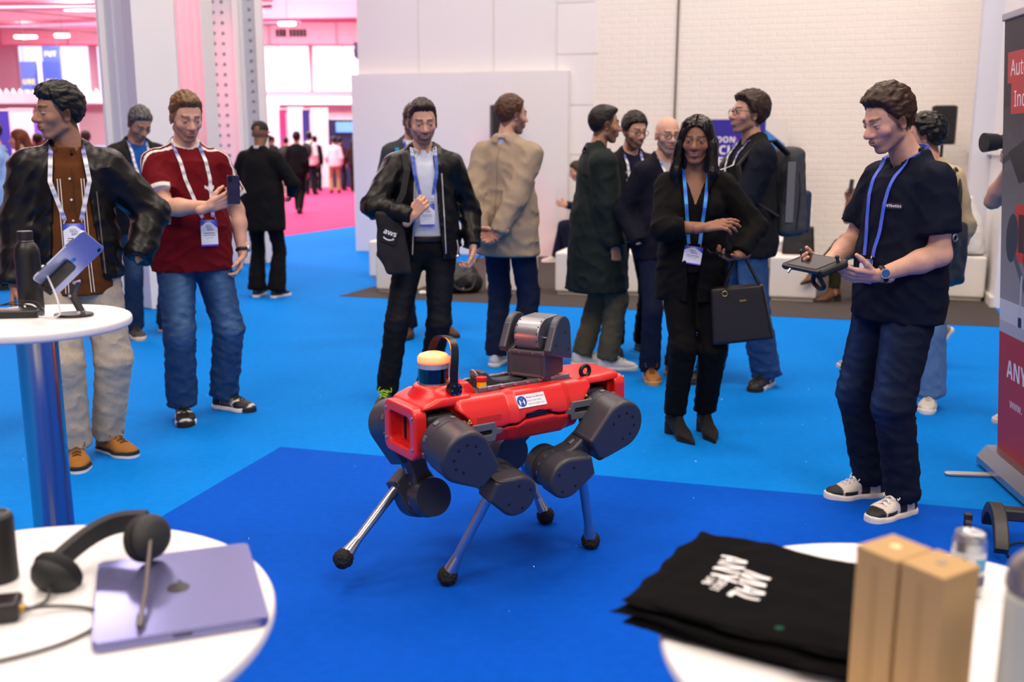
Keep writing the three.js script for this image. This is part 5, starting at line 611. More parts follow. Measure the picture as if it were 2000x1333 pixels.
{ // added unseen pink lamp that tints the fluted column, hung from the hall ceiling
  const p = V(-6.4, 5.3, -10.4), q = V(-3.75, 2.6, -12.1), d = q.clone().sub(p).normalize(), t = thing('added_pink_lamp', 'added unseen black lamp throwing pink light on the fluted column', 'lamp', p.toArray());
  part('barrel', rod(d.clone().multiplyScalar(-.22).toArray(), [0, 0, 0], .1, .12, 28), mat(0x141414, .5), t); part('lens', rod(d.clone().multiplyScalar(.002).toArray(), d.clone().multiplyScalar(.012).toArray(), .105, .105, 28), new THREE.MeshStandardMaterial({ color: 0xff5a78, emissive: 0xff5a78, emissiveIntensity: 2, roughness: .4 }), t, 'glowing pink lens'); part('yoke', [rod([0, .05, 0], [0, CEIL - 5.3, 0], .02), box(.3, .03, .05, [0, .1, 0], null, .006)], mat(0x1a1a1a, .5), t);
  const l = new THREE.SpotLight(0xff5a6e, 75, 0, .27, .5); l.position.copy(p.clone().addScaledVector(d, .05)); l.target.position.copy(q); l.castShadow = true; l.shadow.radius = 4; scene.add(l, l.target); }
// ---------------------------------------------------------------- the far hall
const pinkSpill = mat(0xc07a8e, .6), pinkSpillD = mat(0xa05a70, .6), mauve = mat(0xcc9ab6, .65), hallW = mat(0xf6f4f6, .5), wood = mat(0xd9b48c, .6), navy = mat(0x222a5a, .5);  // pinks and mauve put coloured light spill into the girder and soffit colour
struct('soffit', box(40, .3, 22, [-18, 6.55, -43]), mauve, scene, 'underside of the gallery in the far hall with pink light in its colour');
{ const b = struct('beam_box', box(24, .78, .5, [-16, 5.51, -38]), pinkSpill, scene, 'box girder across the far hall with pink light painted in'); for (let i = 0; i < 8; i++) part('vent', box(.1 + (i === 2 ? .02 : 0), .26, .06, [-8.55 + i * .13 + (i > 2 ? .1 : 0), 5.52, -37.75]), mat(0x1d0d14, .8), b); for (let i = 0; i < 9; i++) part('stiffener', box(.05, .78, .06, [-26 + i * 2.45, 5.51, -37.74]), pinkSpillD, b); }
{ const sh = new THREE.Shape([[-13, 0], [9, 0], [9, .62], [-13, .62]].map(q => new THREE.Vector2(...q))); const holes = []; for (let i = 0; i < 48; i++) { const h = new THREE.Path(); h.absarc(-12.7 + i * .45, .36, .11, 0, 6.283, true); holes.push(h); } const g = extrude(sh, .25, 0, holes); g.rotateY(-.1); g.translate(-11, 5.28, -32); struct('beam_castellated', g, pinkSpill, scene, 'girder pierced by a row of round holes with pink light painted in'); }
for (const [x, z, l, yaw, y] of [[-13, -25.5, 14, .12, 5.1], [-15, -30, 16, -.08, 5.15], [-16, -34, 18, .05, 5.6]]) { const b = struct('beam_cross', put(box(l, .3, .28), [x, y, z], [0, yaw, .02]), pinkSpill, scene, 'roof girder of the far hall with pink light painted in'); part('pipe', put(rod([-l / 2, -.35, .2], [l / 2, -.3, .2], .05), [x, y, z], [0, yaw, .02]), mauve, b); part('cable_run', put(tube([[-l / 2, -.3, .3], [-l / 4, -.55, .3], [0, -.35, .3], [l / 4, -.6, .3], [l / 2, -.3, .3]], .02, 60, 6), [x, y, z], [0, yaw, .02]), mat(0x5a2a3c, .6), b); }
{ const t = thing('iron_column', 'slender dark blue iron column with a flared capital in the far hall', 'column', [-5.28, 0, -37]); t.userData.kind = 'structure'; const k = mat(0x1f2944, .45); part('shaft', lathe([[.2, .01], [.2, .3], [.15, .36], [.13, 4.1], [.15, 4.15]], 24), k, t); part('capital', lathe([[.13, 4.1], [.18, 4.2], [.16, 4.3], [.24, 4.5], [.38, 4.62], [.4, 4.85], [.36, 4.95], [.4, 5.1]], 24), k, t, 'flared dark capital'); part('collar', lathe([[.15, 4.12], [.2, 4.16], [.2, 4.24], [.15, 4.28]], 24), mat(0x8a6a4a, .4, { metalness: .5 }), t); }
const panel = (name, label, cat, x0, x1, y0, y1, z, m, group, depth = .08) => { const t = thing(name, label, cat, [(x0 + x1) / 2, 0, z], 0, group); part('panel', box(x1 - x0, y1 - y0, depth, [0, (y0 + y1) / 2, 0], null, .01), m, t); part('edge_trim', box(x1 - x0 + .03, .04, depth + .03, [0, y1, 0]), hallW, t); if (y0 > .1) { for (const s of [-1, 1]) part('post', box(.04, y0 + .05, .04, [s * ((x1 - x0) / 2 - .05), y0 / 2 + .02, 0]), mat(0x888888, .5), t); } return t; };
const glowM = (c, k) => new THREE.MeshStandardMaterial({ color: c, emissive: c, emissiveIntensity: k, roughness: .5 });
struct('wall_gallery', box(36, 2.64, .3, [-21, 5.07, -50.2]), hallW, scene, 'white gallery parapet at the end of the far hall'); struct('wall_hall_back', box(34, 3.6, .3, [-22, 1.8, -52]), hallW, scene, 'white wall under the gallery');
for (const [x, w, tint] of [[-11.3, 2.9, 0xffffff], [-8.2, 2.9, 0xffffff], [-14.6, 2.9, 0xffffff], [-18.4, 3.4, 0xc9e0f4], [-22.2, 3.4, 0xc9e0f4]]) { const t = thing('added_glow_panel', tint === 0xffffff ? 'wide glowing pane added on the far hall end wall for its overbright daylight' : 'pale blue glowing pane added high on the far hall end wall', 'window', [x, 4.1, -50.02], 0, 'added glowing panes of the far hall'); part('pane', box(w, 2.1, .03, [0, 1.05, 0]), glowM(tint, 1.15), t, 'added glowing pane'); part('frame', [box(w + .1, .06, .06, [0, 2.13, .01]), box(w + .1, .06, .06, [0, -.03, .01]), box(.06, 2.16, .06, [w / 2 + .02, 1.05, .01]), box(.06, 2.16, .06, [-w / 2 - .02, 1.05, .01])], hallW, t); part('mullion', box(.05, 2.1, .05, [0, 1.05, .02]), hallW, t); }  // added glowing panes standing in for the overbright daylight hall beyond
panel('booth_wall', 'white booth wall with pale wooden lower half left of the magenta banner', 'booth', -8.85, -8.2, .01, 2.9, -36, hallW); panel('hanging_banner', 'narrow magenta banner between booth walls', 'banner', -8.1, -7.88, .3, 2.74, -35.5, mat(0xb0307a, .6)); panel('booth_wall', 'white booth wall between the magenta and blue banners', 'booth', -7.95, -7.42, .01, 2.81, -36.2, hallW); panel('hanging_banner', 'narrow blue banner between booth walls', 'banner', -7.3, -7.06, .3, 2.74, -35.5, mat(0x2c2f8c, .6)); panel('booth_wall', 'white booth wall right of the blue banner', 'booth', -7.13, -6.53, .01, 2.78, -36.2, hallW); panel('booth_wall', 'dark navy booth wall behind the pale blue screen', 'booth', -6.6, -5.44, .01, 2.43, -36.4, navy);
{ const t = thing('display_screen', 'pale blue screen on the navy booth wall', 'screen', [-5.9, 1.96, -36.33]); part('bezel', box(.82, .42, .06, [0, .18, 0], null, .01), mat(0x111318, .4), t); part('screen', box(.76, .36, .01, [0, .18, .034]), glowM(0x5f8fd8, 1.1), t, 'glowing pale blue picture'); }
{ const t = thing('booth_counter', 'pale wooden counter with white top behind the crowd', 'counter', [-8.2, 0, -34.9]); part('counter_body', box(1.6, .95, .5, [0, .486, 0], null, .01), wood, t); part('worktop', box(1.7, .05, .6, [0, .985, 0], null, .01), hallW, t); part('kick_strip', box(1.5, .08, .52, [0, .055, 0]), mat(0x333333, .6), t); }
struct('trim_fascia', box(5.2, .26, .5, [-7.2, 3.08, -37]), hallW, scene, 'white fascia above the booths');
for (const [x, y, z, w, near] of [[-5.95, 5.98, -33, 1.2, 'before the pierced girder above the queue'], [-6.5, 4.96, -30, .5, 'below the girders right of the riveted column'], [-10.8, 4.86, -26, .8, 'beside the broad white column'], [-12.6, 4.53, -29, .4, 'just above the blue hanging sign'], [-15.5, 4.9, -33, .7, 'added over the scalloped valance to light the gallery'], [-11.6, 4.0, -31.9, .4, 'low beside the blue hanging sign']]) { const t = thing('strip_light', 'glowing white strip light ' + near, 'light', [x, y, z], 0, 'strip lights of the far hall'); part('tube_cover', box(w, .09, .14, [0, 0, 0], null, .03), glowM(0xfff6f2, 2.5), t, 'glowing white cover'); part('hanger', rod([0, .04, 0], [0, 6.4 - y > .2 ? 6.4 - y : .3, 0], .008), mat(0x444444, .5), t); const l = new THREE.PointLight(0xfff2f0, 8); l.position.set(x, y - .12, z + .1); l.castShadow = true; scene.add(l); }
{ const t = thing('hanging_sign', 'blue two-tier hanging sign with yellow lettering in the far hall', 'sign', [-13.73, 3.1, -30]); const sgn = (w, h, draw) => canvasTex(256, Math.round(256 * h / w), draw);
  part('lower_board', box(1.18, .8, .06, [0, .4, 0]), mat(0xffffff, .5, { map: sgn(1.18, .8, (x, w, h) => { x.fillStyle = '#3c56b4'; x.fillRect(0, 0, w, h); x.fillStyle = '#5570c8'; x.beginPath(); x.moveTo(0, 0); x.lineTo(110, 0); x.lineTo(60, h); x.lineTo(0, h); x.fill(); x.fillStyle = '#eef060'; x.font = 'bold 44px sans-serif'; x.fillText('URE', 6, 140); x.fillText('PLA', 156, 140); }) }), t); part('upper_board', box(.5, .44, .06, [.34, 1.02, 0]), mat(0xffffff, .5, { map: sgn(.5, .44, (x, w, h) => { x.fillStyle = '#4a62c4'; x.fillRect(0, 0, w, h); x.fillStyle = '#eef060'; x.font = 'bold 100px sans-serif'; x.fillText('FUT', 26, 150); }) }), t); part('divider', box(.12, .78, .07, [-.02, .42, .005]), hallW, t, 'white upright divider'); for (const x of [-.5, .5]) part('suspension_wire', rod([x, .8, 0], [x, 3.3, 0], .01), mat(0x666666, .5), t); }
{ const t = thing('valance', 'white scalloped valance of a stand in the far hall', 'stand', [-14.6, 0, -31.5]); part('fascia_board', box(5.6, .34, .1, [0, 2.94, 0]), hallW, t); for (let i = 0; i < 26; i++) part('scallop', put(new THREE.ConeGeometry(.1, .16, 4), [-2.65 + i * .213, 3.15, .0]), hallW, t); part('canopy', put(new THREE.CylinderGeometry(3.2, 3.2, 4.6, 24, 1, true, -.7, 1.4), [0, -.55, -3.0], [0, 0, Math.PI / 2]), mat(0x7c8ba8, .6, { side: THREE.DoubleSide }), t, 'blue-grey curved canopy'); for (const x of [-2.6, 0, 2.6]) part('post', box(.06, 2.8, .06, [x, 1.41, 0]), hallW, t); }
panel('booth_wall', 'white lit booth panel behind the bearded man in blue shirt', 'booth', -13.3, -12.7, .01, 2.45, -27, hallW); panel('booth_wall', 'narrow white booth panel beside the purple screen', 'booth', -12.12, -11.5, .01, 2.35, -27, hallW); panel('booth_wall', 'blue booth panel at the hall edge', 'booth', -14.3, -13.75, .01, 2.46, -28, mat(0x3a3aa8, .6)); panel('booth_wall', 'cream booth panel beside the blue one', 'booth', -14.9, -14.35, .01, 2.46, -28, mat(0xf0d9c0, .6));
{ const t = thing('display_screen', 'purple screen glowing between the white booth panels', 'screen', [-13.7, 1.2, -29.5]); part('bezel', box(1.9, 1.1, .06, [0, .55, 0], null, .01), mat(0x15111c, .4), t); part('screen', box(1.84, 1.04, .01, [0, .55, .034]), glowM(0x6a3aa8, .9), t, 'glowing purple picture'); part('leg', [box(.06, 1.2, .06, [-.6, -.58, 0]), box(.06, 1.2, .06, [.6, -.58, 0])], mat(0x222222, .5), t); }
{ const t = thing('flower_display', 'magenta flower arrangement on a stand in the far hall', 'flowers', [-11.3, 0, -24]); const R = rng(4); part('planter', box(.7, .9, .3, [0, .462, 0], null, .02), mat(0x5a4a3a, .7), t); for (let i = 0; i < 26; i++) part('blossom', put(new THREE.IcosahedronGeometry(.07 + R() * .05, 1), [(R() - .5) * .6, 1.0 + R() * .55, (R() - .5) * .24], [R() * 6, R() * 6, 0]), mat(R() < .5 ? 0xd838a8 : 0xf070c8, .7), t); part('foliage', polygonise([ell([0, 1.02, 0], [.34, .16, .16])], .01, (d, x, y, z) => d + .05 * fbm(x * 9, y * 9, z * 9), .03), mat(0x5a6a2a, .8), t); }
// ---------------------------------------------------------------- the cast
const worn = (T, name, label, cat, group) => { const t = new THREE.Group(); t.name = numbered(name); scene.add(t); t.position.copy(T.position); t.rotation.copy(T.rotation); t.scale.copy(T.scale); return tag(t, label, cat, group); };
const basis = (p, d, n) => { const D = V(...d).normalize(), N = V(...n); N.addScaledVector(D, -N.dot(D)).normalize(); return new THREE.Matrix4().makeBasis(D, N, D.clone().cross(N)).setPosition(V(...p)); };
function phone(T, label, p, up, face, color = 0x18202c, w = .072, h = .148) { const t = worn(T, 'phone', label, 'phone', 'phones held by visitors'), M = basis(p, up, face).multiply(new THREE.Matrix4().makeRotationX(Math.PI / 2)).multiply(new THREE.Matrix4().makeRotationZ(-Math.PI / 2)); part('case', extrude(rrect(w, h, .01), .009, .002).applyMatrix4(M), mat(color, .25, { metalness: .3, clearcoat: .6 }), t); part('screen', extrude(rrect(w - .006, h - .006, .008), .001).translate(0, 0, -.0047).applyMatrix4(M), mat(0x050506, .06), t); part('camera_bump', extrude(rrect(.02, .03, .007, -w * .28, h * .36), .004, .001).translate(0, 0, .0055).applyMatrix4(M), mat(0x0a0c14, .15), t); return t; }
function watch(T, k, color, dial) { const J = T.J, d = J['wr' + k].clone().sub(J['el' + k]).normalize(), p = J['wr' + k].clone().addScaledVector(d, -.028); const Q = new THREE.Quaternion().setFromUnitVectors(V(0, 0, 1), d); const g = new THREE.TorusGeometry(.031, .006, 8, 32); g.scale(1, 1, 1.7); g.applyQuaternion(Q); g.translate(p.x, p.y, p.z); const out = dial || V(k === 'L' ? 1 : -1, .2, .4), n = out.clone().addScaledVector(d, -out.dot(d)).normalize(), q = p.clone().addScaledVector(n, .034); const S = part('watch', g, mat(color, .5), T, 'wristwatch strap'); part('watch_face', [rod(q, q.clone().addScaledVector(n, .009), .021, .019, 28)], mat(0xb8bcc4, .25, { metalness: .9 }), S); part('dial', rod(q.clone().addScaledVector(n, .0088), q.clone().addScaledVector(n, .0098), .0165, .0165, 28), mat(0x1c4a80, .15), S, 'dark dial'); }
function stripe(T, pts, w, color, rough = .7, name = 'stripe', label) { const p = onFront(T, pts, w, .002, 26); part(name, ribbon(p, V(1, 0, 0), w, .0016), mat(color, rough), T, label); }
const LW = 0xe7e9ee, jeans = 0x1d3a5e, black = 0x0c0c0e;
{ // young man in the leather jacket
  const T = person({ label: 'person in black leather jacket and cream trousers turning the head behind the tall table', pos: [-2.09, -4.76], yaw: 24, h: 1.8, skin: 'olive', head: [-70, 4, -3], neck: .95, shoulder: 1.04,
    hair: { style: 'short', color: 0x0b0a0a, tint: 0x1a1716, top: .024, side: .01, quiff: .01, fringe: .024, amp: .009, freq: [75, 40, 26], rough: .42 }, face: { nose: 1.15, gaze: [-.25, 0], brow: 0x0a0808 },
    arms: { L: { w: [.27, .98, .1], hint: [1, -.1, -.5], hide: true }, R: { w: [-.27, .88, .06] } }, feet: { R: { p: [-.075, 0, .06], yaw: 2 }, L: { p: [.075, 0, -.06], yaw: 34 } },
    wear: [{ t: 'trousers', color: 0xb3a893, ankle: .078, knee: .085, thigh: .102, fold: .0065, rough: .85, len: 1.0 }, { t: 'top', name: 'shirt', color: 0x5a3417, e: .012, sleeve: 'none', hem: -.13, hemCurve: .0, fold: .0048, collar: 'fold', neck: .058, open: null }, { t: 'top', name: 'leather_jacket', color: 0x0f0e0e, e: .026, armR: .012, sleeve: 'long', hem: -.06, open: [.058, .115, .0], collar: 'stand', collarH: .03, collarR: .078, fold: .0096, rough: .36, mat: { clearcoat: .25, clearcoatRoughness: .4 }, hemBand: .05 }, { t: 'shoes', color: 0x9a6526, soleColor: 0xe6e2da, solePaint: (x, y, z, c) => { if (y > .017) c.set(0x141414); }, laces: 0x6a4420, high: .12, label: 'wheat coloured lace-up boot', rough: .85 }],
    lanyard: { y: 1.17, x: .0, half: .034, bow: .03, alt: 0x3c46b4, bw: .092, bh: .135, label: 'white lanyard with blue printed ends' } });
  for (const x of [-.052, -.04, .048, .06]) stripe(T, [[x, 1.36], [x, 1.0], [x * 1.1, .835]], .0045, 0xd8cdbb, .8, 'shirt_stripe'); for (let i = 0; i < 5; i++) { const y = 1.36 - i * .095, z = T.surf(.0, y) + .002; part('button', rod([0, y, z], [0, y, z + .004], .0055, .005, 14), mat(0xe8e2d6, .4), T); }
  stripe(T, [[.11, 1.3], [.12, .92]], .006, 0x55504a, .3, 'zip'); stripe(T, [[.012, 1.4], [.012, .86]], .003, 0x3d220d, .8, 'placket'); }
{ // man in the red shirt photographing the robot
  const T = person({ label: 'person in dark red t-shirt with white shoulder stripes filming with a phone', pos: [-1.79, -5.56], yaw: 30, h: 1.81, skin: 'fair', head: [6, 20, 2], girth: 1.06, bare: true, belly: .0,
    hair: { style: 'short', color: 0x553a22, tint: 0x6e5232, top: .024, side: .0045, quiff: .006, amp: .006, line: .006 }, face: { beard: { amt: .55, color: 0x6a4326 }, down: 1, lid: .0025, brow: 0x5a3e26, jaw: 1.08 },
    arms: { R: { w: [.03, 1.19, .34], hint: [-.7, -.9, .05], d: [.85, .35, .25], n: [-.25, .1, -1], curls: [.75, .7, .75, .8], thumb: .5 }, L: { w: [.27, .90, .03], hint: [.8, 0, -1], d: [-.35, -.9, .25], n: [-1, -.1, 0], curl: .5 } },
    feet: { R: { p: [-.115, 0, .05], yaw: -8 }, L: { p: [.14, 0, -.05], yaw: 38 } },
    wear: [{ t: 'trousers', color: 0x27466c, fade: 0x5d80a6, ankle: .083, knee: .084, thigh: .104, fold: .0096, len: 1.02 }, { t: 'top', name: 't_shirt', color: 0x640a15, e: .016, sleeve: 'short', sl: .72, armR: .008, hem: -.12, drape: .012, fold: .0056, neck: .064, neckY: .6, cell: .0074, paint: (p, c, k) => { const q = k.inv, X = Math.abs(q.x); const nr = Math.hypot(q.x / .064, (q.y - .6) / .07, q.z / .065); if (nr < 1.24 && q.y > .46) { c.set(0xd9d4d2); return; } for (const a of ['L', 'R']) { const A = k.J['sh' + a], B = k.J['el' + a], d = B.clone().sub(A), t = p.clone().sub(A).dot(d) / d.lengthSq(); if (t > .62 && p.distanceTo(A.clone().addScaledVector(d, clamp(t))) < .1 && X > .13) { c.set(0xd9d4d2); return; } } if (X > .05 && q.y > .3) { const s = q.z + .012 + (X - .05) * -.05; for (const o of [-.034, 0, .034]) if (Math.abs(s - o) < .0075) c.set(0xe4dedd); } } }, { t: 'shoes', color: 0x121214, soleColor: 0xe4e4e4, solePaint: (x, y, z, c) => { if (y < .008) c.set(0x151515); if (z > .15) c.set(0x1a1a1a); }, paint: (x, y, z, c) => { if (Math.abs(Math.hypot(z - .13, (y - .045) * 2) - .05) < .008 && y < .07) c.set(0xcfcac0); if (Math.abs(((z + .01) * 60) % 1 - .5) < .18 && y < .075 && y > .04 && z < .08) c.set(0x8a8d92); }, laces: 0x0d0d0d, label: 'black running shoe with white midsole' }],
    lanyard: { y: 1.12, x: .06, half: .03, bow: .015, alt: 0x4a52b8, bw: .088, bh: .14, label: 'white lanyard with blue ends' } });
  phone(T, 'dark blue phone raised by the person in the red t-shirt', [.145, 1.275, .385], [0.05, 1, -.12], [-.25, 0, -1], 0x14284a); watch(T, 'L', 0x111111);
  { const z = T.surf(.085, 1.27) + .003; part('chest_emblem', [0, 1, 2].map(i => put(extrude([[-.006, 0], [.006, 0], [.009, .02], [0, .034], [-.009, .02]], .0015), [.085 + (i - 1) * .008, 1.262, z], [0, .2, (1 - i) * .55])).concat([box(.034, .005, .0015, [.085, 1.253, z], [0, .2, 0])]), mat(0xe9e4e2, .7), T, 'small white three-leaf emblem'); } }
{ const T = person({ label: 'person in black jacket and blue t-shirt looking down at a phone before the white column', pos: [-2.96, -8.0], yaw: 38, h: 1.84, q: 1.6, skin: 'tan', head: [6, 36, 0], headFwd: .02, hair: { style: 'short', color: 0x23211f, tint: 0x6a6866, top: .024, side: .008, amp: .007 }, face: { down: 1, lid: .002, beard: { amt: .25 } },
    arms: { L: { w: [.07, 1.2, .3], hint: [1, -.7, 0], d: [-.5, .15, .8], n: [-.5, .6, -.3], curl: .6 }, R: { w: [-.06, 1.17, .3], hint: [-1, -.7, 0], d: [.5, .15, .8], n: [.5, .6, -.3], curl: .6 } }, feet: { R: { p: [-.13, 0, .02], yaw: -5 }, L: { p: [.14, 0, -.02], yaw: 25 } },
    wear: [{ t: 'trousers', color: 0x1a2c46, fade: 0x2c4666, ankle: .08, fold: .008 }, { t: 'top', name: 't_shirt', color: 0x1b4f9e, e: .012, sleeve: 'none', hem: -.12 }, { t: 'top', name: 'jacket', color: 0x121215, e: .026, sleeve: 'long', hem: -.16, open: [.07, .1], collar: 'stand', fold: .0088, rough: .6 }, { t: 'shoes', color: 0x3a3632, soleColor: 0xc9bda6, laces: 0x2a2724, label: 'grey knitted sneaker' }], lanyard: { y: 1.2, half: .03, alt: 0x8088c8 } }); phone(T, 'phone held low by the person before the white column', [.0, 1.2, .42], [0, .35, 1], [0, 1, -.3], 0x101216); }
{ const T = person({ label: 'person in black suit and black cap seen from behind', pos: [-2.5, -10.05], yaw: 166, h: 1.76, q: 1.6, skin: 'brown', head: [10, 5, 0], girth: 1.1, shoulder: 1.06, hair: { style: 'cap', color: 0x0a0a0a }, face: {}, arms: { L: { w: [.2, 1.05, .25], hint: [1, -.5, -.4] }, R: { w: [-.2, 1.05, .25], hint: [-1, -.5, -.4] } },
    wear: [{ t: 'trousers', color: 0x0c0c0e, ankle: .1, fold: .0096 }, { t: 'top', name: 'shirt', color: 0xb9bdc6, e: .008, sleeve: 'none', hem: -.05, collar: 'stand', collarR: .066 }, { t: 'top', name: 'suit_jacket', color: 0x0d0d0f, e: .024, sleeve: 'long', hem: -.26, drape: .01, open: [.04, .03], fold: .0064 }, { t: 'shoes', color: 0x141414, soleColor: 0xdcdcdc }] }); }
person({ label: 'person in pale blue shirt with dark beard facing away into the hall', pos: [-5.42, -10.65], yaw: -72, h: 1.77, q: 1.8, skin: 'light', head: [-5, 8, 0], girth: 1.08, hair: { style: 'short', color: 0x1a1614, top: .022, side: .01 }, face: { beard: { amt: .95, full: 1 } }, arms: { L: { w: [.12, 1.08, .28], hint: [.6, -.9, -.3], d: [-.2, .2, 1], n: [-1, 0, 0] }, R: { w: [-.12, 1.08, .28], hint: [-.6, -.9, -.3] } }, wear: [{ t: 'trousers', color: 0x12141f, ankle: .08 }, { t: 'top', name: 'shirt', color: 0x8fb0dc, e: .016, sleeve: 'long', hem: -.06, collar: 'fold', fold: .0072 }, { t: 'shoes', color: 0x121212, soleColor: 0x111111 }] });
person({ label: 'person with long auburn hair behind the pale blue shirt', pos: [-5.75, -11.9], yaw: -60, h: 1.7, q: 2.4, skin: 'fair', head: [-10, 0, 0], hair: { style: 'tail', color: 0x5a2a14, tint: 0x7a3a1c }, face: { fem: 1 }, wear: [{ t: 'trousers', color: 0x15151a }, { t: 'top', name: 'coat', color: 0x2a2a22, e: .02, sleeve: 'long', hem: -.2, fold: .0064 }, { t: 'shoes', color: 0x151515, soleColor: 0x222222 }] });
{ const T = person({ label: 'person in white t-shirt whose watch arm reaches in beside the tall table', pos: [-2.86, -4.75], yaw: 78, h: 1.76, q: 1.7, bare: true, skin: 'olive', head: [0, 10, 0], hair: { style: 'short', color: 0x15110e }, face: {}, arms: { R: { w: [-.23, .98, .27], hint: [-.3, -.2, -1], curl: .5 } }, wear: [{ t: 'trousers', color: 0x14161f }, { t: 'top', name: 't_shirt', color: 0xd4d4d6, e: .016, sleeve: 'short', hem: -.1 }, { t: 'shoes', color: 0x222222, soleColor: 0xdddddd }] }); watch(T, 'R', 0x111111, V(-1, .2, .3)); }
{ // smiling man in the biker jacket
  const T = person({ label: 'smiling person in black biker jacket and black jeans watching the robot', pos: [-.61, -5.88], yaw: 10, h: 1.79, skin: 'light', pelvis: [.1, .945, 0], side: 1, head: [4, 14, 2], hair: { style: 'short', color: 0x241812, tint: 0x33241a, top: .02, side: .004, quiff: .006, amp: .005, line: .01 }, face: { beard: { amt: .8, goatee: 1 }, smile: 1, lid: .003, down: 1 },
    arms: { R: { w: [.005, 1.13, .245], hint: [-1, -.25, -.25], d: [.55, .7, .1], n: [.3, 0, -1], curl: 1.05, thumb: .8 }, L: { w: [.375, .93, .04], hint: [.5, 0, -1], d: [-.1, -1, .1], n: [-1, 0, .2], curl: .75 } }, feet: { R: { p: [-.15, 0, .06], yaw: -14 }, L: { p: [.1, 0, -.06], yaw: 12 } },
    wear: [{ t: 'trousers', color: 0x0f1013, fade: 0x1d1f25, rise: .05, ankle: .066, knee: .07, thigh: .094, fold: .008, rough: .75 }, { t: 'top', name: 'shirt', color: 0xc3ccdc, e: .009, sleeve: 'none', tuck: 1, hem: .02, collar: 'fold', collarR: .064, fold: .004 }, { t: 'top', name: 'biker_jacket', color: 0x0d0d0e, e: .02, sleeve: 'long', armR: .0, hem: -.08, open: [.05, .085, .0], collar: 'stand', collarH: .026, collarR: .074, fold: .0088, rough: .38, mat: { clearcoat: .2, clearcoatRoughness: .4 } }, { t: 'shoes', color: 0x151617, soleColor: 0x242424, laces: 0x9ad02a, paint: (x, y, z, c) => { if (x > .02 && z > .0 && z < .09) c.set(0xc8c0b0); }, label: 'black trail shoe with lime green laces' }], lanyard: { y: 1.2, x: .1, half: .03, color: 0x3a66d0, alt: 0xdfe4f2, bow: .012, bw: .085, bh: .125, label: 'blue and white lanyard' } });
  part('belt', polygonise([withBB((x, y, z) => { const l = Math.hypot((x - .1) / .164, z / .124); return Math.max(Math.abs((l - 1) * .12) - .006, Math.abs(y - .985) - .018); }, [-.12, .95, -.16, .32, 1.02, .16])], .01, null, .006), mat(0x0b0b0b, .4), T, 'black belt'); stripe(T, [[.19, 1.36], [.205, .9]], .007, 0xa8a8aa, .25, 'zip', 'metal zip'); stripe(T, [[.035, 1.36], [.01, .9]], .007, 0xa8a8aa, .25, 'zip', 'metal zip'); part('key_clip', [tube([[.27, .98, .13], [.275, .93, .14], [.27, .9, .14]], .004, 12, 6), put(new THREE.SphereGeometry(.012, 12, 8), [.27, .885, .142])], mat(0xd8d8d8, .25, { metalness: .8 }), T, 'keys on a clip');
  const b = worn(T, 'tote_bag', 'black cloth tote bag with white lettering on the shoulder strap', 'bag'); const g = polygonise([withBB((x, y, z) => { const t = (1.15 - y) / .34; const lean = x + .125 - t * .03; return smax(smax(Math.abs(lean) - lerp(.07, .1, clamp(t)) + Math.max(0, t - .72) * Math.abs(lean - .06) * 1.6, Math.abs(z - .2) - .022 - .02 * clamp(t), .02), Math.max(y - 1.15, .8 - y), .02) + .008 * noise(x * 16, y * 12, z * 16); }, [-.3, .76, .14, .05, 1.2, .27])], .01, null, .006); part('bag_body', g, mat(0x0b0b0d, .8), b); const tex = canvasTex(256, 256, (x) => { x.fillStyle = '#0b0b0d'; x.fillRect(0, 0, 256, 256); x.fillStyle = '#f0f0f0'; x.font = 'bold 120px sans-serif'; x.textAlign = 'center'; x.fillText('aws', 128, 120); x.strokeStyle = '#f0f0f0'; x.lineWidth = 20; x.beginPath(); x.arc(120, 60, 140, .32 * Math.PI, .68 * Math.PI); x.stroke(); x.beginPath(); x.moveTo(190, 150); x.lineTo(226, 156); x.lineTo(206, 190); x.fill(); }); part('printed_logo', put(new THREE.BoxGeometry(.088, .088, .002), [-.125, 1.02, .2365], [-.03, -.1, -.35]), mat(0xffffff, .8, { map: tex }), b, 'white lettering with a curved arrow'); part('strap', ribbon([V(-.11, 1.12, .2), V(-.04, 1.25, .175), V(-.01, 1.38, .135), V(-.02, 1.47, .05), V(-.04, 1.47, -.05)], V(1, .3, 0), .035, .004), mat(0x0b0b0d, .8), b); }
{ const T = person({ label: 'bearded person in grey jacket with a blue bag strap behind the biker jacket', pos: [-.78, -7.95], yaw: 16, h: 1.85, q: 1.8, skin: 'light', head: [8, 22, 0], hair: { style: 'short', color: 0x3a2418, top: .018, side: .005, line: .012 }, face: { beard: { amt: .9, full: 1, color: 0x4a2a18 }, down: 1, lid: .002 }, feet: { R: { p: [-.06, 0, .0], yaw: -20 }, L: { p: [.22, 0, 0], yaw: 18 } }, wear: [{ t: 'trousers', color: 0x171c2c, ankle: .075 }, { t: 'top', name: 'shirt', color: 0xd0d4dc, e: .01, sleeve: 'none', hem: -.04, collar: 'fold' }, { t: 'top', name: 'jacket', color: 0x3a3d42, e: .024, sleeve: 'long', hem: -.18, open: [.06, .06], fold: .0064 }, { t: 'shoes', color: 0x4a2a18, soleColor: 0x1a1210, label: 'brown leather shoe' }], lanyard: { y: 1.2, color: 0x3a4ac8, alt: 0x7a86e0 } }); stripe(T, [[-.13, 1.45], [-.12, 1.2], [-.13, 1.0]], .03, 0x1188b8, .7, 'bag_strap', 'blue shoulder strap'); }
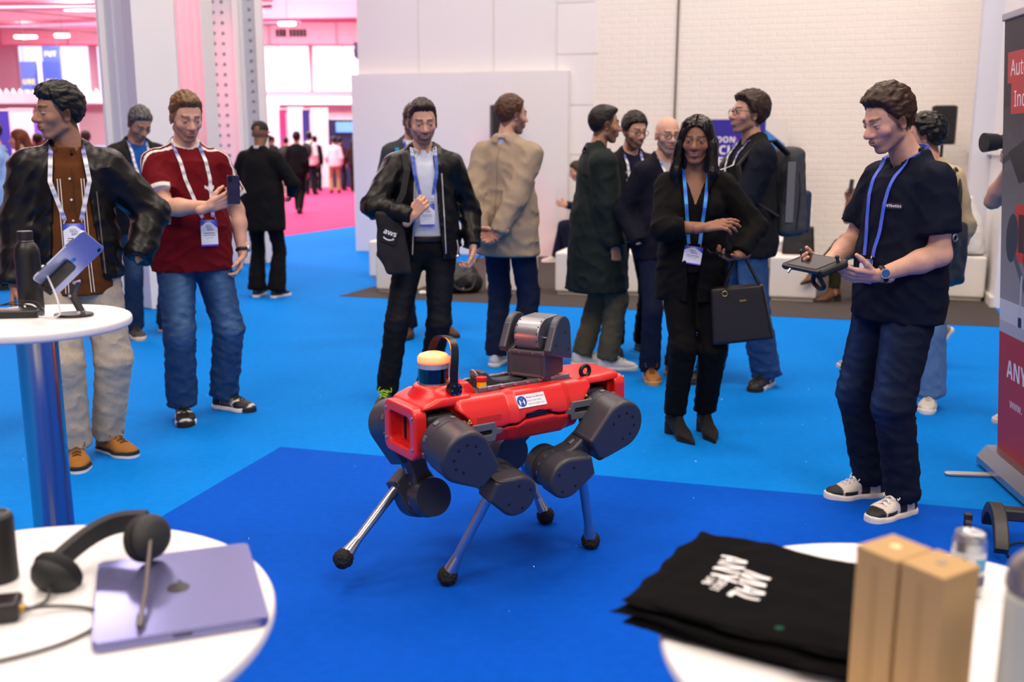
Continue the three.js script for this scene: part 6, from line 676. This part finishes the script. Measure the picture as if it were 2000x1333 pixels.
{ const T = person({ label: 'person in beige blazer seen from behind with hands clasped on the back', pos: [-.03, -6.78], yaw: 152, h: 1.85, q: 1.3, skin: 'light', head: [-34, 4, 0], shoulder: 1.06, hair: { style: 'short', color: 0x3a2418, tint: 0x55361f, top: .018, side: .008, amp: .004 }, face: { beard: { amt: .7 } }, arms: { L: { w: [.07, .93, -.235], hint: [1, -.1, -.35], d: [-.8, -.5, .1], n: [-.3, .4, -1], curl: .7 }, R: { w: [-.06, .91, -.245], hint: [-1, -.1, -.35], d: [.8, -.35, -.05], n: [.2, .2, -1], curl: .9 } }, feet: { R: { p: [-.1, 0, 0], yaw: -8 }, L: { p: [.1, 0, .02], yaw: 10 } }, wear: [{ t: 'trousers', color: 0x16213a, fade: 0x22304e, ankle: .075, knee: .075, fold: .0088 }, { t: 'top', name: 'shirt', color: 0x9fb4d8, e: .01, sleeve: 'none', hem: -.04, collar: 'stand' }, { t: 'top', name: 'blazer', color: 0x9c8c78, e: .024, sleeve: 'long', armR: .006, hem: -.19, drape: .008, flare: .1, open: [.05, .05], lapel: .05, fold: .0096, rough: .85, collar: 'fold', collarR: .072, collarH: .024 }, { t: 'shoes', color: 0xd8d4cc, soleColor: 0xe8e4dc }] }); const seam = []; for (let i = 0; i <= 20; i++) { const y = 1.46 - i * .034; let z = -.4; for (let k = 0; k < 120; k++) { let d = 9; for (const f of T.fields) d = Math.min(d, f(0, y, z)); if (d < .0015) break; z += Math.max(.0015, d * .7); } seam.push(V(0, y, z - .001)); } part('back_seam', tube(seam, .0022, 40, 6), mat(0x8f7c64, .85), T); }
{ person({ label: 'person in long dark green coat and olive trousers facing the glasses wearer', pos: [.585, -6.78], yaw: 98, h: 1.78, q: 1.35, skin: 'tan', head: [4, 2, 0], hair: { style: 'short', color: 0x17120f, top: .016, side: .003, quiff: .004, line: .004, amp: .003 }, face: { beard: { amt: .6 }, nose: 1.15 }, arms: { R: { w: [-.235, .86, .06], d: [.0, -1, .15], n: [.9, 0, -.4], curl: .6 }, L: { w: [.2, .9, .1] } }, feet: { R: { p: [-.09, 0, .06], yaw: -6 }, L: { p: [.09, 0, -.08], yaw: 6 } }, wear: [{ t: 'trousers', color: 0x57503f, ankle: .075, knee: .078, fold: .0096, len: 1.02 }, { t: 'top', name: 'shirt', color: 0x5a6a94, e: .01, sleeve: 'none', hem: -.04, collar: 'fold' }, { t: 'top', name: 'long_coat', color: 0x16201f, e: .03, sleeve: 'long', armR: .014, hem: -.4, drape: .02, flare: .35, open: [.03, .012], collar: 'fold', collarR: .076, collarH: .034, fold: .0088, rough: .75 }, { t: 'shoes', color: 0xdedbd3, soleColor: 0xe9e6df, laces: 0xe8e6e0, label: 'off-white sneaker' }] }); }
{ person({ label: 'curly-haired person with glasses in a striped navy t-shirt and dark cardigan', pos: [.86, -7.32], yaw: 18, h: 1.75, q: 1.5, skin: 'light', head: [8, 12, 0], glasses: 0x2a2622, hair: { style: 'curly', color: 0x1d1511, top: .03, side: .014, amp: .008, taper: .02 }, face: { beard: { amt: .85, full: 1, color: 0x2a1d15 } }, feet: { R: { p: [-.11, 0, .02], yaw: -20 }, L: { p: [.13, 0, 0], yaw: 8 } }, wear: [{ t: 'trousers', color: 0x0d0d10, ankle: .075 }, { t: 'top', name: 't_shirt', color: 0x12162e, e: .012, sleeve: 'none', hem: -.1, cell: .009, paint: (p, c) => { if (((p.y * 15.5) % 1) < .24 && p.y < 1.37) c.set(0xc9cad0); } }, { t: 'top', name: 'cardigan', color: 0x1c1c20, e: .024, sleeve: 'long', hem: -.14, open: [.07, .09], fold: .0064 }, { t: 'shoes', color: 0x161314, soleColor: 0x0e0e0e, laces: 0x0e0e0e, high: .14, label: 'black leather boot' }], lanyard: { y: 1.15, half: .03, alt: 0x4a4ec0 } }); }
{ person({ label: 'bald person with glasses in navy cardigan and grey t-shirt', pos: [.98, -6.5], yaw: 26, h: 1.71, q: 1.5, skin: 'fair', head: [-14, 8, 0], glasses: 0x0f0f10, hair: { style: 'bald', color: 0x3a2a20 }, face: { beard: { amt: .45, color: 0x4a3a30 } }, arms: { R: { w: [-.23, .95, .06], hide: true }, L: { w: [.2, .95, .1] } }, feet: { R: { p: [-.1, 0, .04], yaw: -25 }, L: { p: [.12, 0, .02], yaw: 12 } }, wear: [{ t: 'trousers', color: 0x131b30, ankle: .075, fold: .008 }, { t: 'top', name: 't_shirt', color: 0x9fa2a6, e: .012, sleeve: 'none', hem: -.09 }, { t: 'top', name: 'cardigan', color: 0x11121f, e: .024, sleeve: 'long', hem: -.12, open: [.06, .085], fold: .0064 }, { t: 'shoes', color: 0x9a6428, soleColor: 0xb98a50, high: .14, laces: 0x6a4420, label: 'tan suede boot' }], lanyard: { y: 1.14, half: .028 } }); }
{ // woman in the black blazer
  const T = person({ label: 'person with long black hair in black blazer holding a phone and handbag', pos: [.94, -5.16], yaw: -8, h: 1.63, skin: 'deep', bust: 1, girth: .97, shoulder: .95, heel: .05, head: [-9, 6, -2], headScale: 1.04, pelvis: [0, .985, 0], hair: { style: 'long', color: 0x070606, tint: 0x0f0c0b, amp: .005, rough: .32 }, face: { fem: 1, lip: [.36, .15, .13], down: 1, lid: .0032, nose: 1.2, brow: 0x0a0605 },
    arms: { R: { w: [.055, 1.235, .275], hint: [-1, -.55, -.1], d: [.95, .22, .2], n: [.15, -.8, -.6], curls: [.25, .35, .45, .5], thumb: .3 }, L: { w: [.235, 1.08, .2], hint: [1, -.5, -.4], d: [-.78, -.05, .5], n: [.05, .9, .35], curl: .55 } }, feet: { R: { p: [-.075, 0, .05], yaw: 30 }, L: { p: [.1, 0, -.02], yaw: 14 } },
    wear: [{ t: 'trousers', color: 0x08080a, ankle: .066, knee: .076, thigh: .1, fold: .0064, len: .98, rise: .12 }, { t: 'top', name: 'blouse', color: 0x0b0b0c, e: .007, sleeve: 'none', hem: -.02, vneck: .36, neck: .066, neckY: .6 }, { t: 'top', name: 'blazer', color: 0x0a0a0b, e: .02, sleeve: 'long', hem: -.18, flare: .25, open: [.085, .025], lapel: .06, collar: 'fold', collarR: .074, collarH: .022, fold: .0072, cuff: -.01 }, { t: 'shoes', kind: 'heel', color: 0x09090a, soleColor: 0x080808, label: 'black suede ankle boot with block heel', rough: .9 }], lanyard: { y: 1.13, x: -.0, half: .03, bow: .0, color: 0x2a62d8, alt: 0x3aa0e8, plain: 1, bw: .1, bh: .1, label: 'bright blue lanyard', tilt: -8 } });
  for (let i = 0; i < 3; i++) part('cuff_button', put(new THREE.SphereGeometry(.006, 10, 8), [-.015 - i * .018, 1.205, .275 + .0]), mat(0x161616, .3), T);
  phone(T, 'black phone lying in the palm of the person in the black blazer', [.14, 1.105, .285], [-.9, .12, .3], [.05, 1, .25], 0x0b0b0c);
  const b = worn(T, 'handbag', 'black leather tote handbag hanging from the forearm of the black blazer', 'handbag'); const o = new THREE.Group(); const leather = mat(0x0f0f11, .42); part('bag_body', polygonise([withBB((x, y, z) => { const t = y / .31; const W = lerp(.168, .142, t); return smax(smax(Math.abs(x) - W, Math.abs(z) - lerp(.07, .045, t), .02), Math.max(y - .31 + .04 * x, -y), .015); }, [-.2, -.03, -.1, .2, .34, .1])], .01, null, .006).applyMatrix4(M4([.285, .6, .16], [0, -.12, .16])), leather, b); for (const s of [-1, 1]) part('handle', tube([[.17, .9, .16 + s * .05], [.2, 1.0, .18 + s * .03], [.25, 1.115, .17], [.3, 1.02, .15 + s * .03], [.355, .92, .15 + s * .05]], .0085, 50, 8), leather, b); part('buckle', [put(new THREE.TorusGeometry(.014, .003, 8, 20), [.17, .87, .225]), put(new THREE.TorusGeometry(.014, .003, 8, 20), [.352, .87, .205])], mat(0xc9a860, .3, { metalness: .9 }), b, 'gold buckles'); part('charm', [tube([[.352, .86, .21], [.356, .82, .216], [.35, .79, .214]], .005, 10, 6), put(new THREE.TorusGeometry(.012, .004, 8, 18), [.352, .782, .216])], mat(0xc9a860, .3, { metalness: .9 }), b, 'gold key charm'); part('maker_plate', put(new THREE.BoxGeometry(.035, .008, .002), [.268, .835, .226], [0, -.12, .16]), mat(0xc8a94a, .35, { metalness: .8 }), b); }
{ // man in the fleece vest
  const T = person({ label: 'person in dark fleece vest and glasses with a grey backpack, fist raised', pos: [1.49, -6.33], yaw: -80, h: 1.84, q: 1.1, skin: 'light', head: [2, -4, 0], glasses: 0x101010, hair: { style: 'short', color: 0x2a1c14, tint: 0x3a281c, top: .03, side: .022, swoop: 1, nape: -.02, amp: .007, freq: [60, 25, 30] }, face: { beard: { amt: .6 }, nose: 1.15, smile: .8 }, arms: { L: { w: [.05, 1.28, .27], hint: [.35, -1, .1], d: [-.1, .95, .25], n: [-1, 0, -.2], curl: 1.1, thumb: .8 }, R: { w: [-.06, 1.2, .31], hint: [-.5, -1, 0], d: [.25, .8, .4], n: [.9, 0, -.3], curl: 1.1 } }, feet: { R: { p: [-.08, 0, .17], yaw: 20 }, L: { p: [.12, 0, -.12], yaw: 42 } }, wear: [{ t: 'trousers', color: 0x2c4d78, fade: 0x5078a4, ankle: .092, knee: .088, fold: .0104 }, { t: 'top', name: 'sweater', color: 0x0c1220, e: .02, sleeve: 'long', armR: .008, hem: -.04, fold: .0088 }, { t: 'top', name: 'fleece_vest', color: 0x1b1c1e, e: .034, sleeve: 'none', hem: -.14, collar: 'stand', collarR: .076, collarH: .036, open: [.03, .006], fold: .0064, rough: .95 }, { t: 'shoes', color: 0x17181a, soleColor: 0xd9d6ce, solePaint: (x, y, z, c) => { if (z > .13) c.set(0x181818); }, paint: (x, y, z, c) => { if (Math.abs(Math.abs((z - .03) * 2.2 - (y - .06)) - .012) < .012 && y > .03) c.set(0xcfcfcf); }, laces: 0x1a1a1a, label: 'black and grey running shoe' }], lanyard: { y: 1.2, half: .03, badge: false } });
  const b = worn(T, 'backpack', 'grey and black backpack on the fleece vest', 'backpack'); part('pack', polygonise([withBB((x, y, z) => { const t = (y - .95) / .52; return smax(smax(Math.abs(x) - .15, Math.abs(z + .245) - lerp(.095, .05, clamp(t)), .05), Math.abs(y - 1.2) - .27, .06) + .004 * noise(x * 18, y * 18, z * 18); }, [-.2, .88, -.4, .2, 1.52, -.1])], .02, null, .008), mat(0x3a3d42, .8), b); part('front_pocket', polygonise([withBB((x, y, z) => smax(smax(Math.abs(x) - .12, Math.abs(z + .33) - .03, .02), Math.abs(y - 1.08) - .13, .03), [-.16, .92, -.4, .16, 1.24, -.28])], .02, null, .008), mat(0x25314a, .7), b, 'dark blue lower pocket'); for (const s of [-1, 1]) part('strap', ribbon([V(s * .1, 1.42, -.2), V(s * .11, 1.5, -.1), V(s * .115, 1.49, .02), V(s * .13, 1.36, .13), V(s * .17, 1.18, .1), V(s * .2, 1.06, -.1)], V(1, .2, 0), .05, .012), mat(0x1a1b1d, .8), b); part('zip', tube([[.152, .98, -.25], [.152, 1.2, -.26], [.14, 1.42, -.24]], .004, 20, 6), mat(0x111111, .5), b); part('side_panel', box(.004, .36, .05, [.152, 1.2, -.2], null, .001), mat(0x6a6c70, .8), b, 'pale grey side panel'); }
{ // robot operator
  const T = person({ label: 'person in navy polo shirt steering the robot with a hand controller', pos: [1.6, -4.09], yaw: -72, h: 1.755, skin: 'fair', bare: true, girth: 1.12, shoulder: 1.05, head: [-2, 20, 0], headFwd: .045, pelvis: [.0, .95, .0], lean: 1, hair: { style: 'short', color: 0x2a1b12, tint: 0x3c2819, top: .036, side: .013, quiff: .014, amp: .008, freq: [70, 45, 30], line: .004 }, face: { beard: { amt: .5, color: 0x4a3220 }, nose: 1.15, smile: 1, down: 1, lid: .0025 },
    arms: { L: { w: [.13, 1.035, .215], hint: [.55, -.25, -1], d: [-.3, .04, .95], n: [-.72, .6, .1], curls: [.35, .4, .45, .5], thumb: .2 }, R: { w: [-.15, 1.04, .27], hint: [-.75, -.3, -1], d: [.25, .05, .95], n: [.75, .55, 0], curl: .5, thumb: .3 } }, feet: { L: { p: [.13, 0, .0], yaw: 12 }, R: { p: [-.1, 0, -.01], yaw: -10 } },
    wear: [{ t: 'trousers', color: 0x0e1728, fade: 0x26406a, ankle: .074, knee: .083, thigh: .1, fold: .0075, rough: .8, cell: .0105 }, { t: 'top', name: 'polo_shirt', color: 0x0c1324, e: .017, sleeve: 'short', sl: .72, armR: .01, hem: -.12, collar: 'fold', collarR: .07, collarH: .03, neck: .06, vneck: .5, fold: .0064, cell: .0095 }, { t: 'shoes', color: 0xd6cfc2, soleColor: 0xe2ddd0, paint: (x, y, z, c) => { if ((z > .135 && y < .06) || (z < -.03 && y < .085) || (Math.abs(z - .035) < .018 && y < .075) || (z > .07 && z < .13 && y < .045)) c.set(0x15161a); }, laces: 0xf0f0ee, label: 'white and black leather sneaker' }], lanyard: { y: 1.1, x: .0, half: .03, color: 0x2f62dc, alt: 0x5668e0, plain: 1, bow: .0, bw: .08, bh: .1, label: 'bright blue lanyard' } });
  watch(T, 'L', 0x121212, V(1, .2, .3)); { const z = T.surf(.085, 1.31) + .003; const tex = canvasTex(128, 48, (x) => { x.fillStyle = '#0c1324'; x.fillRect(0, 0, 128, 48); x.fillStyle = '#e6e8ee'; x.font = 'bold 30px sans-serif'; x.fillText('ANYbotics', 0, 34, 124); }); part('chest_lettering', put(new THREE.BoxGeometry(.085, .026, .0015), [.085, 1.31, z], [-.1, .3, 0]), mat(0xffffff, .8, { map: tex }), T, 'small white lettering on the chest'); }
  const c = worn(T, 'hand_controller', 'black tablet controller held in both hands by the navy polo shirt', 'controller'); const M = M4([-.02, 1.075, .405], [.3, .0, .0]); part('tablet_case', box(.25, .016, .15, [0, 0, 0], null, .006).applyMatrix4(M), mat(0x0d0d0f, .5), c); part('screen', box(.2, .002, .12, [0, .009, 0]).applyMatrix4(M), mat(0x0b1420, .08), c); for (const s of [-1, 1]) { part('grip', box(.035, .03, .13, [s * .125, -.006, 0], null, .012).applyMatrix4(M), mat(0x121213, .6), c); part('joystick', [cyl(.006, .008, .02, [s * .122, .02, -.03]).applyMatrix4(M), put(new THREE.SphereGeometry(.009, 12, 8), [s * .122, .031, -.03]).applyMatrix4(M)], mat(0x222222, .5), c); } part('hand_strap', tube([[.09, -.02, .05], [.1, -.07, .04], [.05, -.09, .03], [.0, -.07, .02], [.03, -.02, .02]], .009, 40, 8).applyMatrix4(M), mat(0x0c0c0d, .6), c, 'black carrying strap loop'); part('lug', rod([-.05, .0, .08], [-.05, -.01, .095], .006).applyMatrix4(M), mat(0xb0b0b4, .3, { metalness: .9 }), c); }
{ const T = person({ label: 'person in cream jacket and pale jeans with black bag behind the navy polo shirt', pos: [2.41, -5.85], yaw: -58, h: 1.69, q: 1.9, skin: 'light', head: [-62, 4, 0], hair: { style: 'short', color: 0x090808, top: .034, side: .018, quiff: .01, amp: .012, nape: -.01, rough: .4 }, face: {}, feet: { L: { p: [.16, 0, .02], yaw: 30 }, R: { p: [-.14, 0, .12], yaw: 4 } }, wear: [{ t: 'trousers', color: 0x5b7da6, fade: 0x8fb0d0, ankle: .095, knee: .09, fold: .0096, len: 1.02 }, { t: 'top', name: 'jacket', color: 0xb9a888, e: .024, sleeve: 'long', hem: -.1, fold: .008 }, { t: 'shoes', color: 0xd9d3c2, soleColor: 0xe9e5dc, laces: 0xe6e2d6, label: 'off-white chunky sneaker' }] });
  const b = worn(T, 'shoulder_bag', 'black leather rucksack hanging at the side of the cream jacket', 'bag'); part('bag_body', polygonise([withBB((x, y, z) => smax(smax(Math.abs(x - .28) - .06, Math.abs(z - .14) - .11, .03), Math.abs(y - .98) - .19, .04) + .006 * noise(x * 14, y * 14, z * 14), [.18, .72, -.04, .42, 1.24, .32])], .02, null, .008), mat(0x0e0e10, .38), b); part('strap', tube([[.27, 1.15, .2], [.25, 1.35, .12], [.2, 1.47, .02], [.24, 1.36, .02], [.27, 1.14, .06]], .012, 40, 8), mat(0x0f0f11, .45), b); part('buckle', put(new THREE.TorusGeometry(.02, .004, 8, 20), [.345, 1.08, .18], [0, 1.57, 0]), mat(0xb0b0b4, .3, { metalness: .9 }), b); }
person({ label: 'walking person in dark trousers mostly hidden behind the navy polo shirt', pos: [2.68, -6.85], yaw: -92, h: 1.7, q: 1.9, skin: 'light', head: [0, 0, 0], hair: { style: 'short', color: 0x1a1512 }, face: {}, pelvis: [0, .93, .02], feet: { L: { p: [.09, 0, .22], yaw: 0 }, R: { p: [-.09, .2, -.42], yaw: 0, pitch: 55 } }, wear: [{ t: 'trousers', color: 0x14171f, ankle: .09 }, { t: 'top', name: 'jacket', color: 0x1a1c22, e: .02, sleeve: 'long', hem: -.12 }, { t: 'shoes', color: 0x8f8878, soleColor: 0xd6cfc0 }] });
{ const T = person({ label: 'seated person with long brown hair in olive trousers and patterned heels', pos: [3.58, -9.76], yaw: -78, h: 1.68, q: 1.6, skin: 'tan', girth: .95, bust: 1, head: [0, 14, 0], pelvis: [0, .57, 0], lean: 4, hair: { style: 'tail', color: 0x4a2e1c, tint: 0x7a5432 }, face: { fem: 1 }, bare: true, arms: { R: { w: [-.1, 1.06, .3], hint: [-.5, -1, 0], d: [.1, .9, .3], n: [.9, 0, -.3], curl: .8 }, L: { w: [.12, 1.02, .28], hint: [.5, -1, 0], d: [-.1, .9, .3], n: [-.9, 0, -.3], curl: .8 } }, feet: { R: { p: [-.06, 0, .42], yaw: 0, hint: [0, .6, 1] }, L: { p: [-.02, .26, .62], yaw: 0, pitch: 18, hint: [0, 1, .6] } }, wear: [{ t: 'trousers', color: 0x2e2d18, ankle: .062, len: .85 }, { t: 'top', name: 'top', color: 0x1a1512, e: .012, sleeve: 'none', hem: -.08 }, { t: 'shoes', kind: 'heel', color: 0x6a4424, soleColor: 0x1a1210, label: 'brown patterned heeled shoe' }] }); phone(T, 'pale phone raised by the seated person in olive trousers', [.0, 1.2, .34], [0, 1, -.1], [0, 0, 1], 0x3a3a38); }
person({ label: 'seated person in white shirt and black trousers leaning forward by the return wall', pos: [4.52, -9.98], yaw: -96, h: 1.76, q: 1.6, skin: 'tan', girth: 1.08, head: [0, 30, 0], pelvis: [0, .57, -.02], lean: 24, hair: { style: 'short', color: 0x2e2722, tint: 0x5a544e, top: .018, side: .008 }, face: {}, arms: { L: { w: [.1, .72, .42], hint: [.8, -.6, -.3] }, R: { w: [-.1, .72, .42], hint: [-.8, -.6, -.3] } }, feet: { L: { p: [.14, 0, .38], yaw: 8, hint: [0, .6, 1] }, R: { p: [-.14, 0, .42], yaw: -8, hint: [0, .6, 1] } }, wear: [{ t: 'trousers', color: 0x0e0e10, ankle: .075 }, { t: 'top', name: 'shirt', color: 0xdedcd8, e: .018, sleeve: 'long', hem: -.1, collar: 'fold', fold: .0088 }, { t: 'shoes', color: 0x4a3324, soleColor: 0x1a1512, high: .14, label: 'brown suede boot' }], lanyard: { y: .9, color: 0x3a66d0, alt: 0x5a7ae0, badge: false } });
{ const T = person({ label: 'photographer in dark t-shirt behind the roll-up banner raising a camera', pos: [2.82, -5.2], yaw: -84, h: 1.76, q: 1.7, bare: true, skin: 'light', head: [0, 6, 0], hair: { style: 'short', color: 0x241812, top: .03, side: .012, amp: .009 }, face: {}, arms: { R: { w: [-.05, 1.44, .24], hint: [-.75, -1, .2], d: [.5, .5, .7], n: [.6, .5, -.2], curl: .7 }, L: { w: [.08, 1.42, .26], hint: [.7, -1, .2], d: [-.3, .6, .7], n: [-.6, .5, -.2], curl: .7 } }, feet: { R: { p: [-.12, 0, -.08], yaw: -20 }, L: { p: [.1, 0, .03], yaw: 4 } }, wear: [{ t: 'trousers', color: 0x14151a, ankle: .08 }, { t: 'top', name: 't_shirt', color: 0x121214, e: .016, sleeve: 'short', hem: -.1 }, { t: 'shoes', color: 0xcfc7b4, soleColor: 0xded8c8, laces: 0xd8d2c4, label: 'cream sneaker' }] });
  const c = worn(T, 'photo_camera', 'black camera with a long lens hood raised beside the banner', 'camera'); part('camera_body', box(.14, .1, .07, [0, 1.57, .26], null, .014), mat(0x141415, .5), c); part('lens', [rod([0, 1.565, .29], [0, 1.56, .36], .036), rod([0, 1.56, .36], [0, 1.557, .43], .042, .05)], mat(0x0c0c0d, .45), c); part('lens_glass', rod([0, 1.558, .4], [0, 1.558, .405], .04), mat(0x06070c, .05), c); part('prism_hump', box(.05, .04, .06, [0, 1.63, .26], null, .012), mat(0x161617, .5), c); part('strap', tube([[-.07, 1.6, .26], [-.1, 1.5, .2], [-.06, 1.42, .1], [.0, 1.45, .08]], .008, 30, 6), mat(0x0b0b0b, .6), c); }
person({ label: 'seated person in navy clothes by the brick wall mostly hidden behind the green coat', pos: [1.09, -13.06], yaw: -84, h: 1.74, q: 2, skin: 'fair', head: [0, 20, 0], pelvis: [0, .57, 0], lean: 20, hair: { style: 'short', color: 0x3a2a1c }, face: {}, arms: { L: { w: [.1, .78, .4] }, R: { w: [-.1, .78, .4] } }, feet: { L: { p: [.1, 0, .34], yaw: 6, hint: [0, .6, 1] }, R: { p: [-.1, 0, .5], yaw: -6, hint: [0, .6, 1] } }, wear: [{ t: 'trousers', color: 0x151a33, ankle: .08 }, { t: 'top', name: 'sweater', color: 0x15192e, e: .02, sleeve: 'long', hem: -.1 }, { t: 'shoes', color: 0xd9d6d0, soleColor: 0xe6e4e0, label: 'white sneaker' }] });
person({ label: 'person with dark curly hair standing behind the red t-shirt by the pink column', pos: [-3.75, -11.55], yaw: 150, h: 1.78, q: 2.4, skin: 'brown', head: [0, 0, 0], hair: { style: 'curly', color: 0x100c0a, top: .05, side: .035, amp: .014, taper: .01 }, face: {}, wear: [{ t: 'trousers', color: 0x1a1a20 }, { t: 'top', name: 'jacket', color: 0x22222a, e: .022, sleeve: 'long', hem: -.12 }, { t: 'shoes', color: 0x151515, soleColor: 0x222222 }] });
// visitors far off in the pink-carpeted hall
const far = [
  ['person in black walking away across the pink carpet', -4.78, -22.5, 176, 1.8, 0x0d0d10, 0x0d0d10, { style: 'short', color: 0x120e0c }, 'tan', 'walk'],
  ['person with black backpack beside a stool on the pink carpet', -7.0, -31.4, 170, 1.74, 0x18181c, 0x2a2422, { style: 'short', color: 0x140f0c }, 'light', 'pack'], ['person in white t-shirt carrying a dark rucksack in the far hall', -6.2, -31.0, 168, 1.9, 0xd6d0cc, 0x12141c, { style: 'short', color: 0x181210 }, 'brown', 'pack'], ['person in pale pink shirt and tan chinos in the far hall', -5.62, -32.0, -165, 1.76, 0xe0ccd4, 0xb08a64, { style: 'short', color: 0x15100d }, 'light'], ['person in brown dress by the navy booth', -5.12, -32.9, 172, 1.72, 0x2a1a16, 0x33201a, { style: 'long', color: 0x100b09 }, 'deep'], ['person in white cap and dark vest with a lanyard in the far hall', -4.7, -31.9, 20, 1.8, 0x14141a, 0x101014, { style: 'short', color: 0xd8d4d0 }, 'brown', 'badge'], ['person with long auburn hair and black skirt by the iron column', -4.3, -32.9, 165, 1.72, 0xd9a8a0, 0x0e0e10, { style: 'tail', color: 0x6a3418, tint: 0x8a4a24 }, 'fair'], ['person in dark jacket between the booths and crowd', -7.9, -33.4, 160, 1.78, 0x1c1c22, 0x16161a, { style: 'short', color: 0x120e0c }, 'tan'], ['person in white top seated high beside the riveted column', -6.75, -26.6, 30, 1.76, 0xd8d6da, 0x15151a, { style: 'short', color: 0x17110e }, 'light'], ['person in dark jacket just behind the white top by the riveted column', -6.1, -25.4, 150, 1.74, 0x15151c, 0x15151a, { style: 'curly', color: 0x120d0b, top: .03, side: .016 }, 'tan'], ['person in black suit between the rucksacks in the far hall', -6.5, -33.4, 178, 1.8, 0x121216, 0x121216, { style: 'short', color: 0x100c0a }, 'brown'], ['person in maroon top at the end of the queue', -5.75, -33.8, 160, 1.76, 0x4a1a22, 0x1a1a20, { style: 'short', color: 0x16100d }, 'light'],
  ['person with black hair beyond the pale blue shirt', -8.6, -18.4, 150, 1.72, 0x1a1a20, 0x14141a, { style: 'short', color: 0x0c0a0a }, 'brown'], ['person with brown hair near the magenta flowers', -8.0, -17.6, 170, 1.7, 0x3a2c20, 0x1a1a1e, { style: 'long', color: 0x2a1a12 }, 'light'], ['person in grey coat beyond the leather jacket', -7.3, -17.4, -150, 1.76, 0x4a4a50, 0x1a1a20, { style: 'short', color: 0x3a2a20 }, 'fair'], ['person in pink top near the magenta flowers', -9.6, -20.5, 20, 1.7, 0xc06a8a, 0x2a2a30, { style: 'tail', color: 0x1a100c }, 'tan'],
];
for (const [label, x, z, yaw, h, top, leg, hair, skin, extra] of far) {
  const T = person({ label, pos: [x, z], y: .01, yaw, h, q: 3, skin, hair, face: { fem: hair.style !== 'short' && hair.style !== 'curly' }, group: 'visitors in the far hall', feet: extra === 'walk' ? { L: { p: [.07, 0, .2], yaw: 0 }, R: { p: [-.06, .05, -.22], yaw: 0, pitch: 35 } } : undefined, arms: { L: { w: [.2, .98, .16], hint: [.5, 0, -1] } }, wear: [{ t: 'trousers', color: leg, ankle: .08, cell: .011 }, { t: 'top', name: 'top', color: top, e: .02, sleeve: 'long', hem: -.12, cell: .011 }, { t: 'shoes', color: 0x1a1a1a, soleColor: 0x333333 }] });
  if (extra === 'pack') { const b = worn(T, 'backpack', label.includes('stool') ? 'black backpack on the person beside the stool in the far hall' : 'dark rucksack on the person in white t-shirt', 'backpack'); part('pack', polygonise([ell([0, 1.26, -.2], [.16, .22, .1])], .02, null, .02), mat(0x101014, .7), b); for (const s of [-1, 1]) part('strap', ribbon([V(s * .1, 1.44, -.16), V(s * .11, 1.5, -.06), V(s * .12, 1.4, .12), V(s * .15, 1.15, .08)], V(1, .2, 0), .05, .01), mat(0x141418, .7), b); }
  if (extra === 'badge') lanyard(T, { y: 1.15 });
}
{ const t = thing('bar_stool', 'pale wooden stool on the pink carpet beside a black backpack', 'stool', [-7.0, .01, -30.6]); part('seat', cyl(.17, .17, .04, [0, .74, 0]), mat(0xd8b9a0, .6), t); for (let i = 0; i < 4; i++) { const a = i * 1.571 + .78; part('leg', rod([Math.cos(a) * .13, .73, Math.sin(a) * .13], [Math.cos(a) * .2, .0, Math.sin(a) * .2], .016), mat(0xe0cfc4, .5), t); } part('footrest', put(new THREE.TorusGeometry(.17, .01, 8, 24), [0, .28, 0], [Math.PI / 2, 0, 0]), mat(0xcccccc, .4), t); }
renderer.render(scene, camera);
